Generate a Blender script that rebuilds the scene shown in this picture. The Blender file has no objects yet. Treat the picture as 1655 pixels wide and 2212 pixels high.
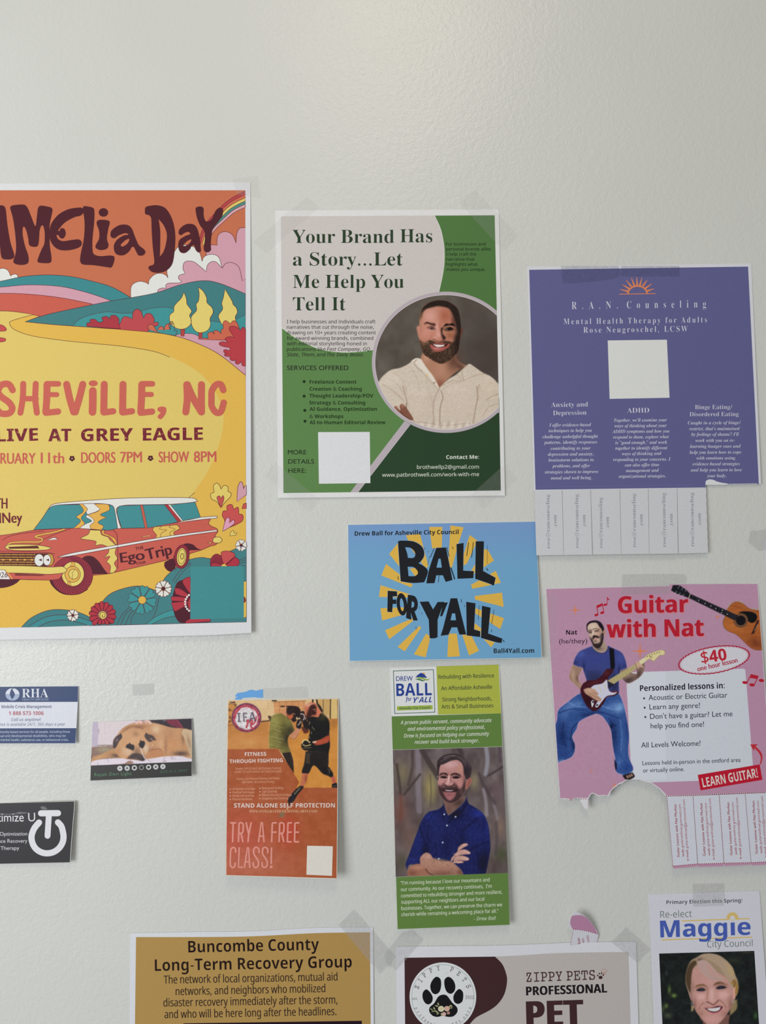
import bpy, math, random
import numpy as np
from mathutils import Vector
from mathutils.geometry import tessellate_polygon

SC = bpy.context.scene
COL = SC.collection
W, H = 1655, 2212
# ------------------------------------------------------------------ camera
PITCH = math.radians(2.4)
FOC = 24.0 / 36.0 * H            # focal length in pixels (24 mm on 36 mm tall frame)
CAM = np.array([0.0, -0.66, 1.45])
cd = bpy.data.cameras.new('camera')
cd.lens = 24.0; cd.sensor_width = 36.0; cd.sensor_fit = 'AUTO'; cd.clip_start = 0.01
cam = bpy.data.objects.new('camera', cd); COL.objects.link(cam)
cam.location = CAM; cam.rotation_euler = (math.pi / 2 + PITCH, 0, 0)
SC.camera = cam
# ------------------------------------------------------------------ world, lamps, exposure
wd = bpy.data.worlds.new('room_light'); SC.world = wd; wd.use_nodes = True
bg = wd.node_tree.nodes['Background']
bg.inputs[0].default_value = (0.93, 0.96, 1.0, 1); bg.inputs[1].default_value = 0.285

def area(name, loc, aim, sx, sy, power, col):
    l = bpy.data.lights.new(name, 'AREA'); l.shape = 'RECTANGLE'; l.size = sx; l.size_y = sy
    l.energy = power; l.color = col
    o = bpy.data.objects.new(name, l); COL.objects.link(o); o.location = loc
    o.rotation_euler = (Vector(aim) - Vector(loc)).to_track_quat('-Z', 'Y').to_euler()
    return o
area('ceiling_lamp', (0.03, -1.02, 2.72), (0.0, -0.5, 0.0), 0.42, 0.50, 4.8, (1.0, 0.84, 0.62))
area('window_daylight', (-1.35, -1.4, 1.45), (-0.1, 0, 1.4), 1.0, 1.1, 22, (0.97, 0.985, 1.0))
SC.view_settings.view_transform = 'Standard'; SC.view_settings.look = 'None'
SC.view_settings.gamma = 1.0; SC.view_settings.use_curve_mapping = False
SC.view_settings.exposure = 0.0

# ------------------------------------------------------------------ colour
LUM = 0.77
def lin(c):
    c = np.asarray(c, float) / 255.0
    return np.where(c <= 0.04045, c / 12.92, ((c + 0.055) / 1.055) ** 2.4)
def albedo(c, k=1.0):
    a = np.maximum((lin(c) - 0.007) / (LUM * k), 0.003)
    return a * np.minimum(1.0, 0.93 / a.max(-1, keepdims=True))
MATS = {}
def ink(col, k=1.0, rough=0.5, spec=0.25, alpha=1.0, fib=True):
    key = (tuple(col), round(k, 3), rough, spec, alpha, fib)
    if key in MATS: return MATS[key]
    m = bpy.data.materials.new('print_ink'); m.use_nodes = True
    nt = m.node_tree; b = nt.nodes['Principled BSDF']
    a = albedo(col, k)
    b.inputs['Base Color'].default_value = (*[float(v) for v in a], 1)
    b.inputs['Roughness'].default_value = rough
    b.inputs['Specular IOR Level'].default_value = spec
    b.inputs['Alpha'].default_value = alpha
    if fib:
        n = nt.nodes.new('ShaderNodeTexNoise'); n.inputs['Scale'].default_value = 900; n.inputs['Detail'].default_value = 2
        tc = nt.nodes.new('ShaderNodeNewGeometry'); nt.links.new(tc.outputs['Position'], n.inputs['Vector'])
        mx = nt.nodes.new('ShaderNodeMix'); mx.data_type = 'RGBA'; mx.blend_type = 'MULTIPLY'
        mx.inputs[0].default_value = 0.16
        mx.inputs[6].default_value = (*[float(v * min(1.08, .95 / max(a))) for v in a], 1)
        nt.links.new(n.outputs['Fac'], mx.inputs[7]); nt.links.new(mx.outputs[2], b.inputs['Base Color'])
    MATS[key] = m
    return m

# ------------------------------------------------------------------ picture frames and geometry
class Fr:
    """a rectangle of the photograph (x0,y0,x1,y1) read at magnification s"""
    def __init__(s, x0, y0, x1, y1):
        s.x, s.y = x0, y0; s.s = min(W / (x1 - x0), H / (y1 - y0))
    def __call__(s, p):
        return np.asarray(p, float) / s.s + (s.x, s.y)
FULL = Fr(0, 0, W, H)

def ray(p):
    p = np.atleast_2d(np.asarray(p, float))
    u = (p[:, 0] - W / 2) / FOC; v = (H / 2 - p[:, 1]) / FOC
    ct, st = math.cos(PITCH), math.sin(PITCH)
    return np.stack([u, ct - v * st, st + v * ct], 1)
def hit(p, pl=(0, 0, 0), h=0.0):
    """photograph pixel -> point of the plane y = -(a+bx+cz) - h"""
    d = ray(p); a, b, c = pl
    t = -(CAM[1] + a + h + b * CAM[0] + c * CAM[2]) / (d[:, 1] + b * d[:, 0] + c * d[:, 2])
    return CAM + d * t[:, None]
def plane(anchors):
    P = []; L = []
    for x, y, mm in anchors:
        q = hit([(x, y)], (0, 0, 0), mm / 1000)[0]; P.append((1, q[0], q[2])); L.append(mm / 1000)
    return tuple(np.linalg.solve(np.array(P), np.array(L)))

def pts(s):
    """'x,y x,y! ...' -> points and corner flags"""
    if not isinstance(s, str):
        return [tuple(p) for p in s], [True] * len(s)
    P, C = [], []
    for w in s.split():
        c = w.endswith('!'); w = w.rstrip('!'); a, b = w.split(','); P.append((float(a), float(b))); C.append(c)
    return P, C
def curve(s, closed=True, n=5):
    P, C = pts(s)
    if all(C): return np.array(P, float)
    N = len(P); A = np.array(P, float); out = []
    for i in range(N if closed else N - 1):
        j = (i + 1) % N
        p1, p2 = A[i], A[j]
        if C[i] and C[j]: out.append(p1); continue
        p0 = A[(i - 1) % N] if (closed or i > 0) else p1
        p3 = A[(j + 1) % N] if (closed or j < N - 1) else p2
        m1 = (p2 - p1) if C[i] else (p2 - p0) / 2
        m2 = (p2 - p1) if C[j] else (p3 - p1) / 2
        L = np.linalg.norm(p2 - p1)
        for q in (0, 1):
            m = (m1, m2)[q]; l = np.linalg.norm(m)
            if l > 1.3 * L and l > 0:
                if q: m2 = m * 1.3 * L / l
                else: m1 = m * 1.3 * L / l
        for k in range(n):
            t = k / n; t2, t3 = t * t, t * t * t
            out.append((2*t3-3*t2+1)*p1 + (t3-2*t2+t)*m1 + (-2*t3+3*t2)*p2 + (t3-t2)*m2)
    if not closed: out.append(A[-1])
    return np.array(out)
def ell(cx, cy, rx, ry=None, rot=0, n=28, a0=0, a1=360):
    ry = rx if ry is None else ry
    full = abs(a1 - a0) >= 360
    t = np.radians(np.linspace(a0, a1, n, endpoint=not full)); r = math.radians(rot)
    x, y = rx * np.cos(t), ry * np.sin(t)
    return np.stack([cx + x * math.cos(r) - y * math.sin(r), cy + x * math.sin(r) + y * math.cos(r)], 1)
def star4(cx, cy, rx, ry, w=.12):
    return curve([(cx, cy - ry), (cx + rx * w, cy - ry * w), (cx + rx, cy), (cx + rx * w, cy + ry * w),
                  (cx, cy + ry), (cx - rx * w, cy + ry * w), (cx - rx, cy), (cx - rx * w, cy - ry * w)])
def quad(x0, y0, x1, y1): return [(x0, y0), (x1, y0), (x1, y1), (x0, y1)]

# ------------------------------------------------------------------ lettering
def _off(s, U, L, D=None, ex={}):
    r = ''
    for c in s:
        if c in ex: r += ex[c]
        elif 'A' <= c <= 'Z': r += chr(U + ord(c) - 65)
        elif 'a' <= c <= 'z': r += chr(L + ord(c) - 97)
        elif D and c.isdigit(): r += chr(D + int(c))
        else: r += c
    return r
STY = {'f': lambda s: s,
       'sb': lambda s: _off(s, 0x1D400, 0x1D41A, 0x1D7CE), 'si': lambda s: _off(s, 0x1D434, 0x1D44E, None, {'h': '\u210e'}),
       'sbi': lambda s: _off(s, 0x1D468, 0x1D482), 'n': lambda s: _off(s, 0x1D5A0, 0x1D5BA, 0x1D7E2),
       'nb': lambda s: _off(s, 0x1D5D4, 0x1D5EE, 0x1D7EC), 'ni': lambda s: _off(s, 0x1D608, 0x1D622, 0x1D7E2),
       'nbi': lambda s: _off(s, 0x1D63C, 0x1D656, 0x1D7EC), 'm': lambda s: _off(s, 0x1D670, 0x1D68A, 0x1D7F6)}
CH = 'ABCDEFGHIJKLMNOPQRSTUVWXYZabcdefghijklmnopqrstuvwxyz0123456789.,:;!?&@$/()\'"-+\u201c\u201d\u2019'
AT = {}
MATHF = None
try:                                                # the lettering face that ships inside Blender
    MATHF = bpy.data.fonts.load(bpy.utils.system_resource('DATAFILES', path='fonts') + '/NotoSansMath-Regular.woff2')
except Exception: pass
def _mesh(body, off, res, font=None):
    c = bpy.data.curves.new('t', 'FONT'); c.body = body; c.resolution_u = res; c.offset = off; c.space_line = 3.0
    if font: c.font = font
    o = bpy.data.objects.new('t', c); m = bpy.data.meshes.new_from_object(o)
    v = np.empty(len(m.vertices) * 3, np.float32); m.vertices.foreach_get('co', v); m.calc_loop_triangles()
    t = np.empty(len(m.loop_triangles) * 3, np.int32); m.loop_triangles.foreach_get('vertices', t)
    bpy.data.objects.remove(o); bpy.data.curves.remove(c); bpy.data.meshes.remove(m)
    return v.reshape(-1, 3)[:, :2].astype(float), t.reshape(-1, 3)
def atlas(sty, off=0.0):
    """outlines and advance widths of every character of one face, read from a single text object"""
    key = (sty, off)
    if key in AT: return AT[key]
    rows = ['|', '| |'] + [STY[sty](c) + ' |' for c in CH]
    F = None if sty == 'f' else MATHF; V, T = _mesh('\n'.join(rows), off, 5, F)
    pitch = 3.0; row = np.round((.2 - V[:, 1]) / pitch).astype(int)
    r0 = V[row == 0]; lsb, wm = r0[:, 0].min(), np.ptp(r0[:, 0]); r1 = V[row == 1]
    x2 = r1[:, 0].max() - wm; sp2 = x2 - lsb                       # advance of marker + space
    mk = []; out = {}
    tr = row[T[:, 0]]
    # advance of the marker alone: two markers side by side
    Vm, _ = _mesh('||', off, 5, F); am = Vm[:, 0].max() - wm - lsb; spc = sp2 - am
    for i, c in enumerate(CH):
        k = i + 2; idx = np.where(row == k)[0]; x = V[idx, 0].max() - wm; keep = idx[V[idx, 0] < x - 1e-4]
        adv = x - lsb - spc; mp = -np.ones(len(V), int); mp[keep] = np.arange(len(keep)); t = T[tr == k]; t = t[(mp[t] >= 0).all(1)]
        P = V[keep].copy(); P[:, 1] += k * pitch; out[c] = (P, mp[t], adv)
    out[' '] = (np.zeros((0, 2)), np.zeros((0, 3), int), spc)
    AT[key] = out; return out
def glyphs(txt, sty, off=0.0, sp=1.0):
    off = round(off * (.67 if MATHF and sty != "f" else 1), 4)
    A = atlas(sty, off); x = 0.0; VV = []; TT = []; n = 0
    for c in txt:
        v, t, adv = A[c]
        if len(v): VV.append(v + (x, 0)); TT.append(t + n); n += len(v)
        x += adv * (1 if sp == 1 else 1) + (sp - 1) * .5
    return np.vstack(VV), np.vstack(TT)
def capheight(sty): return atlas(sty)['H'][0][:, 1].max()

# ------------------------------------------------------------------ things and their parts
EPS = 1.0e-5
class Thing:
    def __init__(s, name, label, cat, anchors, group=None, k=1.0, rough=0.5, spec=0.25):
        s.pl = plane(anchors); s.k = k; s.rough = rough; s.spec = spec
        o = bpy.data.objects.new(name, None); COL.objects.link(o); o.empty_display_size = .02
        c = hit([np.mean([a[:2] for a in anchors], 0)], s.pl)[0]
        o.location = c; o['label'] = label; o['category'] = cat
        if group: o['group'] = group
        s.root = o; s.org = c
class Part:
    """one mesh object; shapes are given in a frame of the photograph and lie h above the thing's sheet"""
    def __init__(s, th, name, z, parent=None, label=None, fr=FULL, pl=None, k=None, kind=None):
        s.th, s.name, s.z, s.fr, s.label = th, name, z, fr, label
        s.parent = parent or th.root; s.pl = pl or th.pl; s.k = th.k if k is None else k; s.kind = kind
        s.v = []; s.f = []; s.mi = []; s.mats = []; s.nv = 0
    def mat(s, col, alpha=1.0, rough=None, spec=None, fib=True):
        m = col if isinstance(col, bpy.types.Material) else ink(col, s.k, s.th.rough if rough is None else rough, s.th.spec if spec is None else spec, alpha, fib)
        if m not in s.mats: s.mats.append(m)
        return s.mats.index(m)
    def add(s, P, T, mi, dz=0, raw=None):
        w = hit(P, s.pl, (s.z + dz) * EPS) if raw is None else raw
        s.v.append(w); s.f.append(np.asarray(T, int) + s.nv); s.mi.append(np.full(len(T), mi)); s.nv += len(w)
    def poly(s, P, col, dz=0, holes=(), n=5, fr=None, **kw):
        fr = fr or s.fr
        loops = [fr(curve(P, True, n) if isinstance(P, str) else P)] + [fr(curve(h, True, n) if isinstance(h, str) else h) for h in holes]
        T = tessellate_polygon([[Vector((x, -y, 0)) for x, y in l] for l in loops])
        A = np.concatenate(loops); T = np.array([tuple(t) for t in T])
        if len(T) == 0: return
        a, b, c = A[T[:, 0]], A[T[:, 1]], A[T[:, 2]]
        cr = (b[:, 0]-a[:, 0])*(c[:, 1]-a[:, 1]) - (b[:, 1]-a[:, 1])*(c[:, 0]-a[:, 0])
        T[cr > 0] = T[cr > 0][:, ::-1]
        s.add(A, T, s.mat(col, **kw), dz)
    def line(s, P, w, col, dz=0, closed=False, cap=False, n=5, taper=False, fr=None, **kw):
        fr = fr or s.fr
        A = fr(curve(P, closed, n) if isinstance(P, str) else np.asarray(P, float)); w = w / fr.s
        keep = [0] + [i for i in range(1, len(A)) if np.linalg.norm(A[i] - A[i-1]) > 1e-6]; A = A[keep]
        if closed: A = np.vstack([A, A[:1]])
        if len(A) < 2: return
        d = np.diff(A, axis=0); d /= np.linalg.norm(d, axis=1)[:, None] + 1e-9
        t = np.vstack([d[:1], d[:-1] + d[1:], d[-1:]])
        if closed: t[0] = t[-1] = d[0] + d[-1]
        l = np.linalg.norm(t, axis=1)[:, None] + 1e-9; t /= l
        nrm = np.stack([-t[:, 1], t[:, 0]], 1)
        ww = np.full(len(A), w / 2)
        if taper: ww = ww * np.sin(np.linspace(0.15, math.pi - 0.15, len(A))) ** .6
        L, R = A + nrm * ww[:, None], A - nrm * ww[:, None]
        if cap:                                     # round ended stroke as one outline
            def arc(c, v):
                t = np.linspace(0, math.pi, 8)[1:-1]; return np.array([c + (v[0]*math.cos(q) + v[1]*math.sin(q), -v[0]*math.sin(q) + v[1]*math.cos(q)) for q in t])
            s.poly(np.vstack([L, arc(A[-1], nrm[-1] * ww[-1]), R[::-1], arc(A[0], -nrm[0] * ww[0])]), col, dz, fr=FULL, **kw); return
        N = len(A); V = np.vstack([L, R]); T = []
        for i in range(N - 1): T += [(i, i + 1, N + i + 1), (i, N + i + 1, N + i)]
        T = np.array(T); a, b, c = V[T[:, 0]], V[T[:, 1]], V[T[:, 2]]
        cr = (b[:, 0]-a[:, 0])*(c[:, 1]-a[:, 1]) - (b[:, 1]-a[:, 1])*(c[:, 0]-a[:, 0])
        T[cr > 0] = T[cr > 0][:, ::-1]
        s.add(V, T, s.mat(col, **kw), dz)
    def shape(s, P, col, lc, lw=3.2, dz=0, n=5, **kw):
        s.poly(P, col, dz, n=n, **kw); s.line(P, lw, lc, dz + .5, closed=True, n=n, fr=kw.get('fr'))
    def text(s, txt, sty, x0, y0, x1, y1, cap, col, off=0.0, sp=1.0, shear=0.0, dz=0, arc=None, fr=None, **kw):
        fr = fr or s.fr
        if off > 0:                                 # a heavier face: the plain one struck twice
            q = off * cap * 1.5; kw2 = dict(sp=sp, shear=shear, fr=fr, **kw); e = np.array([x1 - x0, y1 - y0], float); e *= q / np.linalg.norm(e)
            s.text(txt, sty, x0, y0, x1 - e[0], y1 - e[1], cap, col, dz=dz, **kw2); s.text(txt, sty, x0 + e[0], y0 + e[1], x1, y1, cap, col, dz=dz + .7, **kw2); return
        V, T = glyphs(txt, sty, off, sp)
        if len(V) == 0: return
        h = cap / capheight(sty); u = V[:, 0] + shear * V[:, 1]
        u = (u - u.min()) / (u.max() - u.min()); v = V[:, 1] * h
        d = np.array([x1 - x0, y1 - y0], float); L = np.linalg.norm(d); d /= L; up = np.array([d[1], -d[0]])
        P = np.array([x0, y0]) + (u * L)[:, None] * d + v[:, None] * up
        s.add(fr(P), T, s.mat(col, **kw), dz)
    def lines(s, rows, sty, cap, col, slope=0.0, **kw):
        for t, x0, y0, x1 in rows: s.text(t, sty, x0, y0, x1, y0 + slope * (x1 - x0), cap, col, **kw)
    def sheet(s, P, col, t=0.00025, closedn=5, **kw):
        """solid paper: front, back and edge"""
        A = s.fr(curve(P, True, closedn) if isinstance(P, str) else P)
        ar = 0.5 * np.sum(A[:, 0] * np.roll(A[:, 1], -1) - np.roll(A[:, 0], -1) * A[:, 1])
        if ar > 0: A = A[::-1]                       # counter-clockwise seen from the room
        F = hit(A, s.pl, s.z * EPS); B = F.copy(); B[:, 1] += t
        T = np.array([tuple(q) for q in tessellate_polygon([[Vector((x, -y, 0)) for x, y in A]])])
        a, b, c = A[T[:, 0]], A[T[:, 1]], A[T[:, 2]]
        cr = (b[:, 0]-a[:, 0])*(c[:, 1]-a[:, 1]) - (b[:, 1]-a[:, 1])*(c[:, 0]-a[:, 0])
        T[cr > 0] = T[cr > 0][:, ::-1]
        n = len(A); S = []
        for i in range(n):
            j = (i + 1) % n; S += [(i, n + i, n + j), (i, n + j, j)]
        s.add(None, np.vstack([T, T[:, ::-1] + n, S]), s.mat(col, **kw), raw=np.vstack([F, B]))
    def build(s):
        V = np.concatenate(s.v) - s.th.org; F = np.concatenate(s.f)
        m = bpy.data.meshes.new(s.name)
        m.vertices.add(len(V)); m.vertices.foreach_set('co', V.astype(np.float32).ravel())
        m.loops.add(len(F) * 3); m.loops.foreach_set('vertex_index', F.ravel().astype(np.int32))
        m.polygons.add(len(F)); m.polygons.foreach_set('loop_start', np.arange(0, len(F) * 3, 3, dtype=np.int32))
        m.polygons.foreach_set('material_index', np.concatenate(s.mi).astype(np.int32))
        m.polygons.foreach_set('use_smooth', np.zeros(len(F), bool))
        for q in s.mats: m.materials.append(q)
        m.update(); m.validate()
        o = bpy.data.objects.new(s.name, m); COL.objects.link(o); o.parent = s.parent
        if s.label: o['label'] = s.label
        if s.kind: o['kind'] = s.kind
        return o

# ------------------------------------------------------------------ printed photographs
_rng = np.random.RandomState(7)
def vnoise(h, w, cy, cx, seed=0):
    """smooth value noise, about -1..1"""
    r = np.random.RandomState(seed)
    gh, gw = int(h / cy) + 3, int(w / cx) + 3
    g = r.rand(gh, gw) * 2 - 1
    y = np.arange(h) / cy; x = np.arange(w) / cx
    yi = y.astype(int); xi = x.astype(int); fy = y - yi; fx = x - xi
    fy = fy * fy * (3 - 2 * fy); fx = fx * fx * (3 - 2 * fx)
    a = g[yi][:, xi]; b = g[yi][:, xi + 1]; c = g[yi + 1][:, xi]; d = g[yi + 1][:, xi + 1]
    fx = fx[None]; fy = fy[:, None]
    return (a * (1 - fx) + b * fx) * (1 - fy) + (c * (1 - fx) + d * fx) * fy
def gblur(m, s):
    if s < .3: return m
    r = int(3 * s + .5); k = np.exp(-np.arange(-r, r + 1) ** 2 / (2 * s * s)); k /= k.sum()
    for ax in (0, 1):
        p = [(0, 0), (0, 0)]; p[ax] = (r, r); q = np.pad(m, p, mode='edge'); o = np.zeros_like(m)
        for i, kk in enumerate(k): o += kk * (q[i:i + m.shape[0]] if ax == 0 else q[:, i:i + m.shape[1]])
        m = o
    return m
class Paint:
    """soft brush drawing of what a printed photograph shows; colours 0..255"""
    def __init__(s, x0, y0, x1, y1, col, fr, k=2):
        s.x, s.y, s.k = x0, y0, k; s.w, s.h = int((x1 - x0) * k), int((y1 - y0) * k)
        s.c = np.empty((s.h, s.w, 3)); s.c[:] = col; s.fr = fr; s.m = None; s.seed = 11
    def P(s, p): return (s.fr(p) - (s.x, s.y)) * s.k
    def raster(s, A):
        D = np.zeros((s.h, s.w + 1), np.int32)
        B = np.roll(A, -1, 0)
        for (xa, ya), (xb, yb) in zip(A, B):
            if ya > yb: xa, ya, xb, yb = xb, yb, xa, ya
            r0, r1 = max(0, math.ceil(ya - .5)), min(s.h, math.ceil(yb - .5))
            if r1 <= r0: continue
            r = np.arange(r0, r1); x = xa + (r + .5 - ya) * (xb - xa) / (yb - ya)
            xi = np.clip(np.ceil(x - .5).astype(int), 0, s.w); np.add.at(D, (r, xi), 1)
        return (np.cumsum(D, 1)[:, :s.w] % 2).astype(float)
    def mask(s, P, soft=0, n=5):
        A = s.P(curve(P, True, n) if isinstance(P, str) else P)
        return gblur(s.raster(A), soft * s.k / s.fr.s)
    def put(s, m, col, a=1.0):
        if s.m is not None: m = m * s.m
        m = (m * a)[..., None]; s.c = s.c * (1 - m) + np.asarray(col, float) * m
    def poly(s, P, col, soft=0, a=1.0, n=5): s.put(s.mask(P, soft, n), col, a)
    def blurall(s, px):
        s.c = np.stack([gblur(s.c[..., i], px * s.k) for i in range(3)], -1)
    def clip(s, P=None, soft=0): s.m = None if P is None else s.mask(P, soft)
    def blob(s, x, y, rx, ry, col, a=1.0, rot=0, hard=1.0):
        cx, cy = s.P((x, y)); q = s.k / s.fr.s; rx *= q; ry *= q; R = 2.2 * max(rx, ry) + 2
        i0, i1 = max(0, int(cy - R)), min(s.h, int(cy + R) + 1); j0, j1 = max(0, int(cx - R)), min(s.w, int(cx + R) + 1)
        if i1 <= i0 or j1 <= j0: return
        Y, X = np.mgrid[i0:i1, j0:j1]; X = X + .5 - cx; Y = Y + .5 - cy; t = math.radians(rot)
        u = (X * math.cos(t) + Y * math.sin(t)) / rx; v = (-X * math.sin(t) + Y * math.cos(t)) / ry
        m = np.exp(-((u * u + v * v) ** hard) * 1.1) * a
        if s.m is not None: m = m * s.m[i0:i1, j0:j1]
        s.c[i0:i1, j0:j1] = s.c[i0:i1, j0:j1] * (1 - m[..., None]) + np.asarray(col, float) * m[..., None]
    def line(s, P, w, col, a=1.0, soft=0, closed=False, n=5):
        A = s.P(curve(P, closed, n) if isinstance(P, str) else np.asarray(P, float))
        if closed: A = np.vstack([A, A[:1]])
        q = s.k / s.fr.s; hw = w * q / 2; sf = max(soft * q, .7); R = hw + 2.5 * sf
        i0, i1 = max(0, int(A[:, 1].min() - R)), min(s.h, int(A[:, 1].max() + R) + 2)
        j0, j1 = max(0, int(A[:, 0].min() - R)), min(s.w, int(A[:, 0].max() + R) + 2)
        if i1 <= i0 or j1 <= j0: return
        Y, X = np.mgrid[i0:i1, j0:j1]; X = X + .5; Y = Y + .5; D = np.full(X.shape, 1e9)
        for p, e in zip(A[:-1], A[1:]):
            d = e - p; L = d @ d + 1e-9; t = np.clip(((X - p[0]) * d[0] + (Y - p[1]) * d[1]) / L, 0, 1)
            D = np.minimum(D, np.hypot(X - p[0] - t * d[0], Y - p[1] - t * d[1]))
        m = np.clip((hw + sf * .5 - D) / sf, 0, 1) * a
        if s.m is not None: m = m * s.m[i0:i1, j0:j1]
        s.c[i0:i1, j0:j1] = s.c[i0:i1, j0:j1] * (1 - m[..., None]) + np.asarray(col, float) * m[..., None]
    def noise(s, amp, cx, cy=None, P=None, soft=0, tint=(1, 1, 1)):
        s.seed += 1; q = s.k / s.fr.s; cy = cy or cx
        n = vnoise(s.h, s.w, max(cy * q, 1), max(cx * q, 1), s.seed) * amp
        m = s.mask(P, soft) if P is not None else 1.0
        if s.m is not None: m = m * s.m
        s.c = s.c + (n * m)[..., None] * np.asarray(tint)
    def hairs(s, P, cols, count, L, ang, w=1.2, a=.6, jit=25, seed=3):
        """short strokes scattered in an outline"""
        r = random.Random(seed); A = curve(P); x0, y0 = A.min(0); x1, y1 = A.max(0); M = s.mask(P)
        for _ in range(count * 4):
            x, y = r.uniform(x0, x1), r.uniform(y0, y1); c = s.P((x, y)).astype(int)
            if not (0 <= c[0] < s.w and 0 <= c[1] < s.h) or M[c[1], c[0]] < .5: continue
            t = math.radians((ang(x, y) if callable(ang) else ang) + r.uniform(-jit, jit)); l = L * r.uniform(.6, 1.3)
            s.line([(x, y), (x + l * math.cos(t), y + l * math.sin(t))], w, r.choice(cols), a * r.uniform(.5, 1)); count -= 1
            if count <= 0: break
    def build(s, th, name, quadp, z, parent=None, label=None, step=1.0, rough=None, disk=None):
        c = np.clip(s.c, 0, 255)
        k = s.k; r = gblur(c[..., 0], .55 * k / 2), gblur(c[..., 1], .55 * k / 2), gblur(c[..., 2], .55 * k / 2); c = np.stack(r, -1)
        Q = np.array(quadp, float)
        nx = int(max(np.linalg.norm(Q[1] - Q[0]), np.linalg.norm(Q[2] - Q[3])) / step) + 1
        ny = int(max(np.linalg.norm(Q[3] - Q[0]), np.linalg.norm(Q[2] - Q[1])) / step) + 1
        u, v = np.meshgrid(np.linspace(0, 1, nx), np.linspace(0, 1, ny)); u = u[..., None]; v = v[..., None]
        G = (Q[0] * (1 - u) + Q[1] * u) * (1 - v) + (Q[3] * (1 - u) + Q[2] * u) * v
        if disk:                                    # round picture, cut straight at the right
            cx, cy, rx, ry, edge = disk; nx, ny = 520, 150
            t, r = np.meshgrid(np.linspace(0, 2 * math.pi, nx), np.linspace(0.001, 1, ny)[::-1]); G = np.stack([cx + r * rx * np.cos(t), cy - r * ry * np.sin(t)], -1)
            G[..., 0] = np.minimum(G[..., 0], edge(G[..., 1]))
        X = np.clip((G[..., 0] - s.x) * k - .5, 0, s.w - 1.001); Y = np.clip((G[..., 1] - s.y) * k - .5, 0, s.h - 1.001)
        xi, yi = X.astype(int), Y.astype(int); fx, fy = (X - xi)[..., None], (Y - yi)[..., None]
        C = (c[yi, xi]*(1-fx) + c[yi, xi+1]*fx)*(1-fy) + (c[yi+1, xi]*(1-fx) + c[yi+1, xi+1]*fx)*fy
        Wd = hit(G.reshape(-1, 2), th.pl, z * EPS) - th.org
        i = np.arange(nx * ny).reshape(ny, nx)
        F = np.stack([i[1:, :-1], i[1:, 1:], i[:-1, 1:], i[:-1, :-1]], -1).reshape(-1, 4)
        m = bpy.data.meshes.new(name); m.vertices.add(nx * ny); m.vertices.foreach_set('co', Wd.astype(np.float32).ravel())
        m.loops.add(len(F) * 4); m.loops.foreach_set('vertex_index', F.ravel().astype(np.int32))
        m.polygons.add(len(F)); m.polygons.foreach_set('loop_start', np.arange(0, len(F) * 4, 4, dtype=np.int32))
        m.polygons.foreach_set('use_smooth', np.zeros(len(F), bool))
        ca = m.color_attributes.new('print', 'FLOAT_COLOR', 'POINT')
        rgba = np.ones((nx * ny, 4), np.float32); rgba[:, :3] = albedo(C.reshape(-1, 3), th.k)
        ca.data.foreach_set('color', rgba.ravel())
        key = ('photo', th.rough if rough is None else rough, th.spec)
        if key not in MATS:
            mt = bpy.data.materials.new('photo_print'); mt.use_nodes = True; b = mt.node_tree.nodes['Principled BSDF']
            at = mt.node_tree.nodes.new('ShaderNodeAttribute'); at.attribute_name = 'print'
            mt.node_tree.links.new(at.outputs['Color'], b.inputs['Base Color'])
            b.inputs['Roughness'].default_value = key[1]; b.inputs['Specular IOR Level'].default_value = key[2]; MATS[key] = mt
        m.materials.append(MATS[key]); m.update()
        o = bpy.data.objects.new(name, m); COL.objects.link(o); o.parent = parent or th.root
        if label: o['label'] = label
        return o

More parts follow.
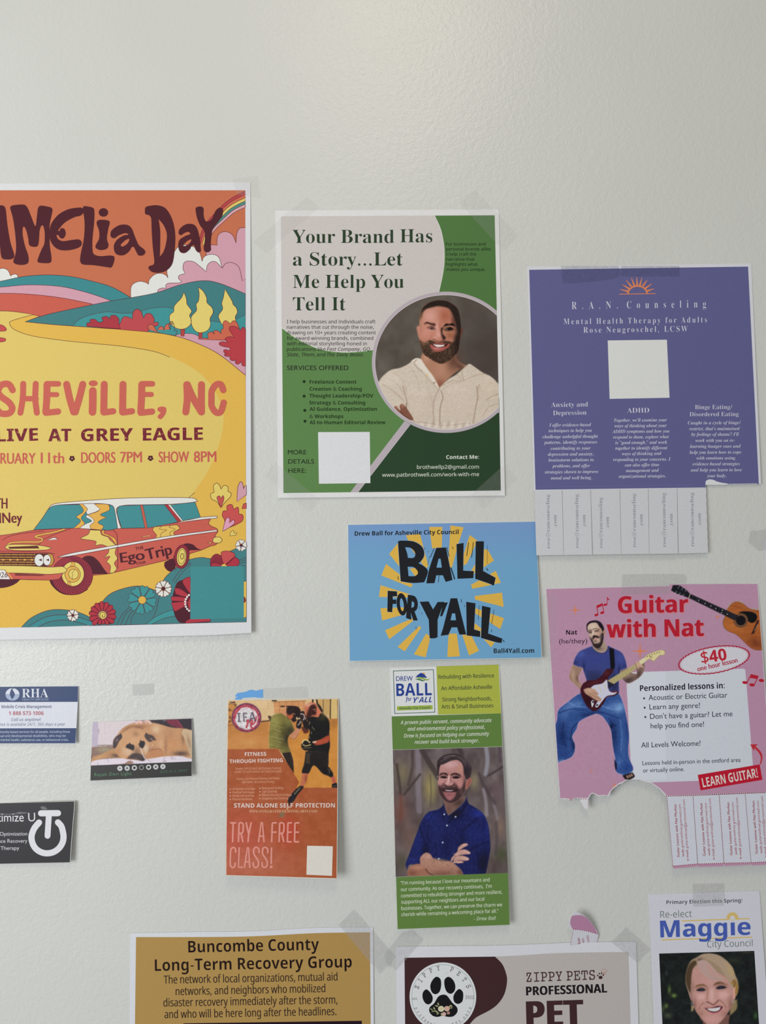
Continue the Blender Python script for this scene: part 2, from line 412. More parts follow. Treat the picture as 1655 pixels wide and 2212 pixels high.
# ------------------------------------------------------------------ the wall
def make_wall():
    m = bpy.data.materials.new('painted_wall'); m.use_nodes = True; nt = m.node_tree; b = nt.nodes['Principled BSDF']
    g = nt.nodes.new('ShaderNodeNewGeometry')
    def noise(scale, detail=2.0, rough=.5, dist=0.0):
        n = nt.nodes.new('ShaderNodeTexNoise'); n.inputs['Scale'].default_value = scale; n.inputs['Detail'].default_value = detail
        n.inputs['Roughness'].default_value = rough; n.inputs['Distortion'].default_value = dist
        nt.links.new(g.outputs['Position'], n.inputs['Vector']); return n
    a, c, d = noise(520, 2, .55, .5), noise(190, 2, .5, .5), noise(9, 2)
    ad = nt.nodes.new('ShaderNodeMath'); ad.operation = 'MULTIPLY_ADD'; ad.inputs[1].default_value = 1.6
    nt.links.new(c.outputs['Fac'], ad.inputs[0]); nt.links.new(a.outputs['Fac'], ad.inputs[2])
    bp = nt.nodes.new('ShaderNodeBump'); bp.inputs['Strength'].default_value = 0.65; bp.inputs['Distance'].default_value = 0.00035
    nt.links.new(ad.outputs[0], bp.inputs['Height']); nt.links.new(bp.outputs['Normal'], b.inputs['Normal'])
    rp = nt.nodes.new('ShaderNodeMix'); rp.data_type = 'RGBA'
    rp.inputs[6].default_value = (.72, .73, .685, 1); rp.inputs[7].default_value = (.765, .775, .73, 1)
    nt.links.new(d.outputs['Fac'], rp.inputs[0]); nt.links.new(rp.outputs[2], b.inputs['Base Color'])
    b.inputs['Roughness'].default_value = 0.33; b.inputs['Specular IOR Level'].default_value = 0.5
    me = bpy.data.meshes.new('wall_back')
    x0, x1, z0, z1, t = -1.6, 1.6, 0.0, 2.75, .1
    V = [(x, y, z) for y in (0, t) for x, z in ((x0, z0), (x1, z0), (x1, z1), (x0, z1))]
    me.from_pydata(V, [], [(0, 1, 2, 3), (7, 6, 5, 4), (0, 4, 5, 1), (1, 5, 6, 2), (2, 6, 7, 3), (3, 7, 4, 0)])
    me.materials.append(m); o = bpy.data.objects.new('wall_back', me); COL.objects.link(o)
    o['kind'] = 'structure'; o['label'] = 'off-white painted wall with fine orange peel texture'
make_wall()
TAPE = None
def tape_mat(tint=(.80, .80, .78), alpha=.22, rough=.35, low=.7):
    m = bpy.data.materials.new('clear_tape'); m.use_nodes = True; nt = m.node_tree; b = nt.nodes['Principled BSDF']
    b.inputs['Base Color'].default_value = (*tint, 1); b.inputs['Roughness'].default_value = rough
    g = nt.nodes.new('ShaderNodeNewGeometry'); n = nt.nodes.new('ShaderNodeTexNoise'); n.inputs['Scale'].default_value = 420
    n.inputs['Detail'].default_value = 3; nt.links.new(g.outputs['Position'], n.inputs['Vector'])
    mr = nt.nodes.new('ShaderNodeMapRange'); mr.inputs[1].default_value = .3; mr.inputs[2].default_value = .7
    mr.inputs[3].default_value = alpha * low; mr.inputs[4].default_value = alpha * (2.1 - low)
    nt.links.new(n.outputs['Fac'], mr.inputs[0]); nt.links.new(mr.outputs[0], b.inputs['Alpha'])
    bp = nt.nodes.new('ShaderNodeBump'); bp.inputs['Strength'].default_value = .3; bp.inputs['Distance'].default_value = .0005
    nt.links.new(n.outputs['Fac'], bp.inputs['Height']); nt.links.new(bp.outputs['Normal'], b.inputs['Normal'])
    return m
TAPE = tape_mat((.60, .60, .60), .24, .35, .75); TAPE_FAINT = tape_mat((.66, .66, .64), .09, .25, .9)
def tape(th, P, z=14, mat=None, fr=FULL, label=None, name='tape', pl=None):
    p = Part(th, name, z, fr=fr, label=label, pl=pl); p.poly(P, mat or TAPE); return p.build()
# ================================================================== concert poster, left edge
A1 = Fr(0, 380, 560, 800); A2 = Fr(0, 780, 560, 1100); A3 = Fr(0, 1040, 560, 1400)
C1 = Fr(0, 1200, 240, 1300); C4 = Fr(200, 1080, 500, 1260); TT = Fr(350, 540, 545, 820); Q3 = Fr(350, 1180, 545, 1380)
DK = (84, 40, 50); OR = (197, 114, 83); WH = (226, 228, 222); PK = (208, 158, 172); T1c = (70, 127, 130); T2c = (68, 148, 150)
TL = (66, 138, 142); RO = (200, 98, 82); YL = (221, 196, 109); GD = (224, 182, 84); RD = (184, 66, 74); LN = (88, 36, 50)
def concert_poster():
    th = Thing('concert_poster', 'large illustrated concert poster with orange sky, yellow road and red station wagon', 'poster',
               [(0, 400, .4), (540, 400, .4), (200, 1380, 5.0)], k=1.1, rough=.6, spec=.15)
    p = Part(th, 'paper_sheet', 0); p.sheet('-87,397! 541,394! 543,1367! 508,1369 453,1372 326,1375 181,1379 0,1382 -87,1385!', (219, 220, 222)); p.build()
    p = Part(th, 'printed_landscape', 1, fr=A1)
    p.poly('-75,411! 530,411! 532,1343.5! 0,1356 -75,1357!', OR, 0, fr=FULL)
    # rainbow
    R = A1(curve('1567,97! 1500,130 1440,170 1380,230 1325,290 1290,350 1268,430!', False, 8))
    d = np.gradient(R, axis=0); d /= np.linalg.norm(d, axis=1)[:, None]; nrm = np.stack([d[:, 1], -d[:, 0]], 1)
    tp = np.linspace(1, .62, len(R))[:, None]
    cut = lambda A: np.array([(min(x, 530.1), y) for x, y in A])
    for i, c in enumerate([(186, 74, 80), (206, 112, 82), (232, 208, 116), (84, 140, 132), (216, 166, 176)]):
        w = 6.6
        p.poly(np.vstack([cut(R + nrm * i * w * tp), cut(R + nrm * (i + 1) * w * tp)[::-1]]), c, .4, fr=FULL)
    for i in range(6): p.line(cut(R + nrm * i * 6.6 * tp), 1.0, LN, .8, fr=FULL)
    # clouds
    p.poly('1567,330! 1530,335 1512,370 1507,430! 1490,385 1460,360 1420,358 1390,385 1386,443! 1360,440 1318,448! 1316,700! 1567,800!', PK, 1)
    p.line('1567,330! 1530,335 1512,370 1507,430! 1490,385 1460,360 1420,358 1390,385 1386,443! 1360,440 1318,448! 1316,520!', 3, LN, 1.6)
    wc = '835,790! 835,720 850,690 890,673 930,680 948,692! 955,660 990,628 1030,622 1060,635 1073,652! 1066,600 1090,530 1130,460 1170,440 1230,450 1265,475 1282,510 1290,547! 1300,520 1330,503 1370,503 1400,525 1418,588! 1418,720! 1000,790!'
    p.shape(wc, WH, LN, 3, 2)
    p.shape('-260,590! 0,592 25,590 52,605 68,640! 80,630 105,628 120,652! 60,690 -260,700!', WH, LN, 3, 2)
    pc = '1005,745! 1012,725 1040,715 1062,719! 1058,700 1075,685 1140,683 1162,676! 1140,655 1145,635 1182,623! 1168,590 1175,555 1200,543 1240,550 1280,580 1316,612! 1325,570 1350,548 1380,550 1419,589! 1440,560 1480,553 1520,575 1537,620 1546,672! 1567,657! 1567,800! 1300,760! 1005,790!'
    p.shape(pc, PK, LN, 3, 3)
    # hills
    p.shape('-260,720! 0,673 150,642 300,632 450,642 600,675 720,712 850,785! 850,990! -260,990!', TL, LN, 3, 4)
    p.shape('-260,725! 0,710 150,697 270,697 400,708 520,735 620,765 725,803! 725,990! -260,990!', PK, LN, 3, 5)
    p.shape('-260,760! 0,750 150,753 300,766 430,785 590,817! 590,990! -260,990!', RO, LN, 3, 6)
    p.shape('158,931! 300,885 480,845 700,800 850,775 1000,745 1150,695 1290,669 1400,685 1567,752! 1567,1290! 1100,1290! 600,1000! 350,990!', T1c, LN, 3, 7)
    p.shape('465,958! 500,920 570,890 680,868 780,877 870,872 960,846 1050,838 1120,852 1200,885 1300,915 1400,932 1480,925 1567,886! 1567,1100! 1100,1100! 700,1100!', T2c, LN, 2.4, 8)
    p.shape('1090,1030! 1150,1010 1230,1008 1300,1035 1440,1047 1567,1060! 1567,1290! 1100,1290!', PK, LN, 2.6, 9)
    # ground: gold, then the pale field
    p.poly('-222,870! 0,862 120,870 250,895! 160,930! 350,950 600,968 900,990 1100,1018 1250,1065 1400,1140 1567,1272! 1572,2847! 0,2884 -222,2888!', GD, 10)
    p.line('-222,870! 0,862 120,870 255,895!', 3, LN, 10.6); p.line('160,931! 350,950 600,968 900,990 1100,1018 1250,1065 1400,1140 1567,1272!', 3.4, LN, 10.6)
    p.poly('-222,872! 0,864 120,872 210,886! 140,905 75,925 60,942 90,980 200,1020 400,1050 600,1070 800,1090 980,1120 1100,1160 1250,1240 1350,1340 1420,1480 1424,1600 1390,1740 1330,1880 1230,2030! 1200,2300! -222,2300!', YL, 11)
    p.line('212,886! 140,905 75,925 60,942 90,980 200,1020 400,1050 600,1070 800,1090 980,1120 1085,1157!', 3, LN, 11.6)
    p.line('1200,2059! 1243,2022!', 3, LN, 11.6)
    # bushes and trees
    p.shape('555,960! 555,940 580,935! 575,918 605,915 622,930! 640,935 660,925! 650,905 680,897 705,915! 705,895 735,890 760,915 757,940! 780,950 775,978! 650,968!', (172, 62, 72), LN, 3, 12)
    p.shape('760,950! 770,935 778,912! 800,897 845,912! 850,870 877,850 903,870 915,908! 935,880 965,882 985,915 980,935! 1010,935 1008,955! 980,965 940,995! 770,981!', (188, 78, 82), LN, 3, 13)
    p.shape('933,975! 950,978! 945,955 975,950 1000,990! 1020,962 1040,965 1047,985! 1060,950 1087,948 1087,985! 1078,950 1098,928 1112,955 1115,990! 1132,990 1120,1020! 1020,1003!', (204, 108, 84), LN, 3, 14)
    for P_, q in (('318,1355! 390,1355! 378,1470! 322,1470!', 0), ('625,1405! 690,1405! 680,1525! 625,1520!', 0)): p.shape(P_, (178, 74, 70), LN, 8, 13, fr=TT)
    tr = ['375,720! 415,830 425,920 460,970 502,1030 500,1065 470,1120 500,1200 480,1280 400,1340 300,1350 200,1310 140,1230 128,1140 150,1090 200,1050 205,970 250,905 330,820',
          '620,635! 700,700 760,810 770,900 850,980 872,1070 820,1170 828,1280 780,1370 680,1410 580,1390 510,1290 495,1170 520,1110 590,1030 583,930 622,870 635,760',
          '1075,665! 1150,790 1200,880 1215,930 1270,990 1285,1070 1250,1140 1255,1230 1165,1290 1040,1280 980,1190 968,1110 1035,1010 1020,910 1045,820']
    for t in tr: p.shape(t, (230, 210, 118), LN, 8, 14, fr=TT)
    p.shape('690,1530! 720,1500 790,1515! 780,1440 810,1405 860,1400 895,1440! 880,1390 920,1370 970,1390 1010,1430! 1010,1370 1045,1340! 1045,1240 1090,1205 1165,1260! 1220,1205 1280,1240 1320,1340! 1250,1540! 1090,1540!', (204, 106, 82), LN, 8, 15, fr=TT)
    p.shape('1426,1360! 1400,1320 1370,1325 1335,1370! 1280,1320 1200,1300 1150,1320 1160,1380 1235,1490! 1150,1480 1090,1500 1080,1530 1125,1580! 1040,1565 980,1580 985,1620 1060,1650 1155,1665! 1155,1720! 1090,1700 1055,1710 1060,1750 1105,1770! 1065,1780 1080,1810 1160,1820! 1165,1870 1210,1890 1270,1880! 1250,1920 1290,1950 1355,1910! 1370,1970 1426,1985!', RD, LN, 8, 16, fr=TT)
    for q in ('-60,960! 5,950 40,975 30,990 -60,990!', '-60,1030! 0,1032 35,1040 30,1055 0,1060 -60,1060!'): p.shape(q, (196, 80, 82), LN, 3, 16)
    # lower plants
    p.fr = A3
    p.shape('135,931! 200,870 300,825 400,818 500,835 580,870 650,917! 400,924!', T1c, LN, 3, 12)
    for q, c in (('175,931! 260,880 340,855 450,855 560,885 630,917!', TL), ('240,930! 320,895 420,885 520,905 560,920!', T1c)):
        p.shape(q, c, LN, 3, 13 if c is TL else 14)
    p.shape('570,921! 640,790 700,720 800,680 900,668 1000,700 1100,760! 1180,907! 800,916!', (72, 126, 130), LN, 3, 12)
    p.shape('960,911! 1000,820! 1040,640 1100,570 1180,510 1280,485 1360,490 1480,440 1573,400! 1573,897!', (72, 130, 134), LN, 3, 13)
    p.poly('930,911! 1000,860 1100,820 1160,815! 1200,850! 1060,870 970,911!', (70, 150, 152), 13.6)
    for q in ('930,911! 1000,860 1100,820 1200,815!', '970,911! 1060,870 1200,850!', '745,918! 780,850 830,800!', '770,916! 800,850 845,810!', '800,915! 830,850 860,815!', '835,914! 840,870 865,830!',
              '1100,640! 1150,570 1220,520!', '1115,650! 1165,580 1220,530!', '1530,500! 1573,486!', '1530,512! 1573,500!', '1530,526! 1573,514!', '1535,540! 1573,538!'): p.line(q, 2.6, LN, 14.4)
    p.build()
    # blossoms
    p = Part(th, 'printed_flowers', 17, fr=A3)
    def blossom(cx, cy, R, n, col, core, rc, z=0, ph=0, heart=True, back=None):
        if back: p.shape(ell(cx, cy, R * .98, n=24), back, LN, 2.5, z)
        for i in range(n):
            a = math.radians(ph + 360 * i / n); c, s_ = math.cos(a), math.sin(a); w = math.tan(math.pi / n) * .92
            L = [(.18, 0), (.6, -w * .62), (.9, -w * .72), (1.0, -w * .35), (.9 if heart else 1.02, 0), (1.0, w * .35), (.9, w * .72), (.6, w * .62)]
            P_ = [(cx + R * (x * c - y * s_), cy + R * (x * s_ + y * c)) for x, y in L]
            p.shape(' '.join('%.1f,%.1f' % q for q in P_[:1]) + '! ' + ' '.join('%.1f,%.1f' % q for q in P_[1:]), col, LN, 2.4, z + 1)
        p.shape(ell(cx, cy, rc), core, LN, 2.2, z + 2)
    blossom(465, 855, 37, 6, (228, 228, 220), DK, 8, ph=20, back=(226, 176, 120))
    blossom(1043, 685, 52, 7, (228, 228, 220), DK, 12, ph=12, back=(226, 176, 120))
    blossom(908, 757, 92, 8, T2c, (232, 184, 84), 25, ph=10)
    blossom(1540, 408, 36, 5, (228, 228, 220), DK, 8, ph=60)
    for i in range(12):
        a = 2 * math.pi * i / 12 + .2; p.shape(ell(655 + 62 * math.cos(a), 853 + min(62 * math.sin(a), 38), 26, 20), DK, DK, .6, i * .04)
    for i in range(14):
        a = math.radians(8 + 360 * i / 14); c_, s_ = math.cos(a), math.sin(a); rr = 88.0
        if s_ > .05: rr = min(rr, 64 / max(s_, .3) - 4)
        P_ = [(655 + rr * (x * c_ - y * s_), 853 + rr * (x * s_ + y * c_)) for x, y in ((.18, 0), (.6, -.13), (.88, -.15), (1.0, 0), (.88, .15), (.6, .13))]
        p.shape('%.1f,%.1f! ' % P_[0] + ' '.join('%.1f,%.1f' % q for q in P_[1:]), (176, 58, 70), LN, 2.4, 1)
    p.shape(ell(655, 853, 26), (230, 206, 110), LN, 2.2, 2)
    p.line('648,880! 638,862 642,840 662,835 672,850 664,866 652,862 656,850!', 3.5, DK, 3.6)
    # big dark flower cut by the square
    p.shape('1215,620! 1140,640 1115,690 1100,760 1110,830 1130,880 1160,902 1340,897! 1340,640!', DK, LN, 3, 0)
    for q in ('1215,610! 1190,615 1165,640 1200,700 1218,720!', '1115,680! 1150,685 1190,712 1210,735! 1170,735 1120,718!', '1092,735! 1140,735 1205,745! 1180,765 1095,762!',
              '1092,775! 1150,768 1200,765! 1190,790 1120,830 1112,825!', '1190,890! 1240,860! 1340,860! 1345,893! 1180,905!'): p.shape(q, (180, 62, 74), LN, 3, 1)
    p.poly('1215,740! 1200,780 1215,830!', RD, 2)
    for i in range(8):
        a = math.radians(128 + i * 15); p.poly(ell(1245 + 63 * math.cos(a), 775 - 63 * math.sin(a), 7, n=12), (232, 228, 222), 2)
    p.shape('1343,541! 1345,500 1365,470 1395,465 1430,500 1425,541!', (150, 52, 66), LN, 3, 0)
    for i in range(6): p.line([(1352 + i * 13, 535), (1372 + i * 11, 478 + i * 4)], 2.6, LN, .8)
    p.shape('1412,475! 1415,450 1450,444 1490,455 1498,480 1440,535 1425,520', (198, 84, 84), LN, 3, 1)
    p.shape('1498,480! 1525,500 1525,530 1510,541! 1430,541! 1440,530!', (176, 58, 72), LN, 3, 1)
    p.shape('1343,541! 1360,520 1400,525 1425,541!', (176, 58, 72), LN, 3, 1); p.poly(ell(1430, 541, 16, 14, a0=180, a1=360), (228, 190, 90), 2)
    p.shape('1556,640! 1573,636! 1573,865! 1556,872!', (228, 192, 90), LN, 3, 1); p.shape('1556,735! 1566,745 1568,765 1556,775!', (150, 50, 60), LN, 2.5, 2)
    # hearts at the right
    p.shape('1410,168! 1385,130 1352,112 1345,80 1368,70! 1362,30 1385,10 1405,30 1411,50! 1430,25 1455,35 1455,64! 1475,75 1470,100 1440,130', (228, 206, 110), LN, 3.2, 0)
    p.shape('1410,170! 1392,125 1385,102 1400,92 1411,108! 1424,90 1430,112', (198, 88, 82), LN, 3, 1)
    p.shape('1512,130! 1518,40 1535,2 1550,15 1555,48! 1562,30 1573,26! 1573,85!', PK, LN, 3.2, 0)
    p.shape('1420,320! 1435,255 1420,220 1425,190 1450,188! 1450,155 1480,148 1492,178! 1520,165 1525,207! 1550,215 1548,250 1510,275 1450,300', (200, 86, 84), LN, 3.2, 0)
    p.shape('1420,320! 1440,245 1455,229 1467,240 1465,264! 1490,245 1497,265 1470,290', (222, 160, 184), LN, 3, 1)
    p.shape('1466,348! 1475,322 1490,314 1493,330! 1512,328 1505,342', (230, 208, 112), LN, 2.6, 0)
    p.shape('1545,175! 1555,145 1573,138! 1573,172!', (200, 86, 84), LN, 3, 0)
    p.build()
    p = Part(th, 'teal_square', 21, fr=A3); p.poly('1217,545! 1556,540! 1557,873! 1215,880!', (72, 143, 146)); p.build()
    # the printed car
    p = Part(th, 'printed_car', 13, fr=A3)
    S = lambda P_, c, z, lw=3.2, fr=None: p.shape(P_, c, LN, lw, z, fr=fr or A3)
    S('1052,515! 1052,545 1080,573 1115,570! 1130,480!', DK, 0)
    S(ell(-10, 590, 150, 90), DK, 0)
    S('315,625! 330,660 370,700 420,722 500,720 560,690! 480,560!', DK, 0)
    S('-222,352! 0,345 220,310! 480,298 750,300! 920,297! 1130,262 1285,232! 1345,242! 1332,268 1350,285 1385,302 1392,322! 1375,345 1380,370 1400,385! 1375,405 1340,415 1290,437! 1120,490! 693,590! 590,600! 430,613 250,628 80,625 -222,628!', (200, 97, 84), 1)
    p.poly('1105,485! 1140,425 1185,396 1230,402 1258,425 1287,437! 1210,440! 1190,500!', DK, 2)
    p.poly('520,495! 545,477 590,478 630,510 665,560 690,590! 590,592!', DK, 2)
    S(ell(1160, 480, 47, 76, 8), (150, 52, 66), 3)
    for i in range(9): p.line([(1190, 420 + i * 14), (1212, 408 + i * 14)], 2.4, LN, 3.8); p.line([(1116, 505 + i * 8), (1128, 497 + i * 8)], 2.2, LN, 3.8)
    S(ell(1159, 482, 31, 58, 5), (228, 208, 110), 4); p.line(ell(1160, 480, 22, 47, 5), 3, LN, 4.8, closed=True); p.line(ell(1163, 478, 10, 18, 5), 4, LN, 4.8, closed=True)
    S('120,0! 0,0!', DK, 3) if 0 else None
    tyre = C1(ell(1075, 298, 308, 288, 0, 44))
    p.shape(tyre, (152, 58, 70), LN, .9, 2.2, fr=FULL)
    for i in range(40):
        a = math.radians(-120 + i * 8.2); x, y = 1075 + 306 * math.cos(a), 298 + 286 * math.sin(a); r_ = .72 + .06 * math.cos(a)
        if y < 100 and x < 1000: continue
        x2, y2 = 1085 + 172 * math.cos(a + .42), 275 + 190 * math.sin(a + .42)
        p.line([(x, y), (x2, y2)], 9, (104, 40, 54), 3, fr=C1)
    p.shape(ell(1085, 275, 168, 184), (226, 206, 112), LN, 7, 4, fr=C1)
    p.shape(ell(1082, 280, 115, 118), (226, 176, 84), LN, 7, 5, fr=C1); p.shape(ell(1095, 277, 73, 76), (226, 206, 112), LN, 7, 6, fr=C1)
    p.line('1115,210! 1070,262! 1088,290! 1072,312! 1085,350!', 6, LN, 7, fr=C1)
    p.shape('1065,100! 1120,98! 1110,130! 1125,155! 1040,160! 1070,130!', (226, 176, 84), LN, 6, 5.5, fr=C1)
    p.shape('1005,385! 1045,400! 1062,455! 1010,430!', (226, 176, 84), LN, 6, 5.5, fr=C1)
    # nose, bumper, plate
    p.shape('-500,350! 190,352! 720,367 860,355 900,330 940,265! 700,200! -500,200!', (200, 97, 84), LN, 7, 5.6, fr=C1)
    p.poly('220,262! 680,288! 620,306! 225,300!', (110, 44, 50), 6.2, fr=C1)
    for i in range(22): p.line([(232 + i * 20, 268 + i), (232 + i * 20, 292 + i)], 4, (190, 110, 90), 6.6, fr=C1)
    p.shape('-500,120! 0,142 500,160 750,172 925,163 960,180 990,205 985,240 930,262 720,280 500,268 0,255 -500,235!', (230, 210, 118), LN, 7, 7, fr=C1)
    p.shape('-400,205! 70,215! 152,355! -400,345!', (232, 232, 226), LN, 7, 8, fr=C1)
    p.line('82,215! 185,352!', 14, (226, 176, 84), 8.6, fr=C1); p.text('2026', 'f', -95, 326, 112, 326, 78, DK, shear=.1, dz=9, fr=C1)
    p.poly('-222,455! 250,457! 320,460! 345,490 340,525 300,543! -222,535!', (92, 52, 42), 8)
    for i in range(5): p.line([(-222, 467 + i * 15), (225, 468 + i * 16)], 4.5, (206, 160, 80), 8.4)
    for i in range(-4, 5): p.line([(25 + i * 46, 460), (25 + i * 46, 538)], 3, LN, 8.8); p.poly(ell(20 + i * 46, 500, 8, 6, n=12), (224, 170, 84), 9)
    S(ell(315, 500, 29, 40), (196, 152, 74), 8.4); S(ell(250, 502, 31, 39), (226, 228, 222), 9); S(ell(300, 502, 25, 35), (232, 232, 226), 10)
    for x in (258, 305): p.poly([(x - 12, 500), (x + 8, 493), (x + 8, 510)], DK, 11)
    p.line('-222,440! 0,445 250,450 350,462!', 3, LN, 7.6)
    S('30,418! 60,403 200,403 280,412 333,425! 290,438 100,440 42,430', (230, 208, 116), 8); p.poly('50,418! 240,410! 252,428! 62,430!', (96, 50, 44), 9)
    p.line('15,375! 60,350 160,330 285,317!', 2.6, LN, 7.6); p.line('245,410! 280,370 370,330 450,302!', 2.6, LN, 7.6)
    p.line('412,305! 340,325 225,350 270,366 255,385 150,386 70,392 38,414!', 13, LN, 7.2); p.line('412,305! 340,325 225,350 270,366 255,385 150,386 70,392 38,414!', 8.5, (226, 180, 84), 7.8)
    S('298,375! 345,358 370,370!', (232, 232, 226), 7.6)
    # cabin
    S('215,308! 270,235 310,175 345,152 450,148 680,145 730,150 738,200 752,300! 690,312 600,308 480,298', (70, 142, 146), 3)
    S('525,145! 600,143! 640,178! 615,195 575,208 550,222 586,250 545,272 505,298! 585,304! 650,310! 680,290! 690,235 700,165 680,145', (226, 176, 84), 3.6, 2.6)
    S('525,142! 600,141! 640,178! 610,195 560,212 550,228 586,252 545,272 506,298! 580,304! 575,280 600,258 590,235 560,215! ', (228, 228, 222), 4.2, 2.6)
    S('505,145! 527,143! 558,175 545,198 518,235 540,268 506,298! 470,298! 510,262 512,245 488,225 530,195 525,168', (226, 176, 84), 4.8, 2.6)
    S('700,150! 735,155! 740,210 752,300! 690,312 650,306! 660,285 625,262 660,238 685,232! 640,212 695,185 700,165', (70, 142, 146), 5.4, 2.6)
    S('307,180! 330,150 400,135 700,112 900,104 1150,103 1240,108 1262,126! 1230,133 1100,145 900,149 790,153 745,172 750,220 772,299! 752,301! 735,200 722,158 680,145 600,141 400,148 335,158', (226, 226, 220), 6)
    S('748,178! 765,157 895,150! 925,296! 777,299! 750,215', (70, 142, 146), 6.6); S('911,150! 1050,148! 1135,259! 943,298!', (70, 142, 146), 6.6)
    S('895,150! 911,150! 943,298! 925,296!', (196, 100, 80), 7, 2.4); S('1050,148! 1072,148! 1158,253! 1135,259!', (172, 62, 66), 7, 2.4)
    S('1072,148! 1086,147! 1168,251! 1158,253!', (232, 232, 226), 7, 2.4); S('1088,150! 1245,132! 1281,230! 1168,250!', (70, 142, 146), 6.6)
    S('1130,263! 1285,228! 1385,222 1385,234! 1300,242 1200,255!', (230, 230, 224), 7.5)
    S('365,483! 470,455 750,405 1100,345 1385,308! 1385,319! 1100,360 750,421 480,471 395,483', (228, 228, 222), 9)
    S('575,310! 640,312! 650,340 690,355 700,370 738,405! 690,418! 650,403 610,407 612,382 540,370! 515,362 562,338', (230, 208, 116), 8, 2.8)
    S('650,312! 655,338 700,355 722,378 738,402! 748,400! 735,365 690,340 665,330 668,312!', (226, 176, 84), 8.2, 2.4)
    S('695,432! 742,425! 735,460 750,492 730,522 745,556 725,583! 700,584! 705,540 680,512! 702,478 664,487! 692,455', (230, 208, 116), 8.4, 2.8)
    S('985,290! 1130,277! 1147,300 1110,325 1117,345! 985,366! 1000,345 975,310', (226, 190, 96), 8, 2.8)
    p.line('1030,286! 1020,305 1065,310 1030,330 1025,358!', 2.6, LN, 8.8); p.line('1090,280! 1080,292 1120,305 1085,325 1090,348!', 2.6, LN, 8.8)
    p.line('722,310! 748,345 752,555!', 2.8, LN, 9.6); p.line('905,356! 930,350 965,346!', 6, LN, 8.6, taper=True); p.line('912,354! 935,349 960,347!', 3.2, (230, 208, 116), 9)
    S('1358,385! 1365,360 1400,355 1418,372 1405,390 1375,393', (230, 210, 118), 8); S('1326,393! 1342,386 1350,390 1342,398', (230, 180, 110), 8, 2.4)
    p.build()
    p = Part(th, 'car_lettering', 24, fr=A3)
    p.text('Ego', 'f', 770, 519, 926, 497, 62, DK, off=.05); p.text('Trip', 'f', 938, 503, 1103, 463, 70, DK, off=.05)
    p.text('THE', 'f', 865, 440, 918, 430, 20, DK, off=.03); p.text('TOUR', 'f', 868, 533, 932, 522, 16, DK, off=.03); p.build()
    # band name
    p = Part(th, 'title_lettering', 19, fr=A1)
    L = [('-40,210! -20,190 20,190 36,215 45,300 65,420 90,505 75,530 20,530 5,500 -5,440 -50,440 -70,520 -120,530 -130,500 -90,380 -60,270', ()),
         ('65,205 75,190 110,184 155,184 176,205 195,250 225,320 235,260 243,205 260,190 300,195 330,205 333,230 318,300 315,360 318,450 328,520 320,553 270,556 240,548 245,520 265,470 283,430 285,360 275,318 262,320 252,350 247,420 238,448 210,452 186,440 180,400 168,350 155,325 145,330 145,380 160,450 180,510 178,555 140,568 100,562 85,545 100,490 102,430 92,330 80,260', ()),
         ('525,205 532,230 515,252 470,265 410,300 370,348 380,350 388,335 410,338 419,370 405,397 385,396 372,378 360,378 370,402 400,416 450,410 500,405 520,420 517,445 490,462 430,475 370,468 330,430 315,380 325,310 370,250 430,215 490,203', ()),
         ('530,200 560,195 595,205 602,230 600,300 590,400 590,470 600,500 640,512 700,508 728,515 728,545 712,582 690,583 600,570 530,565 512,545 515,500 535,400 540,300', ()),
         ('620,288 640,280 680,282 700,295 690,340 682,400 692,440 680,465 640,473 612,460 612,440 632,400 632,350 618,310', ()),
         ('705,370 715,345 760,315 810,312 840,335 862,390 885,440 915,465 928,485 915,505 885,507 868,480 855,455 840,455 825,480 790,505 750,503 730,480 728,440 750,405 790,380 820,375 800,365 760,378 730,397 710,390', ('770,440 800,410 825,402 815,430 785,450',)),
         ('925,225 930,200 960,190 1010,188 1060,210 1100,280 1118,370 1115,470 1100,560 1060,605 1010,618 970,612 948,590 955,575 980,565 985,540 975,450 968,340 965,270 950,250 930,245', ('1012,275! 1045,315 1065,370 1060,430 1045,480 1020,517! 1022,440 1022,350',)),
         ('1140,365 1150,335 1190,308 1235,310 1260,340 1275,400 1280,450 1282,480 1265,488 1248,470 1240,445 1225,445 1210,470 1180,492 1150,485 1138,450 1145,410 1180,385 1215,370 1200,357 1175,365 1155,378', ('1170,442 1195,415 1222,405 1210,430 1185,446',)),
         ('1250,205 1275,195 1298,205 1300,250 1310,285 1330,290 1355,270 1375,225 1400,203 1422,212 1420,250 1395,290 1360,335 1350,380 1345,440 1347,470 1330,487 1308,482 1300,460 1308,400 1303,350 1280,320 1262,280 1252,240', ())]
    for i, (o_, h_) in enumerate(L): p.poly(o_, (82, 42, 49), i * .5, holes=h_, n=7)
    p.poly(ell(660, 233, 30, 27), (82, 42, 49)); p.build()
    # town
    p = Part(th, 'town_lettering', 19, fr=A2); c = (200, 102, 88)
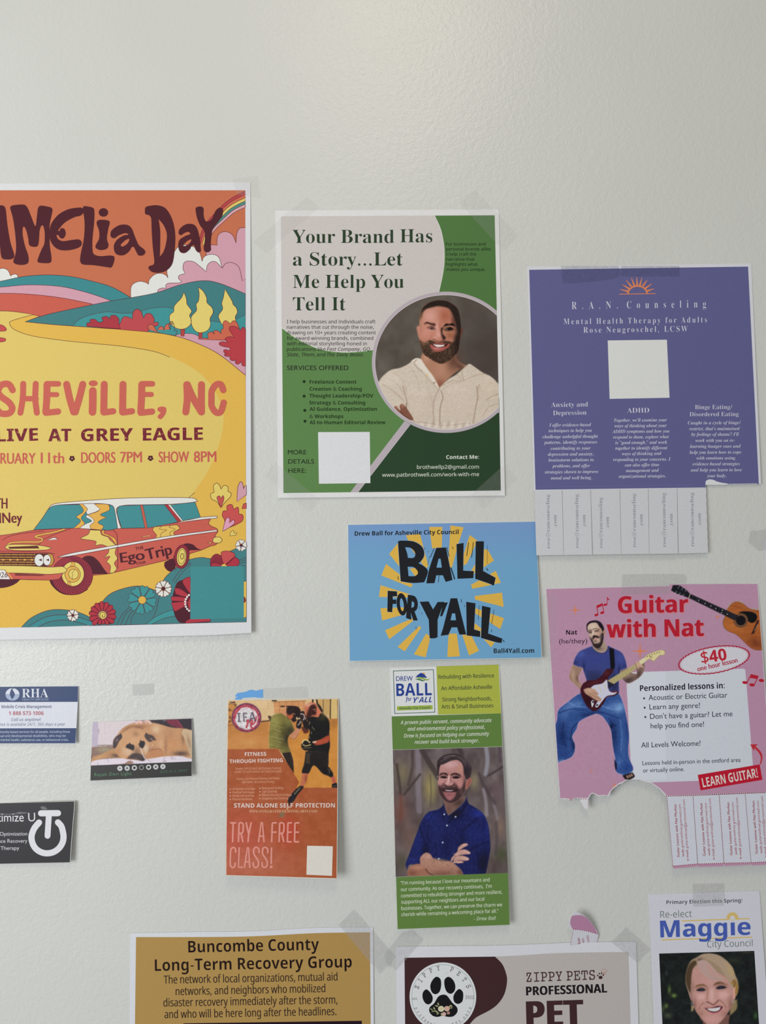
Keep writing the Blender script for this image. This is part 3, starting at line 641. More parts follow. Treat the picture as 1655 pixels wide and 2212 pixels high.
    G = [('80,185 55,148 10,152 -12,190 5,225 55,262 78,300 60,332 10,335 -20,310', 42), ('148,145! 145,240 130,330!', 38), ('228,145! 225,240 235,330!', 38), ('142,240! 230,240!', 34),
         ('300,150! 298,240 292,325!', 44), ('298,145! 372,145!', 36), ('298,214! 362,214!', 32), ('292,330! 370,322!', 40), ('425,148! 445,240 470,325!', 44), ('528,148! 505,240 480,325!', 44),
         ('592,190! 592,260 590,325!', 48), ('665,148! 662,325!', 44), ('662,328! 722,320!', 40), ('785,148! 782,325!', 44), ('782,328! 842,320!', 40), ('905,150! 903,240 898,325!', 44), ('905,145! 972,145!', 36),
         ('903,213! 966,213!', 32), ('898,330! 970,322!', 40), ('1192,150! 1195,240 1186,325!', 44), ('1195,150! 1235,240 1285,325!', 44), ('1286,150! 1285,240 1286,325!', 44),
         ('1425,185! 1410,150 1380,150 1352,190 1350,240 1352,290 1380,328 1410,322 1428,265!', 40), ('-75,325! -60,150! -35,325!', 42), ('-70,250! -45,250!', 30)]
    for i, (q, w) in enumerate(G): p.line(q, w, c, i * .6, cap=True)
    p.poly(ell(595, 142, 29, 19), c); p.poly('1008,298 1035,290 1060,300 1058,335 1030,370 1008,362 1010,345 1025,330 1008,318', c); p.build()
    p = Part(th, 'venue_lettering', 19, fr=A2); c = (120, 44, 56)
    for t, a, b, y0, y1 in (('LIVE', -22, 243, 514, 508), ('AT', 308, 455, 512, 512), ('GREY', 518, 850, 512, 508), ('EAGLE', 912, 1296, 508, 503)):
        p.text(t, 'nb', a, y0, b, y1, 80, c, off=.03, sp=1.02)
    r = random.Random(5)
    for _ in range(150):
        x, y = r.uniform(0, 1290), r.uniform(430, 510); p.poly(ell(x, y, r.uniform(1, 3.4), r.uniform(1, 3), n=6), YL, 1)
    p.build()
    p = Part(th, 'date_lettering', 19, fr=A2); c = (198, 98, 86)
    for t, a, b, y0, y1 in (('FEB', -150, -4, 655, 655), ('RUARY', 2, 228, 655, 655), ('11th', 260, 410, 652, 652), ('DOORS', 518, 737, 651, 649), ('7PM', 768, 907, 648, 646), ('SHOW', 1013, 1208, 647, 645), ('8PM', 1238, 1382, 645, 643)):
        p.text(t, 'f', a, y0, b, y1, 68, c, off=.036)
    for cx, cy in ((460, 622), (961, 620)):
        for i in range(5):
            a = i * 1.2566 + .3; p.poly(ell(cx + 11 * math.cos(a), cy + 11 * math.sin(a), 8, n=10), DK, i * .4)
        p.poly(ell(cx, cy, 4, n=8), (230, 210, 130), 3)
    p.build()
    p = Part(th, 'guest_lettering', 19, fr=A3); c = (112, 42, 54)
    p.text('WITH', 'f', -112, 173, 48, 173, 66, c, off=.036); p.text('NNey', 'f', -45, 268, 143, 262, 66, c, off=.036); p.build()
    tape(th, [(500, 386), (556, 380), (562, 428), (512, 420)], 30, TAPE_FAINT)
concert_poster()
# ================================================================== green brand story flyer
G1 = Fr(580, 430, 860, 800); G2 = Fr(590, 670, 860, 1090); G3 = Fr(790, 610, 1100, 950); G4 = Fr(820, 440, 1110, 700)
G5 = Fr(740, 860, 1110, 1100); G6 = Fr(885, 630, 1025, 800)
def smiling_man_portrait(th):
    P = Paint(800, 626, 1084, 940, (90, 84, 76), G3)
    P.noise(9, 160); P.noise(5, 60)
    P.blob(1400, 900, 330, 600, (70, 60, 58), .8); P.blob(250, 350, 250, 250, (84, 76, 70), .6); P.blob(1180, 350, 200, 300, (82, 74, 68), .6)
    sw = '140,1160! 200,1080 290,1010 400,985 500,935 540,895 590,872 640,885! 700,980 780,1080 850,1215! 950,1120 1050,1060 1160,960 1200,940 1250,970 1350,1040 1450,1090 1550,1190! 1560,1750! 300,1750! 200,1400'
    P.poly('655,820! 635,900 700,990 780,1110 850,1225! 940,1120 1060,1020 1165,962! 1090,920 1045,860 1045,740!', (172, 124, 100), 3)
    P.blob(1010, 900, 90, 130, (98, 66, 54), .9); P.blob(700, 860, 40, 60, (196, 150, 124), .8); P.blob(870, 1010, 70, 120, (184, 136, 110), .7)
    P.blob(860, 1180, 60, 70, (130, 78, 66), .7); P.blob(1090, 970, 70, 40, (90, 60, 50), .8, 30)
    P.poly(sw, (204, 190, 174), 3)
    P.clip(sw, 2)
    P.poly('590,872! 640,890 700,980 760,1070 850,1215! 820,1190 740,1100 660,1010 590,960 540,900', (222, 212, 198), 4)
    P.blob(560, 960, 50, 40, (214, 200, 186), .8)
    for q, w, c, a in (('590,890! 560,930 600,990 650,1030!', 14, (168, 152, 136), .7), ('640,1020! 700,1090 780,1180 840,1240!', 9, (176, 158, 140), .8), ('1170,960! 1110,1020 1130,1130!', 10, (172, 154, 130), .8),
                       ('850,1215! 900,1180 1000,1140 1130,1130 1250,1080 1370,1050!', 8, (170, 148, 124), .8), ('1045,1065! 1080,1080 1100,1130!', 8, (170, 150, 130), .7),
                       ('850,1225! 800,1330 780,1450 790,1640!', 16, (176, 156, 140), .8), ('870,1250! 890,1330 860,1450 855,1640!', 14, (158, 136, 116), .8), ('895,1230! 1000,1170 1100,1150!', 10, (180, 160, 140), .6),
                       ('470,1390! 480,1500 550,1590!', 12, (120, 92, 76), .8), ('430,1200! 460,1300 480,1400!', 16, (172, 150, 130), .8), ('1280,1200! 1290,1320 1270,1440 1240,1620!', 12, (150, 128, 104), .8),
                       ('1310,1180! 1290,1260 1300,1350!', 20, (176, 156, 132), .6), ('200,1180! 330,1260 430,1360!', 22, (184, 164, 146), .6), ('250,1100! 370,1180 440,1290!', 18, (184, 166, 150), .6),
                       ('330,1040! 430,1130 470,1250!', 14, (186, 168, 152), .6), ('540,1010! 600,1120 620,1250!', 18, (186, 168, 152), .5), ('700,1120! 730,1250 780,1400!', 16, (190, 172, 156), .5),
                       ('1530,1290! 1440,1320 1400,1360!', 9, (160, 134, 106), .7), ('1530,1400! 1420,1440 1350,1540!', 14, (178, 156, 126), .5), ('480,1600! 700,1620 900,1650 1200,1620!', 10, (150, 128, 110), .8)):
        P.line(q, w, c, a, soft=6)
    P.blob(1080, 1350, 140, 200, (216, 198, 186), .5); P.blob(600, 1350, 90, 180, (214, 198, 184), .5); P.blob(1420, 1200, 90, 120, (214, 196, 174), .5); P.blob(290, 1130, 110, 70, (216, 204, 190), .6)
    for i in range(46): P.line([(480 + (i % 3) * 8, 1300 + i * 7), (790, 1310 + i * 7)], 2.4, (176, 156, 138), .35, soft=1)
    for i in range(44): P.line([(900, 1280 + i * 7.6), (1250, 1270 + i * 7.4)], 2.2, (182, 160, 142), .3, soft=1)
    for i in range(22): P.line([(1300, 1200 + i * 14), (1540, 1120 + i * 16)], 2.4, (180, 160, 136), .35, soft=1)
    P.noise(7, 6, 6); P.noise(5, 22, 12)
    for i in range(14): P.blob(600 + i * 44, 1650 + 12 * math.sin(i * 1.3), 12, 38, (226, 216, 206) if i % 2 else (160, 140, 124), .8, 12)
    P.poly('540,1590! 620,1600 700,1620 900,1635 1100,1615! 1210,1610! 1100,1680 900,1712 700,1690', (214, 202, 190), 3, .35)
    P.clip()
    P.poly('325,1440! 350,1425 400,1480 392,1425 415,1402 450,1420 500,1490 550,1575 520,1590 440,1560 380,1500', (128, 84, 68), 3)
    P.blob(360, 1445, 18, 16, (180, 128, 106), .8); P.blob(428, 1425, 18, 20, (178, 126, 104), .8); P.line('400,1480! 450,1540 510,1580!', 8, (84, 52, 44), .7, soft=3)
    P.blob(712, 1070, 12, 14, (214, 178, 110), .9); P.blob(792, 1158, 10, 10, (120, 96, 70), .9)
    P.fr = G6
    P.poly('190,1000! 178,930 205,878 255,890 268,1100 262,1200 225,1150 200,1060', (196, 138, 118), 6); P.line('205,900! 200,980 235,1120!', 14, (150, 92, 78), .6, soft=6)
    P.poly('1290,930! 1345,925 1358,980 1335,1090 1300,1200 1270,1230!', (96, 58, 46), 8)
    hd = '245,900 255,700 290,490 400,330 600,230 800,214 1000,250 1150,350 1240,470 1290,680 1310,900 1290,1150 1262,1400 1220,1560 1050,1740 850,1840 680,1810 500,1700 350,1590 290,1420 245,1200'
    P.poly(hd, (186, 124, 104), 5); P.clip(hd, 4)
    P.blob(520, 620, 240, 220, (212, 160, 146), .85); P.blob(430, 1050, 170, 170, (206, 142, 126), .8); P.blob(900, 620, 150, 190, (164, 92, 68), .8)
    P.blob(270, 760, 50, 330, (176, 128, 104), .7); P.poly('1060,430! 1130,640 1150,820 1180,960 1190,1200 1150,1400 1180,1600! 1400,1600! 1400,300!', (46, 32, 28), 55)
    P.blob(1030, 1120, 110, 105, (150, 92, 66), .85); P.blob(1120, 960, 50, 50, (120, 76, 60), .7); P.blob(1120, 740, 60, 120, (92, 52, 42), .7)
    P.blob(700, 920, 60, 150, (214, 160, 148), .8); P.blob(770, 860, 22, 70, (168, 96, 82), .6)
    P.poly('270,560! 310,430 420,320 560,240 780,205 980,240 1130,330 1240,440 1300,620 1320,920! 1290,1100 1230,1000 1180,800 1120,620 1040,470 950,410 820,380 720,372 600,395 500,420 420,450 350,520 300,640 262,720!', (42, 32, 28), 14)
    P.blob(300, 620, 40, 130, (128, 92, 66), .7, 12); P.noise(10, 14, 14, '300,420! 600,230 1000,250 1200,450 1000,420 700,370 450,430')
    P.poly('362,822! 400,785 450,768 560,800 655,815 662,885! 560,862 460,822 390,832', (88, 56, 44), 7)
    P.poly('862,905! 890,850 940,812 1010,822 1110,805 1180,890! 1100,872 1000,862 920,885', (32, 22, 20), 8)
    P.poly('440,925! 500,885 600,885 670,965! 600,985 500,965', (150, 100, 88), 8); P.poly('490,932! 540,912 600,918 640,955! 580,960 520,950', (128, 100, 98), 6)
    P.blob(568, 936, 34, 26, (40, 26, 30), 1); P.line('450,922! 520,890 600,896 665,960!', 12, (74, 44, 40), .9, soft=4); P.line('470,975! 540,1000 620,1000!', 12, (222, 178, 160), .7, soft=6)
    P.poly('860,975! 930,905 1030,885 1140,960! 1060,1010 950,1010', (126, 84, 62), 10); P.poly('875,972! 950,935 1050,905 1130,962! 1060,985 950,992', (28, 18, 18), 6)
    for x in (922, 958): P.blob(x, 963, 11, 10, (226, 210, 205), .95)
    P.line('870,1000! 950,1030 1060,1030!', 14, (156, 108, 80), .7, soft=7)
    P.poly('800,930! 870,905 840,990 850,1080 910,1150 920,1200 880,1235 820,1200 790,1080', (46, 28, 24), 14)
    P.blob(745, 1110, 70, 95, (216, 160, 148), .9); P.blob(650, 1170, 55, 42, (206, 148, 136), .9); P.blob(780, 1190, 60, 45, (190, 128, 112), .9)
    P.line('600,1210! 650,1232 700,1262 770,1268 850,1235!', 16, (96, 54, 46), .85, soft=7); P.line('560,1110! 540,1180 480,1230!', 16, (170, 102, 88), .6, soft=8)
    bd = '240,1200! 290,1260 380,1300 470,1250 560,1245 680,1290 760,1300 860,1260 980,1260 1090,1290 1180,1240 1270,1150! 1300,1300 1250,1500 1180,1600 1050,1745 850,1842 680,1812 500,1700 340,1590 290,1460 250,1330'
    P.poly(bd, (66, 48, 38), 14)
    P.blob(350, 1330, 80, 70, (150, 110, 84), .6); P.blob(440, 1300, 60, 50, (170, 120, 96), .6)
    P.poly('505,1345! 600,1325 700,1300 760,1315 830,1298 930,1330 1040,1330! 1000,1410 900,1480 780,1530 680,1535 590,1480 530,1420', (160, 84, 76), 8)
    P.blob(700, 1450, 120, 36, (196, 128, 126), .85); P.blob(620, 1520, 60, 30, (150, 92, 74), .8)
    P.poly('560,1345! 640,1340 760,1352 900,1340 985,1335! 930,1395 800,1422 700,1416 620,1390', (64, 30, 30), 4); P.poly('598,1350! 700,1352 800,1362 892,1354! 870,1392 760,1412 680,1402', (238, 230, 224), 4)
    for x in (680, 740, 800, 846): P.line([(x, 1360), (x, 1402)], 4, (190, 170, 165), .5, soft=2)
    P.line('490,1340! 560,1338 600,1360!', 18, (54, 32, 28), .8, soft=6)
    r1 = '250,1290! 330,1310 460,1270 500,1400 560,1490 680,1560 830,1520 950,1440 1040,1330 1180,1270 1250,1300 1230,1500 1050,1730 850,1830 680,1800 500,1690 340,1570'
    P.hairs(r1, [(34, 26, 24), (50, 36, 30), (28, 22, 20)], 260, 46, lambda x, y: 90 + (760 - x) * .06, 8, .7, 30, 4)
    P.hairs(r1, [(158, 128, 98), (180, 154, 126), (134, 100, 72)], 170, 44, lambda x, y: 90 + (760 - x) * .07, 5, .75, 30, 5)
    P.hairs('480,1255! 600,1240 700,1290 860,1270 1090,1290 1040,1330 900,1300 720,1310 560,1325 490,1400', [(50, 36, 30), (140, 108, 84), (90, 64, 50)], 90, 36, 70, 6, .7, 40, 6)
    P.poly('1130,1150! 1300,1000! 1300,1500! 1180,1620! 1080,1700! 1160,1450', (34, 26, 24), 40, .8)
    P.noise(5, 16, 16); P.clip()
    P.build(th, 'portrait_photo', [(809, 633.5), (1072, 633.5), (1079, 932), (809, 932)], 6, disk=(963.5, 782.6, 155, 147.4, lambda y: 1068.8 + (y - 465) * .02225), label='printed portrait of a bearded person in a cream hooded sweater with folded arms')
def brand_flyer():
    th = Thing('brand_story_flyer', 'green and beige flyer headed Your Brand Has a Story, with a round portrait photo', 'flyer',
               [(600, 455, .5), (1080, 455, .4), (840, 1075, 1.6)], rough=.5, spec=.2)
    p = Part(th, 'paper_sheet', 0); p.sheet([(595, 455), (1077.5, 452.3), (1091, 1070.8), (600.4, 1075.7)], (216, 216, 215)); p.build()
    g1, g2, dg, bar = (92, 129, 76), (80, 116, 66), (46, 68, 47), (178, 168, 174)
    p = Part(th, 'printed_panels', 1)
    p.poly([(607, 467.4), (1068.8, 465), (1082, 1059.6), (612.4, 1065)], g1)
    p.poly([(900, 466), (1068.8, 465), (1078.5, 900), (900, 900)], g2, 1)
    p.poly('607,467.4! 939,465.7! 952,495 959,530 960,560 957,590 948,632! 870,740 804.5,756.4! 780,759 742,761 696,755.4 666,744 637.5,729 608.4,708!', (197, 191, 188), 2, n=8)
    p.line('939,465.7! 952,495 959,530 960,560 957,590 948,632!', 1.0, (226, 228, 218), 2.5); p.line('608.4,708! 637.5,729 666,744 696,755.4 742,761 780,759 804.5,756.4!', 1.0, (220, 222, 214), 2.5)
    p.poly([(886, 917), (1000, 820), (1078.4, 860), (1082, 1059.6), (773.5, 1063.2)], dg, 2)
    p.poly('600,222! 655,255! 150,909! 75,910!', bar, 3, fr=G5); p.line('655,255! 150,909!', 3, (204, 198, 200), 3.5, fr=G5)
    p.poly('1448,312! 1468,300! 1512,350! 1512,420! 1500,420!', bar, 3, fr=G3); p.poly('1504,368! 1514,355! 1514,380!', (34, 32, 38), 3.4, fr=G3)
    p.build()
    smiling_man_portrait(th)
    p = Part(th, 'portrait_frame_ring', 8)
    def clipx(A): return np.array([(min(x, 1068.8 + (y - 465) * .02225), y) for x, y in A])
    outer = clipx(ell(963.5, 782.6, 160, 152.6, n=90)); inner = clipx(ell(963.5, 782.6, 153.3, 145.6, n=90))
    edge = lambda y: 1068.8 + (y - 465) * .02225
    o2 = ell(963.5, 782.6, 160, 152.6, n=200, a0=20, a1=340); i2 = ell(963.5, 782.6, 153.3, 145.6, n=200, a0=20, a1=340)
    o2 = o2[o2[:, 0] < edge(o2[:, 1])]; i2 = i2[i2[:, 0] < edge(i2[:, 1])]
    i2 = np.vstack([[edge(i2[0, 1]), i2[0, 1] - .5], i2, [edge(i2[-1, 1]), i2[-1, 1] + .5]]); o2 = np.vstack([[edge(o2[0, 1]), o2[0, 1] - .5], o2, [edge(o2[-1, 1]), o2[-1, 1] + .5]])
    p.poly(np.vstack([o2, i2[::-1]]), bar)
    p.line(i2[1:-1], 1.0, (206, 198, 200), .6)
    p.build()
    p = Part(th, 'white_square', 9); p.poly([(687.2, 933.5), (798.9, 933), (800.2, 1043.6), (689.1, 1045)], (222, 224, 226)); p.build()
    hc = (44, 62, 44)
    p = Part(th, 'headline', 9)
    for t, a, y, b in (('Your Brand', 631.8, 525, 851.5), ('Has', 864.6, 523.6, 934), ('a Story...Let', 632.8, 573.8, 870), ('Me Help You', 632.8, 622.2, 872.6), ('Tell It', 632.8, 670.6, 746.6)):
        p.text(t, 'sb', a, y, b, y - .2, 28.6, hc, off=-.006)
    p.build()
    p = Part(th, 'body_text', 9, fr=G2); c = (40, 36, 40)
    p.lines([('I help businesses and individuals craft', 157, 150, 1165), ('narratives that cut through the noise,', 157, 212, 1145), ('drawing on 10+ years creating content', 157, 275, 1170),
             ('for award-winning brands, combined', 157, 338, 1140), ('with editorial storytelling honed in', 157, 400, 1067), ('publications like', 157, 463, 597), ('and', 497, 525, 595)], 'n', 40, c, off=.006)
    p.lines([('Fast Company, GQ,', 612, 463, 1115), ('Slate, Them,', 157, 525, 482), ('The Daily Beast.', 612, 525, 1033)], 'ni', 40, c, off=.006)
    p.text('SERVICES OFFERED', 'f', 158, 682, 858, 682, 52, c, off=.008); p.build()
    c = (34, 54, 32)
    p = Part(th, 'services_list', 9, fr=G2)
    p.lines([('Freelance Content', 415, 836, 948), ('Creation & Coaching', 415, 916, 1008), ('Thought Leadership/POV', 413, 994, 1140), ('Strategy & Consulting', 413, 1073, 1048),
             ('AI Guidance, Optimization', 415, 1145, 1180), ('& Workshops', 415, 1228, 800), ('AI-to-Human Editorial Review', 416, 1297, 1278)], 'nb', 41, c)
    for x, y in ((353, 812), (353, 978), (361, 1140), (363, 1263)): p.poly(ell(x, y, 17), c)
    p.build(); p = Part(th, 'details_text', 9, fr=G2)
    p.lines([('MORE', 168, 1641, 378), ('DETAILS', 172, 1746, 466), ('HERE:', 174, 1850, 375)], 'f', 50, (32, 44, 32), off=.008); p.build()
    p = Part(th, 'contact_text', 9, fr=G5); c = (232, 238, 226)
    p.text('Contact Me:', 'nb', 1002, 588, 1318, 586, 36, c); p.text('brothwellp2@gmail.com', 'n', 720, 684, 1318, 681, 36, c, off=.004)
    p.text('www.patbrothwell.com/work-with-me', 'n', 383, 760, 1320, 753, 36, c, off=.004); p.build()
    p = Part(th, 'side_text', 9, fr=G4); c = (28, 44, 28)
    p.lines([('For businesses and', 820, 515, 1308), ('personal brands alike,', 820, 577, 1380), ('I help craft the', 822, 640, 1193), ('narrative that', 822, 702, 1172), ('highlights what', 822, 765, 1210), ('makes you unique.', 824, 828, 1305)], 'n', 37, c, off=.01)
    p.build()
    tape(th, [(1025, 409), (1120, 508), (1087, 542), (992, 438)], 13, TAPE_FAINT); tape(th, [(546, 522), (574, 547), (690, 448), (662, 424)], 13, TAPE_FAINT)
    tape(th, [(592, 998), (690, 1078), (665, 1106), (567, 1026)], 13, TAPE_FAINT); tape(th, [(1015, 1071), (1089, 1004), (1116, 1033), (1042, 1100)], 13, TAPE_FAINT)
brand_flyer()

# ================================================================== purple counseling flyer
U1 = Fr(1130, 560, 1655, 870); U2 = Fr(1130, 850, 1400, 1210); U3 = Fr(1385, 850, 1655, 1210)
def counseling_flyer():
    th = Thing('counseling_flyer', 'purple counseling flyer with an orange sun mark and six white tear-off tabs', 'flyer',
               [(1140, 577, .4), (1620, 570, .4), (1400, 1050, 2.2)], k=.86, rough=.5, spec=.2)
    PU = (90, 90, 132)
    sc = []
    for i in range(41):
        x = 855 + (1590 - 855) * i / 40; sc.append(U3((x, 1207 - 12 * i / 40 + (5 if i % 2 else -4))))
    p = Part(th, 'paper_sheet', 0)
    p.sheet([(1138.9, 576.5), (1623.3, 568.9), (1644.4, 1045)] + [tuple(q) for q in sc[::-1]][1:] + [(1524.8, 1053), (1525.2, 1054), (1153.9, 1060)], (206, 207, 214)); p.build()
    p = Part(th, 'printed_background', 1)
    p.poly([(1143.3, 582.8), (1616.3, 575.9), (1639.5, 1045.6)] + [tuple(q + (-.4, -.9)) for q in sc[::-1]][3:] + [(1524.6, 1053), (1157, 1058)], PU)
    p.poly('855,1163! 880,1145 912,1137 960,1145 1000,1163 1060,1180 1140,1192 1152,1204! 1100,1210! 855,1210!', (222, 224, 226), 1, fr=U3)
    for i in range(60): p.line([U2((172 + i * 35, 1236 - i * .42)), U2((184 + i * 35, 1236 - i * .42))], .6, (128, 128, 176), 1)
    p.build()
    p = Part(th, 'sun_mark', 3, fr=U1); c = (206, 126, 84)
    p.line('655,238! 903,234!', 5, c); p.line(ell(780, 236, 65, 54, a0=180, a1=360), 11, c, 1)
    for tx, ty in ((658, 204), (676, 172), (701, 141), (737, 124), (775, 119), (811, 122), (846, 140), (878, 166), (896, 200)):
        d = np.array([tx - 780, ty - 236.]); a = np.array([780, 236]) + d / np.linalg.norm(d) * (66 if abs(d[0]) > 60 else 58); e = np.array([-d[1], d[0]]) / np.linalg.norm(d)
        p.poly([a + e * 7, a - e * 7, a + (np.array([tx, ty]) - a) * .95 - e * 1.5, (tx, ty), a + (np.array([tx, ty]) - a) * .95 + e * 1.5], c, 2)
    p.build()
    c = (216, 216, 228)
    p = Part(th, 'title_text', 3, fr=U1)
    p.text('R.A.N.', 'sb', 332, 340, 645, 335, 50, c, off=-.012, sp=1.9); p.text('Counseling', 'sb', 708, 335, 1247, 328, 50, c, off=-.012, sp=1.9)
    p.text('Mental Health Therapy for Adults', 'sb', 277, 443, 1253, 430, 39, c, off=-.012, sp=1.3); p.text('Rose Neugroschel, LCSW', 'sb', 412, 501, 1122, 492, 39, c, off=-.012, sp=1.25); p.build()
    p = Part(th, 'white_square', 3, fr=U1); p.poly([(577, 553), (980, 548), (998, 943), (590, 951)], (210, 212, 208)); p.build()
    k6 = 6.13; p = Part(th, 'column_heading', 3)
    p.text('Anxiety and', 'sb', 372, 180, 860, 172, 62, c, off=-.012, fr=U2); p.text('Depression', 'sb', 398, 288, 840, 280, 62, c, off=-.012, fr=U2)
    p.build(); p = Part(th, 'column_heading', 3); p.text('ADHD', 'sb', 1354.8, 891.7, 1402.6, 891, 10.3, c, off=-.012); p.build(); p = Part(th, 'column_heading', 3); p.text('Binge Eating/', 'sb', 715, 208, 1210, 205, 56, c, off=-.012, fr=U3); p.text('Disordered Eating', 'sb', 643, 302, 1293, 299, 56, c, off=-.012, fr=U3); p.build()
    p = Part(th, 'body_text', 3, fr=U2)
    p.lines([('I offer evidence-based', 347, 438, 902), ('techniques to help you', 340, 513, 910), ('challenge unhelpful thought', 258, 593, 993), ('patterns, identify responses', 278, 668, 982), ('contributing to your', 367, 747, 897),
             ('depression and anxiety,', 330, 825, 935), ('brainstorm solutions to', 338, 902, 936), ('problems, and offer', 388, 980, 888), ('strategies shown to improve', 286, 1060, 998), ('mood and well being.', 368, 1139, 915)], 'sbi', 42, c, -.01, off=-.006)
    p.build(); p = Part(th, 'body_text', 3, fr=U2)
    r = [("Together, we'll examine your", 1326.6, 375, 1441), ('ways of thinking about your', 1327.7, 449, 1440.6), ('ADHD symptoms and how you', 1322.5, 523, 1446.3), ('respond to them, explore what', 1324.6, 598, 1445), ('is "good enough," and work', 1329.5, 671, 1441.6),
         ('together to identify different', 1329.4, 745, 1441.8), ('ways of thinking and', 1343.7, 818, 1429), ('responding to your concerns. I', 1324.6, 895, 1449), ('can also offer time', 1350, 968, 1424.5), ('management and', 1352.4, 1042, 1423.5), ('organizational strategies.', 1336.9, 1117, 1438.8)]
    for t, a, y, b in r: p.text(t, 'sbi', a, 850 + y / k6, b, 850 + y / k6 - 1.0, 6.9, c, off=-.006, fr=FULL)
    p.build(); p = Part(th, 'body_text', 3, fr=U2)
    p.lines([('Caught in a cycle of binge/', 620, 409, 1322), ("restrict, that's maintained", 640, 487, 1306), ("by feelings of shame? I'll", 665, 562, 1295), ('work with you on re-', 720, 642, 1243), ('learning hunger cues and', 650, 720, 1320),
             ('help you learn how to cope', 643, 799, 1328), ('with emotions using', 735, 875, 1250), ('evidence-based strategies', 682, 953, 1308), ('and help you learn to love', 660, 1033, 1335), ('your body.', 870, 1110, 1132)], 'sbi', 42, c, -.005, off=-.006, fr=U3)
    p.build()
    xt = [1154.2, 1214.7, 1276.3, 1339.2, 1400.8, 1463, 1525.2]; xb = [1158.5, 1217.8, 1280, 1342.4, 1402.6, 1465.2, 1529.8]
    tx = [((358, 2050), (350, 1338), (448, 1772), (445, 1608), U2), ((738, 2045), (732, 1335), (830, 1768), (827, 1605), U2), ((1055, 2045), (1050, 1378), (1140, 1785), (1138, 1632), U2),
          ((1497, 2035), (1491, 1325), (1588, 1760), (1585, 1598), U2), ((330, 2030), (322, 1318), (422, 1758), (419, 1592), U3), ((703, 2025), (695, 1312), (795, 1752), (792, 1585), U3)]
    for i in range(6):
        yt = 1059.6 - (xt[i] - 1154) * .0145; yb = 1199.5 - (xb[i] - 1158) * .0125; g = .35
        pl = plane([(xt[i], yt, 2.25), (xt[i + 1], yt, 2.25), (xb[i], yb, 4.4 + .5 * math.sin(i * 2.1))])
        p = Part(th, 'tear_off_tab', 0, pl=pl)
        if i == 5:
            ed = [(xt[6] + (xb[6] - xt[6]) * j / 16 + (.5 if j % 2 else -.4), yt - .9 + (1195 - yt) * j / 16) for j in range(17)]
            p.sheet([(xt[i] + g, yt), (xt[6], yt - .9)] + ed[1:] + [(xb[i] + g, yb)], (186, 187, 190), t=.0002)
        else: p.sheet([(xt[i] + g, yt), (xt[i + 1] - g, yt - .9), (xb[i + 1] - g, yb - .8), (xb[i] + g, yb)], (185, 186, 189), t=.0002)
        o = p.build(); a, b, c_, d, f = tx[i]
        q = Part(th, 'tab_text', 1, parent=o, pl=pl, fr=f); q.text('rose@rancounseling', 'sb', *a, *b, 50, (118, 118, 126), off=-.014); q.text('.com', 'sb', *c_, *d, 50, (118, 118, 126), off=-.014); q.build()
    TD = tape_mat((.10, .10, .20), .16)
    tape(th, '258,45! 650,45! 655,118 500,150 330,165 270,163!', 8, TD, U1); tape(th, '668,45! 1065,45! 1068,118! 668,118!', 8, TD, U1)
counseling_flyer()

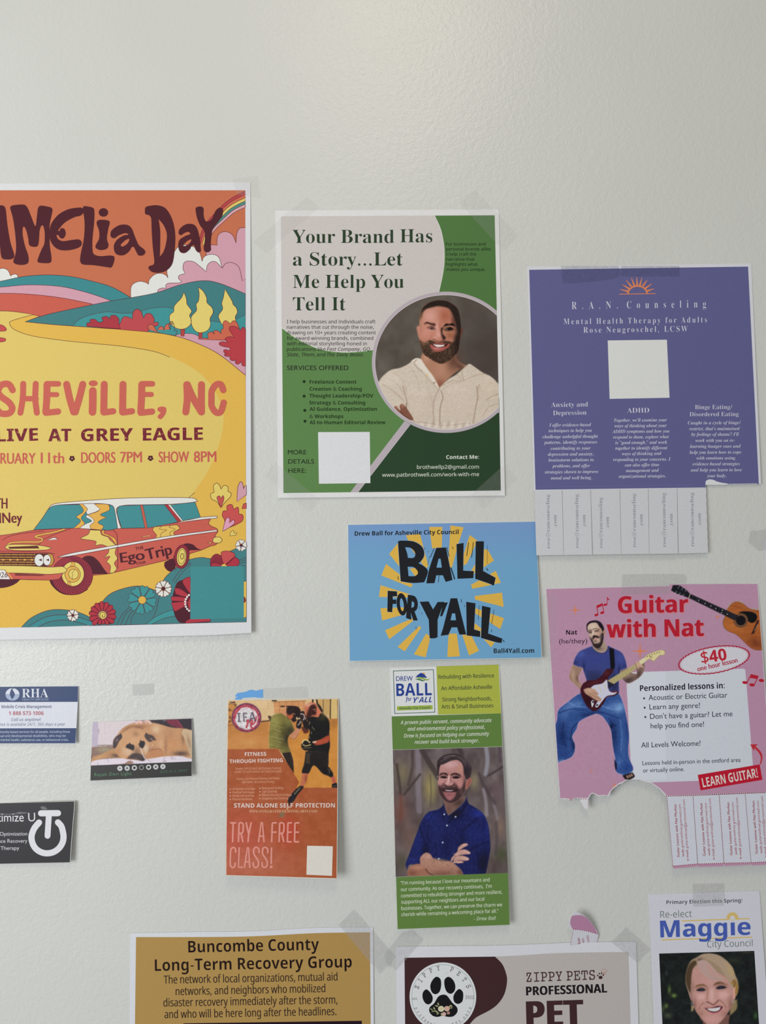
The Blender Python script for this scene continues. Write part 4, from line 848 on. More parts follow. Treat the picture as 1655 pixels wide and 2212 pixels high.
# ================================================================== blue postcard
B1 = Fr(740, 1110, 1185, 1440)
def ball_postcard():
    th = Thing('campaign_postcard', 'sky blue landscape postcard with yellow rays and black BALL FOR YALL lettering', 'postcard',
               [(755, 1135, .5), (1165, 1130, .6), (960, 1425, 5.0)], rough=.35, spec=.4)
    p = Part(th, 'card', 0, fr=B1); p.sheet([(42, 86), (1555, 60), (1602, 1158), (55, 1185)], (206, 212, 214), t=.0004); p.build()
    P = Paint(748, 1122, 1174, 1432, (98, 158, 205), B1, 1); yy = np.linspace(0, 1, P.h)[:, None, None]
    P.c[:] = np.array([116, 150, 197]) * (1 - np.clip(yy * 3.2, 0, 1)) + np.array([110, 161, 197]) * np.clip(yy * 3.2, 0, 1)
    P.build(th, 'printed_sky', B1([(45, 89), (1553, 63), (1599, 1155), (58, 1182)]), 1, step=5)
    p = Part(th, 'yellow_rays', 3, fr=B1)
    for i, q in enumerate(['510,172! 622,160! 690,420! 668,440! 560,290!', '697,105! 802,105! 797,285! 720,275!', '868,93! 973,108! 925,260! 880,430! 848,430!', '1022,170! 1085,215! 1000,400! 940,430! 985,290!', '1137,285! 1165,285! 1217,375! 1045,490! 1020,480!',
              '1232,458! 1272,555! 1045,602! 1032,570!', '1062,660! 1282,633! 1295,748! 1065,688!', '1060,755! 1297,838! 1268,925! 1050,790!', '1055,870! 1232,1020! 1195,1072! 1050,915!', '962,970! 1030,965! 1097,1100! 1017,1138!', '852,962! 918,962! 943,1145! 842,1150!',
              '672,962! 708,985! 668,1152! 573,1130!', '620,898! 632,915! 500,1105! 443,1068!', '560,840! 570,858! 375,1008! 342,935!', '305,758! 520,750! 540,795! 318,857!', '305,573! 540,645! 530,672! 293,668!', '350,402! 565,568! 550,590! 312,495!', '445,235! 480,330! 470,440! 375,322!', '540,440! 620,430! 640,520! 590,510!']):
        p.poly(q, (222, 180, 78), 0)
    p.build()
    L = [('448,222! 470,217 560,222 620,250 650,290 652,340 625,382 605,397! 650,420 683,455 675,500 655,548! 560,553 470,540! 460,400', ('503,268! 550,275 582,310 580,345 555,355 525,353! 520,320', '523,425! 570,428 600,455 605,480 580,500 530,500! 528,470')),
         ('755,275! 830,272! 882,530! 830,545! 808,492! 752,492! 738,555! 675,557! 700,440', ('772,360! 788,360! 798,432! 755,432!',)), ('918,245! 972,235! 968,458! 1053,462! 1050,515! 925,520!', ()), ('1072,222! 1135,222! 1128,460! 1228,515! 1215,575! 1180,558 1068,520!', ()),
         ('365,620! 435,625! 438,660! 402,662! 402,690! 430,690! 430,722! 402,722! 397,788! 362,785!', ()), ('527,652! 580,665 602,710 598,760 577,785! 603,855! 570,855! 548,790! 552,850! 512,835!', ('557,700! 575,715 573,745 553,755!',)),
         ('622,708! 690,705! 728,770! 765,710! 815,708! 762,850! 762,990! 735,998 702,997! 695,850!', ()), ('812,715! 845,712! 800,820! 785,822!', ()), ('870,680! 920,680! 992,968! 940,968! 922,910! 875,910! 850,970! 790,978! 810,920!', ('880,800! 905,800! 912,855! 868,855!',)),
         ('995,708! 1067,720! 1055,930! 1105,945! 1105,988! 1000,975!', ()), ('1122,740! 1188,755! 1168,962! 1282,1003! 1278,1035! 1240,1030 1115,995!', ())]
    p = Part(th, 'slogan_lettering', 5, fr=B1); K = (30, 32, 36)
    for i, (o_, h) in enumerate(L): p.line(o_, 9, (122, 182, 226), 0 if i % 2 else .5, closed=True)
    for i, (o_, h) in enumerate(L): p.poly(o_, K, 2, holes=h); p.line(o_, 5, K, 2.6, closed=True)
    p.poly(ell(477, 727, 42, 90, -6), K, 2, holes=(ell(477, 730, 15, 52, -6),))
    for q, w in (('738,275! 705,350!', 12), ('700,340! 683,412!', 6), ('838,268! 857,342!', 12), ('1013,228! 998,338!', 13), ('1052,228! 1037,352!', 13), ('1164,252! 1163,402!', 6), ('870,430! 902,526!', 22), ('775,495! 770,552!', 10), ('1098,735! 1090,852!', 8), ('1218,770! 1198,884!', 9),
                 ('953,685! 956,712!', 12), ('979,730! 980,748!', 9), ('617,742! 620,766!', 7), ('634,792! 640,808!', 8), ('590,905! 592,930!', 8), ('1202,930! 1192,952!', 10), ('656,270! 666,285!', 8), ('688,292! 686,310!', 6), ('882,264! 890,284!', 11), ('1157,438! 1170,456!', 16), ('1290,1012! 1300,1030!', 14), ('445,500! 450,530!', 12)):
        p.line(q, w * 1.25, K, 3.2, taper=True)
    p.build()
    p = Part(th, 'name_text', 5, fr=B1); p.text('Drew Ball for Asheville City Council', 'nb', 98, 176, 933, 162, 35, K, off=.012); p.build(); p = Part(th, 'website_text', 5, fr=B1); p.text('Ball4Yall.com', 'nb', 1215, 1119, 1540, 1117, 37, K, off=.004); p.build()
ball_postcard()
# ================================================================== tall rack card
R1 = Fr(835, 1430, 1105, 1720); R2 = Fr(835, 1600, 1115, 1900); R3 = Fr(840, 1860, 1115, 2020); R4 = Fr(930, 1620, 1040, 1750)
def crossed_arms_portrait(th):
    P = Paint(844, 1608, 1104, 1898, (98, 86, 86), R2)
    P.noise(16, 120, 200); P.noise(9, 40, 70)
    for x, y, rx, ry, c, a in ((560, 600, 90, 210, (158, 146, 92), .9), (210, 420, 100, 170, (128, 118, 88), .7), (170, 900, 110, 200, (112, 74, 66), .8), (300, 1250, 130, 200, (104, 76, 64), .6), (1120, 520, 60, 120, (138, 128, 92), .7),
                               (1470, 1450, 90, 110, (72, 78, 52), .8), (190, 1550, 90, 120, (74, 72, 54), .7), (1450, 1100, 70, 160, (150, 122, 100), .5), (650, 170, 150, 60, (110, 100, 104), .6), (1400, 650, 90, 150, (110, 90, 94), .6), (1380, 1560, 80, 80, (80, 66, 62), .6)):
        P.blob(x, y, rx, ry, c, a)
    for q, w, c, a, s_ in (('400,100! 410,400 405,600 420,900!', 70, (128, 118, 126), .75, 16), ('1270,80! 1290,250 1265,430!', 52, (144, 142, 152), .85, 10), ('1240,620! 1270,780 1280,950!', 40, (146, 138, 144), .75, 12),
                           ('1340,700! 1380,850 1420,1000!', 32, (132, 124, 130), .7, 12), ('450,120! 540,270 620,400 660,470!', 66, (66, 56, 54), .85, 10), ('130,300! 160,500 180,680!', 30, (64, 52, 48), .8, 8), ('225,690! 320,570 430,430!', 30, (66, 56, 50), .85, 7),
                           ('330,130! 330,330 280,560!', 34, (72, 58, 58), .7, 10), ('1290,450! 1380,400 1490,330!', 24, (58, 48, 50), .8, 6), ('1180,420! 1240,560 1380,800!', 40, (70, 60, 64), .7, 12), ('920,80! 960,170!', 60, (62, 52, 54), .7, 10), ('1440,80! 1450,260!', 40, (76, 64, 72), .7, 12),
                           ('560,440! 570,650 560,850!', 18, (84, 76, 66), .7, 7), ('180,700! 190,900 170,1010!', 40, (110, 66, 56), .6, 14), ('1400,1050! 1410,1250 1390,1450!', 40, (74, 66, 70), .6, 14)):
        P.line(q, w, c, a, soft=s_)
    P.blurall(1.1)
    sh = '240,1580! 300,1420 400,1150 450,1020 530,915 650,880 712,840 730,795! 760,900 790,960! 900,880 990,790 1022,712! 1050,800 1130,850 1240,940 1300,1080 1325,1300 1322,1420 1268,1700! 980,1720! 880,1600! 830,1540 600,1500 430,1590 300,1580 262,1652!'
    P.poly('735,770! 748,940 775,950! 860,890 960,800 1015,715! 900,740', (122, 90, 82), 4); P.blob(920, 790, 80, 60, (66, 50, 48), .8); P.blob(800, 880, 30, 60, (104, 76, 68), .8)
    P.poly(sh, (29, 33, 84), 4); P.clip(sh, 3)
    for x, y, rx, ry, c, a in ((1180, 930, 100, 60, (38, 48, 130), .9), (1100, 1180, 100, 130, (33, 40, 104), .7), (560, 980, 80, 60, (36, 46, 116), .8), (400, 1300, 70, 180, (34, 42, 106), .7), (640, 1150, 70, 150, (34, 42, 98), .6), (330, 1530, 70, 40, (38, 46, 112), .8),
                               (880, 930, 90, 70, (14, 16, 34), .9), (1240, 1550, 90, 170, (14, 16, 38), .85), (770, 1350, 60, 180, (22, 26, 64), .6), (500, 1400, 50, 80, (16, 18, 44), .8), (960, 1300, 50, 120, (20, 24, 60), .7), (1200, 1260, 60, 150, (30, 38, 100), .6), (1280, 1150, 30, 160, (34, 44, 118), .6)):
        P.blob(x, y, rx, ry, c, a)
    for q, w, c in (('1030,780! 960,900 860,960 800,1040!', 22, (16, 18, 38)), ('715,850! 700,920 740,1000!', 16, (18, 20, 44)), ('1170,990! 1050,1080 960,1160!', 14, (16, 18, 46)), ('1300,1290! 1150,1350 1020,1430!', 14, (16, 18, 44)), ('540,1080! 520,1200 560,1300!', 12, (18, 20, 52)),
                    ('620,1300! 640,1400 610,1470!', 12, (18, 20, 52)), ('420,1100! 470,1230 510,1330!', 18, (18, 20, 52)), ('1100,1450! 1150,1560 1140,1690!', 12, (36, 42, 100)), ('900,1150! 880,1280 930,1330!', 10, (20, 24, 60)), ('620,900! 560,1000 470,1060!', 10, (20, 24, 66))):
        P.line(q, w * 1.5, c, .5, soft=16)
    P.noise(6, 14, 20); P.clip()
    for x, y in ((882, 972), (773, 1083), (718, 1300), (738, 940), (668, 1508)): P.blob(x, y, 12, 12, (206, 210, 222), .95, hard=2)
    P.poly('268,1730! 275,1650 330,1592 430,1575 540,1650 600,1730!', (154, 104, 84), 4); P.blob(400, 1620, 90, 30, (184, 134, 112), .7); P.blob(330, 1690, 60, 40, (116, 72, 60), .7)
    fa = '430,1570! 432,1490 500,1430 560,1450 600,1505 700,1535 820,1545 890,1590 960,1660 985,1730! 600,1730! 520,1640 450,1605'
    P.poly(fa, (168, 124, 106), 4); P.clip(fa, 3); P.blob(520, 1480, 70, 40, (196, 152, 136), .8); P.blob(700, 1570, 150, 30, (184, 138, 118), .7); P.blob(720, 1700, 180, 50, (120, 80, 66), .8); P.blob(940, 1680, 40, 50, (96, 64, 54), .7)
    P.hairs(fa, [(96, 66, 54), (120, 84, 70)], 120, 26, 60, 4, .5, 30, 8); P.clip()
    P.line('500,1640! 540,1690 600,1720!', 14, (70, 46, 42), .7, soft=5)
    for q in ('822,1560! 830,1500 900,1420 920,1360 980,1316 1030,1312 1036,1334 985,1365 935,1400!', '880,1500! 900,1420 990,1388 1062,1418 1068,1446 1010,1452 930,1462!', '850,1540! 880,1480 970,1468 1046,1496 1050,1524 1000,1534 920,1524!', '840,1562! 880,1530 970,1538 982,1556 930,1566!'):
        P.poly(q, (190, 146, 134), 3); P.line(q, 5, (104, 70, 66), .55, soft=3)
    for x, y in ((1000, 1332), (1010, 1412), (1000, 1500), (940, 1548), (890, 1450)): P.blob(x, y, 34, 12, (214, 174, 164), .7, 8)
    for x, y in ((1052, 1432), (1034, 1510)): P.blob(x, y, 13, 9, (226, 196, 190), .9)
    # head
    P.fr = R4
    P.poly('1140,1275! 1125,1150 1160,1000 1220,920 1290,895 1348,965 1325,1080 1240,1200 1195,1275', (160, 100, 92), 10); P.line('1290,950! 1260,1060 1200,1180!', 24, (104, 56, 54), .6, soft=14)
    hd = '280,560 320,470 560,350 800,310 980,370 1060,480 1080,700 1120,850 1135,1100 1110,1350 1000,1530 850,1670 650,1735 480,1665 330,1500 250,1300 240,1100 268,900 280,700'
    P.poly(hd, (178, 128, 124), 8); P.clip(hd, 6)
    P.blob(640, 470, 300, 130, (204, 162, 162), .9); P.blob(950, 620, 110, 160, (186, 134, 116), .7); P.blob(370, 1010, 130, 90, (196, 140, 136), .85); P.blob(900, 1090, 140, 110, (188, 130, 126), .85); P.blob(1090, 900, 50, 260, (140, 92, 88), .7)
    P.poly('236,1110! 330,1180 420,1090 480,1130 600,1190 740,1120 800,1080 880,1190 960,1270 1040,1180 1130,900! 1180,1200 1120,1400 1000,1560 850,1690 650,1750 480,1680 330,1520 240,1300', (56, 40, 42), 30, .95)
    P.blob(430, 1190, 70, 50, (140, 96, 92), .7); P.blob(760, 1180, 60, 40, (140, 96, 90), .6); P.blob(1010, 1380, 70, 120, (104, 76, 72), .6)
    P.poly('400,1345! 600,1395 840,1355! 800,1500 700,1620 620,1640 540,1600 460,1480', (160, 102, 104), 22); P.blob(600, 1460, 90, 30, (120, 66, 72), .6)
    P.poly('280,830! 330,760 440,738 540,760 575,830! 540,840 430,790 320,830', (58, 40, 40), 10); P.poly('640,850! 700,760 850,748 960,800 1012,885! 900,832 780,806 690,830', (58, 40, 40), 10)
    P.blob(420, 850, 130, 40, (110, 70, 68), .7); P.blob(820, 850, 160, 45, (110, 70, 68), .7)
    P.poly('290,895! 380,858 480,858 565,895! 500,922 390,918', (28, 20, 24), 8); P.poly('690,895! 790,860 900,862 980,902! 880,928 770,928', (28, 22, 22), 8); P.blob(800, 893, 16, 10, (120, 110, 90), .7)
    P.line('310,925! 420,962 530,940!', 20, (204, 158, 150), .7, soft=10); P.line('720,945! 820,975 940,945!', 20, (200, 150, 142), .7, soft=10); P.line('320,955! 420,990 520,970!', 10, (120, 74, 72), .6, soft=8); P.line('730,985! 830,1002 940,975!', 10, (120, 74, 72), .6, soft=8)
    P.blob(590, 800, 40, 50, (150, 90, 80), .7); P.line('605,850! 590,960 575,1060!', 60, (218, 176, 172), .85, soft=18); P.line('660,900! 660,1000 690,1060!', 40, (140, 84, 82), .6, soft=20)
    P.blob(545, 1090, 80, 50, (208, 160, 156), .9); P.blob(690, 1105, 52, 40, (202, 152, 150), .9); P.line('480,1120! 520,1165 640,1190 720,1150 745,1110!', 26, (66, 38, 38), .85, soft=12)
    P.line('500,1030! 410,1100 340,1220!', 24, (112, 58, 62), .7, soft=14); P.line('760,1050! 850,1140 900,1250!', 24, (112, 58, 62), .7, soft=14)
    P.poly('360,1262! 480,1290 620,1302 780,1300 905,1255! 850,1345 700,1375 560,1378 440,1335', (52, 28, 32), 8); P.poly('470,1296! 600,1310 750,1304! 720,1328 600,1338 500,1326', (206, 186, 190), 6)
    P.blob(610, 1385, 160, 20, (172, 104, 110), .85)
    for i in range(6): P.line([(960, 860 + i * 14), (1040, 820 + i * 34)], 5, (120, 70, 66), .4, soft=5)
    P.noise(7, 30, 30); P.clip()
    hr = '225,800! 210,620 215,450 232,350 350,225 500,150 700,118 900,138 1050,215 1125,325 1230,395 1322,530 1338,640 1305,850 1265,910! 1180,960 1130,900! 1085,750 1075,600 1035,460 955,370 850,325 700,345 600,380 450,455 330,500 295,600 262,850!'
    P.poly(hr, (58, 46, 50), 9); P.clip(hr, 5)
    for i in range(16):
        o_ = i * 17; P.line([(300 + o_ * .8, 390 - o_ * .3), (480 + o_, 250 - o_ * .25), (760 + o_, 190 + o_ * .1), (1000 + o_ * .7, 300 + o_ * .5), (1120 + o_ * .5, 480 + o_)], 7, (128, 112, 116) if i % 3 else (34, 26, 30), .5, soft=5)
    P.line('430,250! 600,190 800,180!', 20, (150, 134, 140), .6, soft=10); P.blob(1180, 640, 70, 160, (36, 30, 36), .7); P.blob(270, 500, 50, 80, (44, 32, 34), .7); P.line('1130,340! 1220,430 1280,560!', 14, (130, 124, 146), .6, soft=8); P.clip()
    P.blob(228, 875, 16, 18, (214, 206, 210), .9)
    P.build(th, 'portrait_photo', R2([(80, 118), (1480, 78), (1552, 1689), (118, 1739)]), 2, label='printed portrait of a smiling person in a navy shirt with folded arms in woods')
def rack_card():
    th = Thing('campaign_rack_card', 'tall narrow green campaign card with a portrait of a person in a navy shirt', 'card',
               [(842, 1442, .6), (1078, 1436, .6), (975, 2003, 7.0)], k=.95, rough=.35, spec=.4)
    p = Part(th, 'card', 0); p.sheet([(842.3, 1442), (1075, 1435.6), (1078.6, 1438), (1101.7, 1998), (858.6, 2007.6)], (212, 214, 214), t=.0004); p.build()
    gr = (93, 123, 62); p = Part(th, 'printed_panel', 1, fr=R1)
    p.poly('660,57! 1484,35! 1517,680! 682,697!', (164, 172, 70)); p.build(); p = Part(th, 'printed_panel', 1, fr=R1); p.poly('68,720! 1517,680! 1535,1120! 82,1162!', gr)
    p.build(); p = Part(th, 'printed_panel', 1, fr=R1); p.poly('94,208! 1549,154! 1573,829! 114,886!', gr, fr=R3); p.build()
    p = Part(th, 'campaign_logo', 2, fr=R1); bl = (40, 62, 138)
    p.line('92,119! 622,102! 641,664! 110,683!', 12, (42, 86, 64), closed=True)
    p.text('DREW', 'f', 128, 253, 350, 247, 62, bl, off=.02); p.text('BALL', 'nb', 132, 452, 600, 440, 165, bl); p.text('for', 'nbi', 252, 517, 334, 514, 52, bl); p.text("Y'ALL", 'nbi', 360, 541, 603, 532, 72, bl, shear=.08)
    p.poly('138,587! 610,572! 612,627! 140,643!', (150, 170, 62)); p.text('Asheville City Council', 'f', 167, 629, 575, 617, 34, (42, 92, 92), off=.03, dz=1)
    p.poly(ell(492, 158, 18), (208, 150, 84)); p.poly('383,200! 420,166 458,145 500,165 540,211! 480,205', bl, 1); p.poly('372,222! 420,200 480,205 540,228 585,210! 540,245 480,228 420,215', (140, 165, 70), 2); p.poly('378,232! 430,220 480,238 520,240! 480,255 430,240', (60, 110, 70), 2)
    p.build()
    p = Part(th, 'slogan_text', 2, fr=R1); c = (42, 50, 48)
    p.text('Rebuilding with Resilience', 'n', 688, 224, 1425, 205, 52, c, off=.02); p.text('An Affordable Asheville', 'n', 725, 375, 1400, 355, 52, c, off=.02)
    p.text('Strong Neighborhoods,', 'n', 740, 522, 1395, 508, 52, c, off=.02); p.text('Arts & Small Businesses', 'n', 728, 618, 1415, 602, 52, c, off=.02); p.build()
    p = Part(th, 'summary_text', 2, fr=R1)
    p.lines([('A proven public servant, community advocate', 187, 826, 1392), ('and environmental policy professional,', 282, 911, 1302), ('Drew is focused on helping our community', 232, 1002, 1362), ('recover and build back stronger.', 372, 1085, 1225)], 'ni', 50, (234, 238, 226), -.026, off=.016)
    p.build(); crossed_arms_portrait(th)
    p = Part(th, 'quote_text', 2, fr=R3)
    p.lines([("\"I'm running because I love our mountains and", 157, 308, 1312), ('our community. As our recovery continues,  I\'m', 157, 392, 1338), ('committed to rebuilding stronger and more resilient,', 160, 474, 1475), ('supporting ALL our neighbors and our local', 163, 555, 1243),
             ('businesses. Together, we can preserve the charm we', 163, 638, 1475), ('cherish while remaining a welcoming place for all."', 165, 718, 1425)], 'n', 46, (222, 230, 208), -.038, off=.014)
    p.text('- Drew Ball', 'ni', 1108, 772, 1393, 764, 46, (200, 212, 186)); p.build()
rack_card()

# ================================================================== orange fitness card
I1 = Fr(480, 1480, 750, 1780); I2 = Fr(480, 1700, 760, 1920)
def fitness_card():
    th = Thing('fitness_card', 'orange brown boxing class card with two sparring people and TRY A FREE CLASS lettering', 'card',
               [(492, 1513, .7), (731, 1509, .8), (608, 1894, 11.0)], rough=.32, spec=.45)
    p = Part(th, 'card', 0); p.sheet([(491.5, 1514), (493.5, 1512), (729.5, 1508.6), (731.8, 1511), (728.3, 1896), (725.5, 1899), (489.5, 1891.5), (487.2, 1888.5)], (214, 208, 198), t=.0004); p.build()
    P = Paint(484, 1504, 736, 1902, (214, 182, 136), I1)
    P.poly('70,485! 640,470! 1560,440! 1560,900! 70,900!', (190, 126, 66), 12); P.blob(300, 560, 250, 60, (176, 116, 62), .6); P.blob(350, 760, 250, 80, (206, 150, 90), .6)
    P.poly('900,600! 1560,440! 1560,1380! 900,1380!', (202, 136, 62), 20); P.blob(1480, 500, 60, 80, (160, 104, 52), .7)
    P.line('500,484! 640,470!', 14, (50, 34, 30), .9, soft=3); P.poly('605,405! 650,410! 660,470! 630,480!', (40, 30, 30), 4)
    P.poly('82,245! 190,245! 180,510! 82,510!', (196, 136, 74), 3); 
    for q in ('82,250! 190,250!', '82,340! 140,340!', '95,400! 150,530!', '82,530! 140,530!'): P.line(q, 8, (110, 72, 44), .8)
    for x, y in ((100, 325), (175, 265), (105, 430), (100, 480)): P.blob(x, y, 14, 16, (50, 34, 30), .8)
    P.poly('100,218! 175,218! 175,238! 100,238!', (110, 60, 50), 2); P.blob(115, 228, 10, 8, (80, 150, 70), .9)
    P.poly('430,205! 600,200! 602,312! 500,318!', (222, 190, 146), 2); P.line('430,205! 600,200! 602,312! 500,318!', 4, (170, 136, 100), .8)
    P.poly('680,225! 1100,210! 1100,300! 1040,370! 690,370!', (206, 146, 96), 3); P.line('680,225! 1110,208!', 8, (120, 76, 50), .8); P.line('682,305! 1090,295!', 7, (222, 180, 130), .8)
    for x in (760, 850, 930, 1010, 1080): P.line([(x, 225), (x, 360)], 6, (150, 92, 60), .8)
    for x, y in ((690, 205), (800, 283), (880, 282)): P.poly(quad(x - 32, y - 9, x + 32, y + 9), (56, 42, 40), 4)
    P.poly('1190,183! 1212,183! 1212,260! 1190,250!', (40, 30, 26), 2); P.poly('1240,183! 1260,183! 1330,330! 1330,375! 1300,340! 1250,250!', (40, 30, 26), 3); P.poly('1260,183! 1320,183! 1325,300! 1270,240!', (196, 156, 92), 2)
    P.poly('1330,180! 1428,180! 1428,440! 1410,400! 1335,380!', (196, 160, 100), 2); P.line('1335,183! 1338,370!', 8, (60, 44, 34), .9); P.line('1436,180! 1432,440!', 14, (44, 32, 28), .95); P.poly('1445,180! 1545,180! 1545,440! 1445,440!', (214, 184, 120), 3); P.line('1530,200! 1535,500!', 16, (120, 84, 56), .7, soft=4)
    # left boxer
    P.poly('765,370! 850,318 870,400 905,455 850,440', (204, 138, 100), 4)
    ts = '700,382! 760,368 830,400 900,460 945,560 968,620! 890,662! 868,720 878,800 908,885! 790,898! 742,838! 620,838! 618,700 636,520 650,430'
    P.poly(ts, (118, 110, 56), 4); P.clip(ts, 3); P.blob(690, 480, 90, 130, (158, 150, 84), .8); P.blob(660, 760, 70, 110, (142, 132, 70), .7); P.blob(860, 700, 80, 130, (48, 44, 30), .85); P.blob(900, 600, 60, 60, (52, 48, 32), .8); P.blob(820, 560, 50, 60, (84, 80, 42), .6)
    for i in range(15): P.line([(640 + (i % 4) * 30, 470 + i * 26), (740 + (i % 3) * 40, 520 + i * 25)], 7, (66, 60, 34) if i % 2 else (176, 166, 100), .55, soft=4)
    P.clip(); P.line('768,372! 640,420 618,640 620,836!', 5, (230, 190, 120), .6, soft=2)
    P.poly('850,360! 858,300 915,275 1000,285 1036,330 1042,410 1000,440 985,470 945,490 905,455 872,445', (40, 27, 26), 4); P.poly('858,365! 890,400 930,380 940,420 905,455 870,430', (186, 92, 56), 6); P.line('925,385! 945,375 968,388!', 7, (206, 140, 110), .8, soft=2)
    P.poly('890,665! 940,620 1000,560 1046,570 1010,650 965,716 915,702', (196, 134, 100), 5); P.line('900,690! 960,716 1010,640!', 6, (110, 60, 44), .6, soft=3)
    P.poly('790,898! 908,885! 940,1000 950,1168! 870,1050', (44, 34, 30), 3)
    P.poly('980,560! 985,500 1010,450 1045,470 1050,540 1030,580', (34, 28, 30), 3); P.poly('1020,390! 1060,340 1120,380 1130,440 1100,500 1060,490 1030,440', (42, 32, 34), 4)
    for q in ('1040,380! 1080,390 1088,430 1075,460!', '1005,530! 1030,500 1035,480!', '1100,450! 1130,390!'): P.line(q, 11, (222, 200, 190), .85, soft=2)
    P.poly('975,450! 990,415! 1002,452!', (226, 200, 150), 2)
    # right boxer
    P.poly('1088,325! 1100,265 1170,228 1235,240 1285,320 1310,370 1290,420 1240,430 1190,440 1130,440 1095,390', (192, 112, 82), 5); P.blob(1150, 262, 60, 26, (226, 166, 136), .9); P.poly('1130,350! 1170,270 1230,260 1250,320 1240,390 1190,400 1150,460 1110,440', (60, 30, 28), 8); P.poly('1250,300! 1300,345 1290,410 1262,425', (214, 120, 90), 5)
    P.line('1200,325! 1230,318 1232,350!', 7, (210, 150, 120), .8, soft=2)
    to = '1130,440! 1200,415 1270,425 1310,370 1385,420 1425,500 1420,660! 1428,800 1412,885! 1130,880! 1145,700 1160,600 1110,560 1130,500'
    P.poly(to, (27, 25, 24), 3); P.blob(1330, 430, 50, 40, (58, 56, 32), .7); P.line('1300,385! 1390,430 1424,520 1420,650!', 5, (200, 150, 80), .6, soft=2)
    P.poly('1046,560! 1110,540 1150,600 1130,630 1085,636', (90, 44, 36), 5); P.poly('1060,500! 1120,470 1150,560 1100,580', (34, 28, 28), 4)
    for x, y in ((1150, 500), (1195, 550), (1160, 480), (1215, 570), (1180, 620), (1155, 680)): P.line([(x, y), (x + 4, y + 26)], 6, (200, 190, 150), .7, soft=2)
    P.poly('1190,750! 1300,718 1412,665 1414,745 1330,782 1240,792', (172, 76, 52), 6); P.poly('1195,750! 1250,738! 1245,760! 1200,765!', (226, 200, 180), 3)
    P.poly(ell(1112, 800, 66, 68), (36, 30, 28), 3); P.line('1060,770! 1080,730 1120,728 1160,760!', 14, (222, 204, 140), .9, soft=3); P.line('1070,790! 1110,805 1170,790!', 14, (200, 186, 120), .8, soft=4); P.line('1075,835! 1180,825!', 8, (150, 140, 110), .6, soft=3)
    P.poly('1105,878! 1412,880! 1400,1090 1320,1120! 1245,1078 1200,1070 1140,1172 1056,1162 1085,1040', (34, 29, 28), 3)
    for i in range(10): P.line([(1110, 900 + i * 14), (1160, 915 + i * 14)], 5, (150, 130, 90), .6, soft=2)
    P.poly('1245,1078! 1400,1080 1440,1120 1472,1180 1455,1228 1400,1200 1330,1170', (30, 27, 28), 3); P.line('1400,1110! 1425,1130 1415,1160!', 8, (150, 140, 120), .6, soft=2)
    P.poly('1058,1165! 1146,1172! 1105,1290 1078,1352! 1034,1342!', (188, 108, 78), 3); P.blob(1110, 1240, 16, 60, (120, 58, 44), .6); P.poly('1438,1222! 1490,1200! 1512,1295! 1465,1312!', (184, 92, 70), 3)
    P.poly('1454,1312! 1515,1295 1532,1357! 1454,1359!', (30, 28, 30), 2); P.line('1470,1340! 1520,1325!', 7, (150, 150, 150), .6, soft=2)
    # panel
    P.poly('60,850! 738,843! 1020,1285! 985,1359! 1560,1356! 1560,2700! 60,2700!', (163, 86, 51), 1)
    P.poly('1030,1332! 1080,1350 1000,1450 945,1540 885,1562 872,1515 920,1440 970,1385', (32, 32, 36), 2); P.line('960,1440! 1030,1360!', 22, (140, 130, 100), .6, soft=5); P.poly('868,1540! 905,1555! 900,1600! 880,1590!', (60, 40, 34), 4)
    P.poly('1034,1342! 1078,1352! 1040,1370! 1020,1360!', (60, 44, 40), 3)
    P.fr = I2; P.blob(230, 700, 480, 420, (186, 84, 70), .8); P.blob(850, 560, 130, 200, (184, 62, 48), .75); P.blob(300, 1000, 700, 240, (184, 108, 86), .7); P.poly('755,318! 798,325! 790,383! 712,380!', (128, 102, 74), 3); P.poly('815,270! 850,275! 832,295!', (214, 180, 140), 2)
    P.fr = I1
    P.poly(ell(322, 430, 198, 194), (112, 60, 88), 2); P.poly(ell(322, 432, 180, 176), (168, 70, 84), 3); P.poly(ell(322, 440, 150, 150), (212, 206, 208), 3)
    P.noise(26, 18, 18, [tuple(q) for q in ell(322, 432, 185, 182)])
    for q, w in (('180,330! 260,290 340,280 400,330!', 7), ('290,320! 380,300 430,400!', 5), ('350,470! 400,520 440,480 450,420!', 22), ('320,560! 340,500 330,470 400,470 380,540 410,580!', 26), ('170,440! 190,370 230,320!', 16)): P.line(q, w, (176, 58, 72), .85, soft=3)
    P.noise(5, 10); P.noise(5, 60)
    P.build(th, 'printed_photo', [(492.6, 1513.2), (730.6, 1509.8), (727.2, 1897.3), (488.4, 1890.3)], 2, label='orange boxing picture with two sparring people')
    p = Part(th, 'club_lettering', 3, fr=I1); p.text('IFA', 'nb', 207, 489, 446, 476, 118, (34, 26, 34), sp=1.15); p.text('IFA', 'n', 217, 482, 436, 470, 104, (150, 140, 156), dz=1, sp=1.2); p.text('INTEGRATED', 'nb', 190, 560, 290, 590, 14, (70, 50, 60)); p.build()
    p = Part(th, 'heading_text', 3, fr=I1); c = (240, 226, 220)
    p.text('FITNESS', 'nb', 300, 938, 583, 934, 48, c); p.build(); p = Part(th, 'heading_text', 3, fr=I1); p.text('THROUGH FIGHTING', 'nb', 98, 1034, 803, 1018, 48, c); p.build(); p = Part(th, 'slogan_text', 3, fr=I1); p.text('STAND ALONE SELF PROTECTION', 'nb', 157, 1622, 1493, 1620, 57, c, off=-.004)
    p.build(); p = Part(th, 'website_text', 3, fr=I1); p.text('WWW.INTEGRATED-FIGHTING-ARTS.COM', 'sb', 358, 1688, 1258, 1686, 34, (228, 188, 150), off=-.01); p.build()
    p = Part(th, 'detail_text', 3, fr=I1); c = (214, 158, 128)
